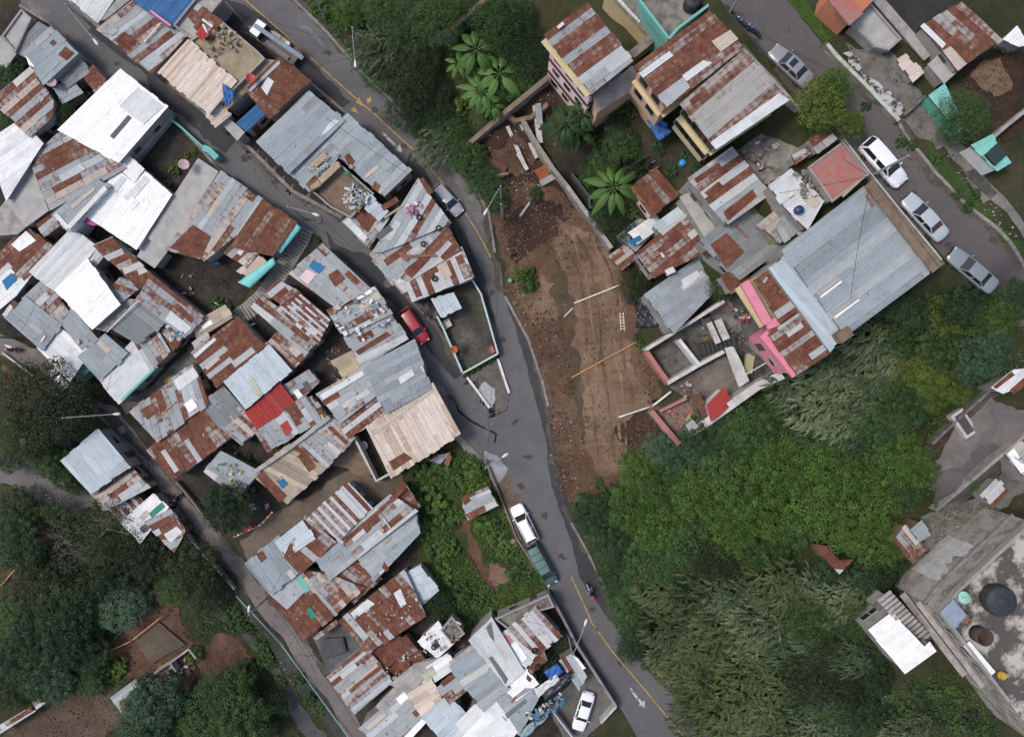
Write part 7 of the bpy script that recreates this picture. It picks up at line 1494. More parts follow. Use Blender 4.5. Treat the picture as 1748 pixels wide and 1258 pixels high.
# ================================================================== TURQUOISE AWNINGS, TARPS, TANKS, DISHES
TQ=matte((.15,.50,.46),(.20,.56,.52),.9,.6,.2)
def awning(label,q,h,mat=TQ,nm='awning',cat='awning'):
    pts=[G(a,b,h) for a,b in q]; c=sum(pts,Vector())/4; root=thing(nm,label,cat,Vector((c.x,c.y,g(c.x,c.y)))); m=MB(); N=12; n0=0
    for i in range(N+1):
        t=i/N; A=pts[0].lerp(pts[3],t); B=pts[1].lerp(pts[2],t)
        for j in range(7):
            s=j/6; p=A.lerp(B,s)+Vector((0,0,.22*math.sin(math.pi*s)+.04*math.sin(i*2.1)+RN.uniform(-.02,.02))); m.v.append(tuple(p))
    for i in range(N):
        for j in range(6):
            a=i*7+j; m.f.append((a,a+1,a+8,a+7)); m.m.append(0); m.c.append(None); m.u.append(None); m.u2.append(None)
    o=part('cover',m,mat,root,True); sd=o.modifiers.new('thick','SOLIDIFY'); sd.thickness=.03
    for p in pts: m=MB(); m.tube([(p.x,p.y,g(p.x,p.y)-.2),(p.x,p.y,p.z-.02)],.05,6); part('post',m,FRAME,root)
    return root
awning('upper turquoise canvas awning along the stair lane',[(504,380),(515,389),(480,433),(468,424)],2.3); awning('lower turquoise canvas awning along the stair lane',[(467,439),(472,450),(427,492),(406,482)],2.3)
def tarp(label,q,h,mat,cat='tarpaulin',nm='tarpaulin',amp=.14,z=None,fold=2.0):
    pts=[(P(a,b,z) if z is not None else G(a,b,h)) for a,b in q]; m=MB(); N=10; r=random.Random(int(q[0][0])); ph=[r.uniform(0,6) for _ in range(4)]
    if len(pts)==3: pts=pts+[pts[2].copy()]
    for i in range(N+1):
        A=pts[0].lerp(pts[3],i/N); B=pts[1].lerp(pts[2],i/N)
        for j in range(N+1):
            p=A.lerp(B,j/N); m.v.append((p.x+r.uniform(-.03,.03),p.y+r.uniform(-.03,.03),p.z+amp*(math.sin(i*fold*.5+ph[0])*math.sin(j*fold*.6+ph[1])+r.uniform(-.5,.5))))
    for i in range(N):
        for j in range(N):
            a=i*(N+1)+j; m.f.append((a,a+1,a+N+2,a+N+1)); m.m.append(0); m.c.append(None); m.u.append(None); m.u2.append(None)
    o=solid(nm,label,cat,m,mat,None,True); sd=o.modifiers.new('thick','SOLIDIFY'); sd.thickness=.02; return o
BLT=matte((.025,.12,.36),(.02,.09,.28),2,.5); BKT=gloss((.020,.023,.032),.35,.3)
tarp('blue triangular tarpaulin on the straw coloured deck',[(378,141),(403,160),(390,182),(384,180)],4.6,BLT); tarp('blue tarpaulin in the yard below the yellow facade',[(1104,206),(1134,204),(1146,226),(1124,242)],2.6,BLT)
tarp('crumpled black tarpaulin heap at the edge of the graded earth',[(1086,520),(1104,516),(1130,556),(1086,560)],1.0,BKT,amp=.4); tarp('black tarpaulin end beside the olive tree on the graded earth edge',[(1062,500),(1078,504),(1086,522),(1070,518)],.8,BKT,amp=.25)
tarp('blue tarpaulin on the roofs beside the white peeling roof',[(928,1146),(952,1132),(962,1146),(940,1162)],3.2,BLT,amp=.1); tarp('black plastic heap on the roofs beside the blue tarpaulin',[(924,1178),(972,1146),(976,1158),(930,1196)],3.1,BKT,amp=.15)
tarp('torn white plastic between the blue tarpaulin and the black plastic',[(912,1176),(950,1150),(956,1160),(918,1190)],3.25,WHITEW,amp=.12); tarp('long blue scrap sheet at the bottom edge',[(884,1252),(930,1212),(938,1222),(894,1262)],2.6,matte((.08,.22,.34),(.4,.42,.42),1.2),amp=.2)
tarp('slate blue tarpaulin over the slate floored yard',[(548,1090),(586,1088),(592,1112),(552,1126)],.5,matte((.075,.08,.09),(.05,.052,.06),1),amp=.06)
tarp('pale lime crumpled cloth on the red tiled terrace, left one',[(1170,714),(1178,708),(1180,716),(1173,719)],.6,matte((.50,.62,.30),None,2),'cloth','cloth',.12); tarp('pale lime crumpled cloth on the red tiled terrace, right one',[(1190,706),(1200,706),(1196,712),(1190,713)],.6,matte((.50,.62,.30),None,2),'cloth','cloth',.12)
tarp('red awning sheet in the corner of the pink edged house yard',[(1216,522),(1236,510),(1240,518),(1222,530)],1.8,matte((.45,.06,.07),(.5,.2,.2),2),amp=.1)
tarp('red plastic sheet on the loose roofs right of the blue roof',[(334,58),(346,50),(356,62),(344,70)],4.6,matte((.42,.05,.04),None,2),amp=.08)
def dish(label,px,py,r,mat,z=None,h=3.2,tilt=(.35,.2,1)):
    c=P(px,py,z) if z is not None else G(px,py,h); root=thing('satellite_dish',label,'satellite dish',c-Vector((0,0,.6)),'satellite dishes'); ax=Vector(tilt).normalized()
    m=MB(); m.lathe(c,[(.02,0),(r*.5,.04*r*2),(r*.85,.12*r*2),(r,.17*r*2),(r,.19*r*2),(r*.84,.14*r*2),(r*.5,.06*r*2),(.02,.02)],24,axis=tuple(ax)); part('reflector',m,mat,root,True)
    m=MB(); m.tube([c-Vector((0,0,.6)),c-ax*.02],.04,6); part('mast',m,FRAME,root); m=MB(); m.tube([c-ax*.0+Vector((r*.8,0,0.1)),c+ax*r*.8],.018,5); m.box(c+ax*r*.82,(.1,.1,.12)); part('feed_arm',m,POLE,root)
PKD=matte((.60,.42,.44),(.5,.35,.37),3); RDD=gloss((.50,.05,.04),.4,.2)
dish('faded pink satellite dish at the junk yard near the top left',88,142,.55,PKD); dish('pale pink satellite dish at the plant yard above the long concrete roof',314,282,.62,PKD); dish('bright red satellite dish on the straw coloured deck',428,135,.55,RDD,h=4.6)
dish('orange red dish on the mint wall of the triangle garden',775,597,.45,matte((.55,.13,.06),None,3),h=1.9); dish('red dish at the kerb above the red hatchback',697,493,.38,RDD,h=2.2); dish('pale turquoise dish on the raw concrete building',1648,1020,.6,matte((.32,.62,.52),None,3),z=17.9,tilt=(-1,.2,.5))
dish('small pink dish on the mixed roof beside the long grey roof',1135,488,.4,matte((.6,.08,.14),None,3),h=2.6)
def tank(label,px,py,r,h,mat,z=None,up=0.0,lid=True,opened=False,group='water tanks'):
    c=P(px,py,z) if z is not None else G(px,py,up); root=thing('water_tank',label,'water tank',c,group); m=MB()
    if opened: m.lathe(c,[(r*.98,0),(r,h*.5),(r,h),(r*.93,h),(r*.9,.15),(.02,.14)],24)
    else: m.lathe(c,[(r*.97,0),(r,.1),(r,h*.32),(r*1.03,h*.36),(r,h*.4),(r,h*.66),(r*1.03,h*.7),(r,h*.74),(r,h*.9),(r*.9,h*.97),(r*.45,h*1.05),(.02,h*1.06)],26)
    part('body',m,mat,root,True)
    if lid: m=MB(); m.lathe(c+Vector((0,0,h*1.04)),[(r*.34,0),(r*.34,.09),(r*.28,.12),(.02,.13)],18); part('lid',m,mat,root,True)
    return root
BT=matte((.028,.03,.034),(.045,.047,.052),1.5,.6); tank('black water tank on the terrace of the turquoise walled house',1178,12,.75,1.5,BT,z=18.0); tank('huge black water tank on the raw concrete building',1696,1020,1.48,1.5,BT,z=16.5); tank('open topped dark tank on the raw concrete building',1667,1080,.82,1.5,matte((.035,.035,.038),(.09,.055,.04),1.4),z=16.5,opened=True,lid=False)
tank('white round tank in the yard of the pale boarded house',621,760,.56,1.0,WHITEW,opened=True,lid=False); tank('blue barrel in the dark yard below the two part rusty roof',1163,281,.35,.9,gloss((.04,.25,.55),.35,.2),lid=False,group='barrels'); tank('dark blue tank on the grey patched corner roof',1358,362,.42,1.2,gloss((.015,.03,.12),.3,.3),up=2.3)
tank('yellow bucket on the raw concrete building',1706,1150,.38,.6,matte((.5,.36,.06),None,2),z=16.5,lid=False,opened=True,group='buckets'); tank('dark tank behind the ribbed white roof',228,432,.45,1.0,BT,up=1.2)
tank('green barrel standing in the road edge grass opposite the walled garden',871,480,.3,.85,gloss((.08,.35,.13),.4,.2),lid=False,group='barrels')
# manholes
MH=matte((.16,.15,.14),(.09,.085,.08),3)
for lab,px,py in (('manhole under the lamp at the stair lane',543,374),('manhole on the dark asphalt above the red hatchback',662,484),('manhole by the wide road crack at the junction',830,738),('pale manhole beside the yellow line near the bottom',1014,1077),('manhole in the lower alley by the green sheet roof',477,1049),('manhole at the corner of the lane and the lower alley',208,734),('round plate beside the white kerb of the junction',808,674)):
    c=G(px,py,.075); root=thing('manhole',lab,'manhole',c,'manholes'); m=MB(); m.torus(c,.47,.06,24,6); part('ring',m,cm('concd'),root); m=MB(); m.lathe(c-Vector((0,0,.05)),[(.44,0),(.44,.06),(.02,.065)],24); part('cover',m,MH,root)
# big pieces in the walled courtyards
CW=matte((.50,.50,.48),(.27,.265,.25),1.4)
m=MB(); q=[G(1237,594,2.3),G(1252,591,2.3),G(1266,618,2.3),G(1279,650,2.3),G(1262,661,2.3),G(1252,636,2.3)]; m.prism([p-Vector((0,0,.25)) for p in q],q); solid('concrete_walkway','long white concrete slab at the foot of the dark courtyard stairs','walkway',m,CW)
for lab,a,b,w_ in (('left one of two white concrete beams over the dark courtyard',(1210,551),(1226,586),.62),('right one of two white concrete beams over the dark courtyard',(1225,546),(1240,580),.8)): m=MB(); m.bar(G(*a,2.3),G(*b,2.3),w_,.25); solid('concrete_beam',lab,'beam',m,CW)
sr=thing('stairs','dark steel staircase in the walled courtyard','stairs',G(1220,590)); 
for k in range(9):
    t=k/8; p=G(1194+58*t,598-16*t,.3+.24*k); m=MB(); m.box(p,(.34,1.5,.07),.3); part('tread',m,matte((.05,.055,.06),None,2),sr)
m=MB(); m.bar(G(1192,587,.4),G(1250,570,2.4),.08,.16); m.bar(G(1197,607,.4),G(1256,590,2.4),.08,.16); part('stringer',m,BLK,sr)
tarp('dark sheet roof patch over the inner courtyard',[(1196,548),(1212,540),(1220,556),(1204,566)],1.9,matte((.05,.05,.055),(.09,.08,.08),1),'cover','courtyard_cover',.04)
m=MB(); m.box(G(1278,622,.7),(.9,1.9,.5),-.15); solid('wash_trough','yellow green wash trough in the courtyard under the hot pink wall','trough',m,matte((.38,.36,.15),(.3,.3,.2),2))
m=MB(); m.lathe(G(1276,608,.1),[(.28,0),(.32,.4),(.28,.42),(.25,.1),(.02,.08)],16); solid('basin','pale lilac basin beside the yellow green wash trough','basin',m,matte((.5,.5,.6),None,3),None,True)
# trough / cistern on the wet yard
c=G(1638,722); root=thing('wash_basin','pale concrete wash basin at the upper edge of the wet yard','basin',c); m=MB(); m.box(c+Vector((0,0,.45)),(1.5,2.9,.9),.6); part('basin_body',m,PALEW,root); m=MB(); m.box(c+Vector((0,0,.93)),(.9,2.3,.08),.6); part('water',m,WAT,root)
# street furniture in the ravine
def crate(label,px,py,d,mat,h=0,rz=.5,nm='crate',cat='crate',z=None,group=None):
    c=(P(px,py,z) if z is not None else G(px,py,h)); root=thing(nm,label,cat,c,group); m=MB(); x,y,zz=d
    M=Matrix.Translation(c)@Matrix.Rotation(rz,4,'Z')
    for (ox,oy,dx,dy) in ((0,y/2-.02,x,.04),(0,-y/2+.02,x,.04),(x/2-.02,0,.04,y-.08),(-x/2+.02,0,.04,y-.08)): m.box(M@Vector((ox,oy,zz/2)),(dx,dy,zz),rz)
    part('sides',m,mat,root); m=MB(); m.box(M@Vector((0,0,zz*.55)),(x-.09,y-.09,.06),rz); part('lid',m,mat,root); return root
WOODM=matte((.42,.33,.22),(.3,.23,.15),2)
for a in (('pale wooden crate below the earth platform',280,1140,(1.0,.8,.5),WOODM),('long pale box lid below the earth platform',289,1135,(2.0,.9,.5),PALEW),('tan crate on the junk yard near the top left',140,112,(.9,.9,.6),WOODM),('yellow seat frame in the lane between the blocks',294,650,(1.1,.9,.7),matte((.55,.42,.12),None,2)),('green crate on the open roof deck',592,296,(.5,.4,.3),matte((.05,.3,.16),None,2)),('white box on the white roof at the left alley',134,584,(.4,.4,.3),WHITEW),('flat rusty box by the footpath of the green plot',874,928,(1.1,1.0,.4),matte((.33,.25,.2),(.2,.1,.07),2)),('brown box at the rear of the open roof deck',538,318,(1.4,.8,.6),WOODM),('grey box against the shed of the walled triangle garden',763,554,(1.1,.9,.8),PALEW),('terracotta box at the mint wall corner of the triangle garden',839,597,(.7,.9,.6),cm('pinkred'))):
    crate(*a,h=3.1 if 'roof' in a[0] else 0)
# long tan bench frame and white buckets on the open roof deck
zr=G(580,300,3.05).z
for lab,q in (('long tan bench on the open roof deck',[(542,314),(578,280)]),('tan framed tray above the long bench on the open deck',[(536,282),(556,264)])):
    m=MB(); m.bar(P(*q[0],zr+.3),P(*q[1],zr+.3),.75,.12); 
    for p in q: m.box(P(*p,zr+.05),(.3,.3,.5),.7)
    solid('bench',lab,'bench',m,WOODM)
bk=[(534,292),(540,297),(546,292),(552,288),(558,284),(560,270),(556,274),(528,290),(542,300),(576,266),(600,286)]
for i,(a,b) in enumerate(bk):
    root=thing('bucket','white bucket in the row along the tan bench on the open roof deck' if i<10 else 'white square pail beside the green crate on the open roof deck','bucket',P(a,b,zr),'white buckets on the open roof deck'); m=MB(); m.lathe(P(a,b,zr+.02),[(.17,0),(.22,.4),(.19,.41),(.15,.06),(.02,.05)],12); part('pail',m,WHITEW,root,True); m=MB(); m.torus(P(a,b,zr+.42),.2,.015,14,5); part('rim',m,POLE,root)
def roof_heap(name,px,z,n,cols,smin,smax,seed):
    poly=[(P(a,b,z).x,P(a,b,z).y) for a,b in px]; r=random.Random(seed); xs=[p[0] for p in poly]; ys=[p[1] for p in poly]; m=MB(); k=0
    while k<n:
        x=r.uniform(min(xs),max(xs)); y=r.uniform(min(ys),max(ys))
        if not inside(poly,x,y): continue
        k+=1; s=r.uniform(smin,smax); m.box((x,y,z+r.uniform(0,.35)),(s*r.uniform(.5,1.6),s*r.uniform(.3,1),s*r.uniform(.15,.6)),r.uniform(0,6),r.randrange(len(cols)),None,r.uniform(-.5,.5),r.uniform(-.5,.5))
    return solid(name,None,None,m,[matte(c,None,3) for c in cols],kind='stuff')
SCR=[(.55,.56,.57),(.7,.7,.7),(.3,.3,.31),(.2,.1,.08),(.06,.2,.3),(.4,.32,.22)]
roof_heap('scrap_heap',[(586,332),(602,312),(626,325),(632,345),(612,362),(590,356)],zr+.1,130,SCR,.12,.5,1)
roof_heap('scrap_heap',[(344,70),(380,40),(420,70),(400,90),(366,98)],G(380,75,3.8).z,80,[(.30,.24,.15),(.36,.32,.27),(.2,.1,.07),(.07,.05,.11),(.3,.15,.05),(.5,.48,.45),(.07,.09,.03)],.1,.4,2)
roof_heap('roof_scraps',[(558,530),(640,490),(668,536),(660,560),(600,590)],G(610,540,3.15).z,60,[(.8,.8,.8),(.75,.74,.72),(.2,.25,.3),(.35,.3,.25)],.12,.6,3)
roof_heap('roof_scraps',[(280,552),(312,556),(318,572),(292,580)],G(296,566,2.75).z,40,SCR,.1,.5,4)
roof_heap('roof_scraps',[(690,352),(716,340),(722,370),(698,376)],G(704,360,3.35).z,34,[(.05,.15,.4),(.7,.68,.7),(.5,.1,.1),(.6,.3,.4)],.12,.45,5)
roof_heap('roof_scraps',[(724,1080),(790,1050),(790,1090),(740,1120)],G(752,1086,3.1).z,22,[(.6,.6,.58),(.4,.38,.34),(.15,.25,.25),(.2,.08,.06)],.12,.45,6)
roof_heap('roof_scraps',[(890,1220),(960,1180),(966,1196),(910,1240)],G(925,1215,2.9).z,70,[(.08,.22,.34),(.6,.62,.62),(.3,.28,.27),(.05,.05,.06)],.12,.55,7)
roof_heap('roof_scraps',[(1240,512),(1262,506),(1284,540),(1268,556),(1250,540)],G(1258,530,.2).z,60,[(.4,.05,.06),(.35,.18,.06),(.05,.15,.25),(.5,.48,.45),(.05,.05,.05)],.12,.45,8)
roof_heap('roof_scraps',[(362,800),(384,784),(424,800),(400,826)],G(392,808,2.8).z,26,[(.1,.2,.18),(.7,.7,.6),(.2,.2,.2),(.45,.4,.1)],.1,.4,9)
roof_heap('roof_scraps',[(586,1064),(640,1030),(716,1000),(710,1050),(640,1096)],G(650,1060,2.85).z,60,[(.6,.58,.55),(.4,.36,.33),(.25,.22,.2)],.07,.25,10)
roof_heap('roof_scraps',[(1346,300),(1372,290),(1400,330),(1380,350)],G(1368,322,2.3).z,26,[(.5,.48,.45),(.3,.22,.12),(.2,.2,.2)],.1,.5,11)
roof_heap('roof_scraps',[(1264,262),(1300,236),(1350,256),(1310,300)],G(1300,262,.2).z,40,[(.45,.44,.42),(.2,.18,.16),(.12,.1,.09)],.1,.5,12)
roof_heap('yard_scraps',[(1150,662),(1190,640),(1226,630),(1240,660),(1190,690),(1160,690)],G(1190,660,.12).z,46,[(.3,.28,.26),(.5,.49,.47),(.14,.1,.08),(.2,.06,.05),(.05,.05,.06)],.1,.4,20)
roof_heap('yard_scraps',[(1134,704),(1170,690),(1184,712),(1150,732)],G(1158,712,.14).z,26,[(.36,.33,.30),(.22,.09,.07),(.25,.17,.11),(.14,.12,.1)],.08,.28,21)
roof_heap('yard_scraps',[(1196,548),(1208,540),(1216,570),(1204,580)],G(1204,562,.14).z,30,[(.4,.38,.36),(.3,.18,.06),(.05,.12,.05),(.4,.08,.07)],.1,.35,22)
roof_heap('yard_scraps',[(1240,560),(1262,548),(1290,590),(1270,606)],G(1266,578,.14).z,30,[(.2,.2,.19),(.42,.36,.3),(.08,.1,.05),(.3,.3,.3)],.1,.35,23)
roof_heap('yard_scraps',[(300,470),(340,460),(330,520),(300,500)],G(318,486,.12).z,20,[(.4,.38,.36),(.1,.1,.1),(.3,.25,.2)],.08,.3,24)
roof_heap('yard_scraps',[(556,600),(580,590),(600,650),(570,660)],G(576,622,.14).z,40,[(.5,.5,.5),(.05,.14,.18),(.3,.05,.05),(.2,.18,.15)],.1,.35,25)
roof_heap('yard_scraps',[(360,770),(384,760),(430,790),(400,800)],G(390,778,.14).z,26,[(.3,.28,.26),(.45,.43,.4),(.12,.1,.09)],.1,.4,26)
roof_heap('yard_scraps',[(1070,440),(1090,410),(1110,400),(1092,430)],G(1090,420,.14).z,30,[(.6,.6,.6),(.06,.2,.4),(.3,.28,.25)],.1,.4,27)
roof_heap('yard_scraps',[(640,1150),(700,1110),(740,1110),(680,1160)],G(690,1130,2.5).z,30,[(.3,.28,.26),(.2,.08,.06),(.5,.48,.45)],.1,.5,28)
# boards and stones lying about on the sheet roofs
rb=random.Random(77); cand=[r_ for r_ in ROOFS if r_[1] and r_[2] in ('mix','mixg','rust','rust2','grey','stripe','dgrey','tanrust','wood')]; stn=MB(); nb_=0
for k in range(420):
    px_,zf_,st_=cand[rb.randrange(len(cand))]; x0,x1=min(a for a,_ in px_),max(a for a,_ in px_); y0,y1=min(b for _,b in px_),max(b for _,b in px_); a,b=rb.uniform(x0,x1),rb.uniform(y0,y1)
    if not (4<a<1744 and 2<b<1256) or not all(inside(px_,a+i,b+j) for i in (-5,5) for j in (-5,5)): continue
    c=P(a,b,2.0)
    for _ in range(6): c=P(a,b,zf_(c.x,c.y))
    if k%5==0 and nb_<62:
        nb_+=1; an=rb.choice((.75,-.85))+rb.uniform(-.3,.3); L=rb.uniform(.5,1.5); kind_=rb.choice((('pale',PIPEW),('rust brown',RUSTW),('tan',WOODM),('grey',CONP))); d_=Vector((math.cos(an),math.sin(an),0))*L/2
        A,B=c-d_,c+d_; A.z=zf_(A.x,A.y)+.12; B.z=zf_(B.x,B.y)+.12; m=MB(); m.bar(A,B,rb.uniform(.1,.26),.05); solid('loose_board',place(kind_[0]+' board on the roofs',a,b),'board',m,kind_[1],'loose boards on the roofs')
    else:
        s_=rb.uniform(.07,.2); stn.box(c+Vector((0,0,.1)),(s_*rb.uniform(.8,1.6),s_,s_*.7),rb.uniform(0,3),rb.randrange(4),None,rb.uniform(-.3,.3))
solid('roof_stones',None,None,stn,[matte(c_,None,3) for c_ in ((.42,.40,.37),(.26,.24,.22),(.16,.15,.14),(.30,.18,.13))],kind='stuff')
# roofless block hut on the earth platform
for lab,q in (('grey block wall of the roofless hut below the earth platform, long side',[(262,1150),(300,1124),(322,1108)]),('grey block wall of the roofless hut below the earth platform, short side',[(322,1108),(334,1124)]),('middle wall of the roofless hut below the earth platform',[(290,1132),(300,1146)])): wall_along('hut_wall',lab,q,1.3,.22,cm('conc'))
roof_heap('yard_scraps',[(270,1140),(320,1112),(336,1140),(300,1165)],G(304,1140,.12).z,40,[(.4,.37,.33),(.25,.2,.15),(.5,.47,.42),(.15,.11,.08)],.12,.45,29)
# tyres, planks, loose sheets on the roofs
def tyre(lab,px,py,h):
    c=G(px,py,h); m=MB(); m.torus(c+Vector((0,0,.1)),.26,.1,18,8); solid('tyre',lab,'tyre',m,TYRE,'old tyres on the roofs',True)
for a in (('old tyre on the grey sheets near the edge opposite the silver hatchback',716,372,3.3),('old tyre on the rust sheets just above the step in the strip roof',749,390,3.1),('old tyre on the rust sheets left of the step in the strip roof',723,417,3.1),('old tyre on the striped end roof above the triangle garden',742,476,3.1),('old tyre on the table roof of the bottom compound',912,1110,3.6),('old tyre on the porch of the bottom compound',917,1138,3.0),('old tyre on the ragged concrete shell',741,1104,3.0)): tyre(*a)
def plank(lab,a,b,w,h,mat,nm='plank',cat='plank',z=None):
    A=(P(*a,z) if z is not None else G(*a,h)); B=(P(*b,z) if z is not None else G(*b,h)); m=MB(); m.bar(A,B,w,.06); solid(nm,lab,cat,m,mat)
plank('orange brown pole lying on the mixed roof along the lane',(296,686),(255,732),.12,3.3,PIPEO,'pole','pole'); plank('white pole lying on the broad grey lower roof',(654,884),(667,902),.12,3.3,PIPEW,'pole','pole'); plank('white gutter pole on the long striped roof below the blue roof',(274,40),(246,72),.14,3.4,PIPEW,'pole','pole'); plank('thin white pole over the seam of the dark grey ribbed roof',(237,512),(182,567),.12,3.4,PIPEW,'pole','pole')
plank('rust red plank on the strip roof by the road',(684,438),(744,436),.3,3.3,RUSTW); plank('rust red board end on the strip roof by the road',(684,432),(694,444),.5,3.35,RUSTW); plank('tan plank on the strip roof below the scrap heap',(656,372),(690,350),.25,3.3,WOODM); plank('brown board on the dark weathered roof',(1256,386),(1276,406),.2,2.5,RUSTW); plank('wooden bar along the pink painted flat roof',(1438,336),(1468,308),.22,0,WOODM,z=22.5)
plank('pale plank on the grey patched corner roof',(1345,336),(1354,330),.3,2.5,PIPEW); plank('white board on the pink block roof',(952,48),(962,40),.3,0,PIPEW,z=19.5)
plank('thin pole across the courtyards from the red hut',(1272,640),(1310,618),.1,0,PIPEW,z=11.5)
for lab,q in (('blue grey steel sheet leaning in the ruins',[(913,178),(924,176),(927,214),(916,212)]),('grey folded sheet lying in the weeds below the pale boarded roof',[(732,786),(748,776),(770,772),(752,792)]),('curled rusty sheet at the top of the green plot',[(758,790),(766,772),(772,780),(764,800)])):
    tarp(lab,q,1.2,matte((.30,.34,.38),(.2,.18,.17),1) if 'rusty' not in lab else RUSTW,'sheet','metal_sheet',.08)
tarp('blue grey metal sheet on the deck of the raw concrete building',[(1605,1045),(1628,1022),(1652,1050),(1630,1074)],0,matte((.26,.31,.38),(.2,.25,.31),1),'sheet','metal_sheet',.03,z=17.6)
tarp('brown cloth heap beside the open topped dark tank',[(1634,1054),(1650,1046),(1660,1058),(1644,1066)],0,matte((.20,.10,.06),(.25,.12,.1),2),'cloth','cloth',.15,z=17.2)
tarp('pale cloth bundle in the lower right yard',[(1500,1192),(1516,1184),(1524,1192),(1508,1202)],.5,PALEW,'cloth','cloth',.15)
tarp('blue plastic sheet at the pond side rubbish',[(104,752),(118,748),(124,760),(108,764)],.5,BLT,amp=.2); tarp('pale rag in the weeds at the left of the pond',[(34,748),(42,744),(44,756),(36,762)],.6,PALEW,'cloth','cloth',.15); tarp('blue tarpaulin piece in the goat yard',[(362,444),(374,446),(376,452),(366,452)],.6,BLT,amp=.1)
tarp('pink cloth hanging beside the low grey roof',[(452,862),(458,858),(460,864),(454,870)],1.2,matte((.5,.18,.4),None,2),'cloth','cloth',.08); tarp('red cloth on the fence below the low grey roof',[(418,902),(428,896),(430,900),(420,908)],.8,RDD,'cloth','cloth',.08)
tarp('green plastic sheet in the yard by the dark round tree',[(426,834),(434,830),(437,838),(430,840)],.6,matte((.04,.3,.14),None,2),'cloth','cloth',.08); tarp('white cut out board standing in the yard by the dark round tree',[(425,862),(432,858),(438,868),(430,874)],.7,WHITEW,'board','board',.1)
tarp('pale laundry piece in the lower left courtyard yard',[(1170,652),(1176,650),(1178,658),(1172,660)],.5,matte((.5,.5,.6),None,2),'cloth','cloth',.1)
# bunting along the trodden yard
for i,(a,b,lab) in enumerate((((398,918),(446,896),'string of red and white plastic flags along the trodden yard'),((446,896),(466,874),'short string of plastic flags at the end of the trodden yard'))):
    root=thing('flag_string',lab,'flag string',G(*a,1.3),'flag strings'); A=G(*a,1.3);B=G(*b,1.3); m=MB(); m.tube([A,A.lerp(B,.5)-Vector((0,0,.1)),B],.02,5); part('cord',m,PIPEW,root); d=(B-A).normalized(); n=Vector((-d.y,d.x,0))
    for k in range(8): c=A.lerp(B,(k+.5)/8); m=MB(); m.box(c+n*.08,(.22,.2,.03),math.atan2(d.y,d.x)); part('flag',m,[RDD,WHITEW,PIPEO][k%3],root)
# ================================================================== VEHICLES
GREY=(.24,.245,.26); SIL=(.40,.44,.47); WHT2=(.82,.83,.84)
car('hatch',(.33,.35,.39),(744,318),(786,366),'silver grey hatchback driving down the main road past the strip roofs')
car('hatch',(.36,.014,.030),(688,528),(726,584),'red hatchback parked in the left street beside the scrap covered roof')
car('suv',WHT2,(912,924),(881,862),'white jeep with roof rails parked on the shoulder below the junction',rails=True)
car('van',(.055,.115,.105),(906,928),(944,996),'dark green van with roof bars parked behind the white jeep',roofc=(.085,.17,.15),crossbars=True)  # roof colour lightened to paint in the sky's reflection
car('sedan',WHT2,(1006,1182),(986,1246),'white sedan standing in the walled parking yard at the bottom')
car('sedan',GREY,(1382,142),(1318,84),'dark grey sedan with a dark sunroof under the street tree',sunroof=True)
car('suv',WHT2,(1476,242),(1540,314),'white estate car on the upper street with red tail lights',rails=False)
car('sedan',SIL,(1612,406),(1548,336),'boxy silver sedan with red seats behind its rear window',rearstuff=matte((.14,.05,.035),(.03,.03,.03),4,.3))
car('sedan',(.20,.23,.25),(1684,494),(1622,430),'curvy silver sedan half under the trees at the end of the upper street')
car('hatch',(.60,.61,.62),(122,668),(90,628),'small white car half under the dark olive tree on the lower alley')
# flatbed truck
M,L=frame_of((510,104),(434,48)); root=bpy.data.objects.new('flatbed_truck',None); COL.objects.link(root); root.matrix_world=M; tag(root,'flatbed truck with a white cab carrying long grey sheets','truck','cars parked along the streets'); ORG=Vector((0,0,0))
k=L/2; pm=gloss((.80,.84,.84),.25); BED=matte((.20,.17,.14),(.1,.09,.08),2)
m=MB(); m.prism([(k-1.5,-.98,.55),(k-.03,-.95,.55),(k-.03,.95,.55),(k-1.5,.98,.55)],[(k-1.5,-.9,2.05),(k-.35,-.86,2.05),(k-.35,.86,2.05),(k-1.5,.9,2.05)]); part('cab',m,pm,root)
m=MB(); m.box((k-.95,0,2.08),(1.15,1.72,.08)); part('cab_roof',m,pm,root,False); m=MB(); m.prism([(k-.12,-.8,1.2),(k-.10,.8,1.2),(k-.30,.76,1.95),(k-.32,-.76,1.95)],[(k-.06,-.8,1.2),(k-.04,.8,1.2),(k-.26,.76,1.95),(k-.28,-.76,1.95)]); part('windshield',m,GLASS,root)
for s in (-1,1):
    m=MB(); m.box((k-.85,s*.945,1.6),(.8,.04,.55)); part('side_window',m,GLASS,root); m=MB(); m.box((k-.02,s*.7,.8),(.08,.3,.2)); part('headlight',m,LAMPW,root); m=MB(); m.box((k-.2,s*1.12,1.6),(.1,.2,.3)); part('side_mirror',m,BLK,root)
    for x in (k-.75,-k+1.2):
        m=MB(); m.lathe((x,s*.72,.42),[(.25,0),(.41,0),(.43,.04),(.43,.22),(.4,.26),(.25,.26)],18,axis=(0,s,0)); o=part('wheel',m,TYRE,root); m=MB(); m.lathe((x,s*.72,.42),[(.24,.2),(.2,.24),(.06,.22)],14,axis=(0,s,0)); part('rim',m,RIM,o)
    m=MB(); m.box((-.75,s*1.03,1.25),(L-1.7,.06,.45)); part('side_board',m,BED,root); m=MB(); m.box((-k+.03,s*.8,.85),(.06,.25,.15)); part('taillight',m,LAMPR,root)
m=MB(); m.box((-.75,0,.98),(L-1.7,2.0,.12)); part('flatbed',m,BED,root); m=MB(); m.bar((k-1.6,-.35,.62),(-k,-.35,.62),.12,.2); m.bar((k-1.6,.35,.62),(-k,.35,.62),.12,.2); part('chassis',m,BLK,root)
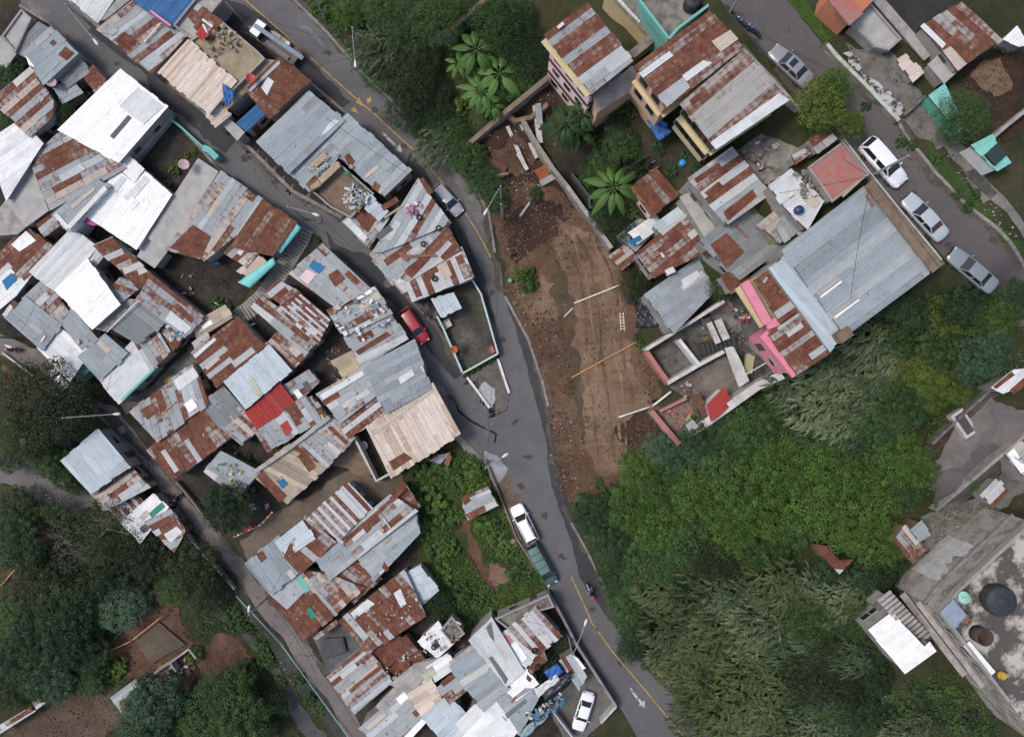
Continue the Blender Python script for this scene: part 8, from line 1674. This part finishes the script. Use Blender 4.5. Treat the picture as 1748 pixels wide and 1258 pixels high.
m=MB(); m.box((k-1.62,0,1.7),(.08,1.9,.9)); m.box((k-1.62,0,2.2),(.1,2.0,.1)); part('rack',m,BLK,root)
def on_truck(nm,lab,cat,fn,mat):
    m=MB(); fn(m); m.v=[tuple(M@Vector(v)) for v in m.v]; solid(nm,lab,cat,m,mat)
on_truck('metal_sheets','long blue grey sheets carried lengthwise on the flatbed truck','sheets',lambda m:[m.box((-.7+.0,-.10,2.27),(L+.4,.5,.05),.03),m.box((-.8,-.12,2.33),(L-.1,.46,.04),.04)],matte((.20,.25,.32),(.15,.19,.25),1,.5))
on_truck('sack','pale sack pile on the left of the flatbed load','sack',lambda m:m.tube([(1.2,-.75,1.2),(.6,-.72,1.35),(-.2,-.74,1.3),(-.5,-.75,1.2)],[.15,.3,.3,.15],9),matte((.45,.41,.36),(.3,.27,.23),2))
on_truck('crate','tan crate on the flatbed load','crate',lambda m:m.box((-.75,-.72,1.3),(.6,.5,.5)),WOODM); on_truck('barrel','white drum on the flatbed load','barrel',lambda m:m.lathe((-1.4,-.66,1.04),[(.28,0),(.28,.7),(.02,.72)],14),WHITEW)
on_truck('pipe_bundle','grey pipe bundle on the right of the flatbed load','pipes',lambda m:[m.tube([(1.0,.35+.1*i,1.15+.1*(i%2)),(-2.3,.4+.1*i,1.15+.1*(i%2))],.06,6) for i in range(5)],matte((.25,.25,.25),None,2))
# motorcycles and riders
def rider(M,label,jacket,trousers,helmet):
    global ORG
    V=[(-.12,0,.86),(-.10,0,1.08),(.0,0,1.30),(.06,0,1.42),(.09,0,1.50),(.12,0,1.63),(.13,0,1.74)]; E=[(i,i+1) for i in range(6)]; Rr=[.17,.155,.17,.12,.06,.105,.08]
    for s in (-1,1):
        b=len(V); V+=[(-.06,s*.13,.84),(.28,s*.24,.74),(.10,s*.22,.36),(.30,s*.22,.30)]; Rr+=[.105,.08,.055,.045]; E+=[(0,b),(b,b+1),(b+1,b+2),(b+2,b+3)]
        b=len(V); V+=[(.03,s*.2,1.36),(.14,s*.34,1.14),(.34,s*.37,1.03),(.42,s*.37,1.01)]; Rr+=[.075,.055,.042,.035]; E+=[(3,b),(b,b+1),(b+1,b+2),(b+2,b+3)]
        for f,(dx,dy,l) in enumerate(((.07,.035,.05),(.085,.015,.06),(.085,-.005,.055),(.075,-.025,.045),(.02,-.045,.04))):
            c=len(V); V+=[(.42+dx*.5,s*(.37+dy),1.0),(.42+dx,s*(.37+dy),.985)]; Rr+=[.011,.009]; E+=[(b+3,c),(c,c+1)]
    root=bpy.data.objects.new('person',None); COL.objects.link(root); root.matrix_world=M; tag(root,label,'person','motorcycle riders'); ORG=Vector((0,0,0))
    o=skin_body('body',V,E,Rr,matte((.30,.17,.11),None,3),root,1); bpy.context.view_layer.update(); dg=bpy.context.evaluated_depsgraph_get(); me=bpy.data.meshes.new_from_object(o.evaluated_get(dg)); o.modifiers.clear(); o.data=me
    me.materials.clear()
    for mt in (matte((.30,.17,.11),None,3),matte(jacket,None,3),matte(trousers,None,3)): me.materials.append(mt)
    for p in me.polygons:
        c=p.center; p.use_smooth=True
        p.material_index=0 if (c.z>1.47 or (c.x>.36 and c.z>.9)) else (1 if c.z>.93 or (abs(c.y)>.26 and c.z>.9) else 2)
    m=MB(); m.lathe((.12,0,1.56),[(.12,0),(.15,.06),(.155,.13),(.13,.21),(.07,.25),(.01,.26)],16); part('helmet',m,gloss(helmet,.15),root,True); m=MB(); m.box((.255,0,1.66),(.03,.18,.09)); part('visor',m,GLASS,root)
    m=MB(); m.box((.235,.035,1.6),(.01,.03,.015)); m.box((.235,-.035,1.6),(.01,.03,.015)); part('eye',m,BLK,root); return root
r1,M1=moto((.28,.28,.32),(1011,1020),(1001,995),'moving motorcycle with a red and white rear box on the main road',cargo=(.42,.04,.04)); rider(M1,'rider in a grey mauve jacket on the motorcycle on the main road',(.28,.24,.29),(.06,.06,.08),(.03,.03,.035))
r2,M2=moto((.10,.012,.015),(36,597),(6,596),'dark red motorcycle crossing the left end of the lower alley'); rider(M2,'rider in a bright red shirt on the dark red motorcycle',(.55,.05,.045),(.05,.05,.07),(.4,.33,.28))
moto((.02,.05,.24),(1278,46),(1264,32),'blue motorcycle parked on the upper street, nearer the top'); moto((.025,.06,.30),(1296,58),(1280,44),'second blue motorcycle parked on the upper street, nearer the sedan')
moto((.03,.03,.033),(300,850),(309,841),'spindly dark motorcycle leaning at the right edge of the lower alley'); moto((.02,.02,.022),(288,858),(298,854),'dark motorcycle parked on the ramp beside the white roof with green sheets')
# ================================================================== LIGHT, SKY, CAMERA
w=bpy.data.worlds.new('World'); SC.world=w; w.use_nodes=True; nt=w.node_tree
bg=nt.nodes['Background']; sky=nt.nodes.new('ShaderNodeTexSky'); sky.sky_type='NISHITA'; sky.sun_disc=False
SUN_EL,SUN_AZ=math.radians(60),math.radians(280)
sky.sun_elevation=SUN_EL; sky.sun_rotation=SUN_AZ; sky.air_density=1.0; sky.dust_density=3.0; sky.ozone_density=.6
nt.links.new(sky.outputs[0],bg.inputs['Color']); bg.inputs['Strength'].default_value=.14
sl=bpy.data.lights.new('sun','SUN'); sl.energy=1.5; sl.angle=math.radians(14); sl.color=(1.0,.94,.86)
so=bpy.data.objects.new('sun',sl); COL.objects.link(so)
d=Vector((math.sin(SUN_AZ)*math.cos(SUN_EL),math.cos(SUN_AZ)*math.cos(SUN_EL),math.sin(SUN_EL))); so.rotation_euler=d.to_track_quat('Z','Y').to_euler()
cd=bpy.data.cameras.new('camera'); cd.sensor_width=36; cd.sensor_fit='HORIZONTAL'; cd.lens=36*H/(1748*S); cd.clip_end=2000; cd.clip_start=1
co_=bpy.data.objects.new('camera',cd); COL.objects.link(co_); co_.location=(0,0,H); co_.rotation_euler=(0,0,0); SC.camera=co_
vs=SC.view_settings; vs.view_transform='Standard'; vs.look='None'; vs.gamma=1; vs.exposure=0.3
SC.cycles.max_bounces=6; SC.cycles.diffuse_bounces=3; SC.cycles.glossy_bounces=2

for o in COL.objects:
    if 'label' in o and len(o['label'].split())>16: print('LONG',o.name,o['label'])
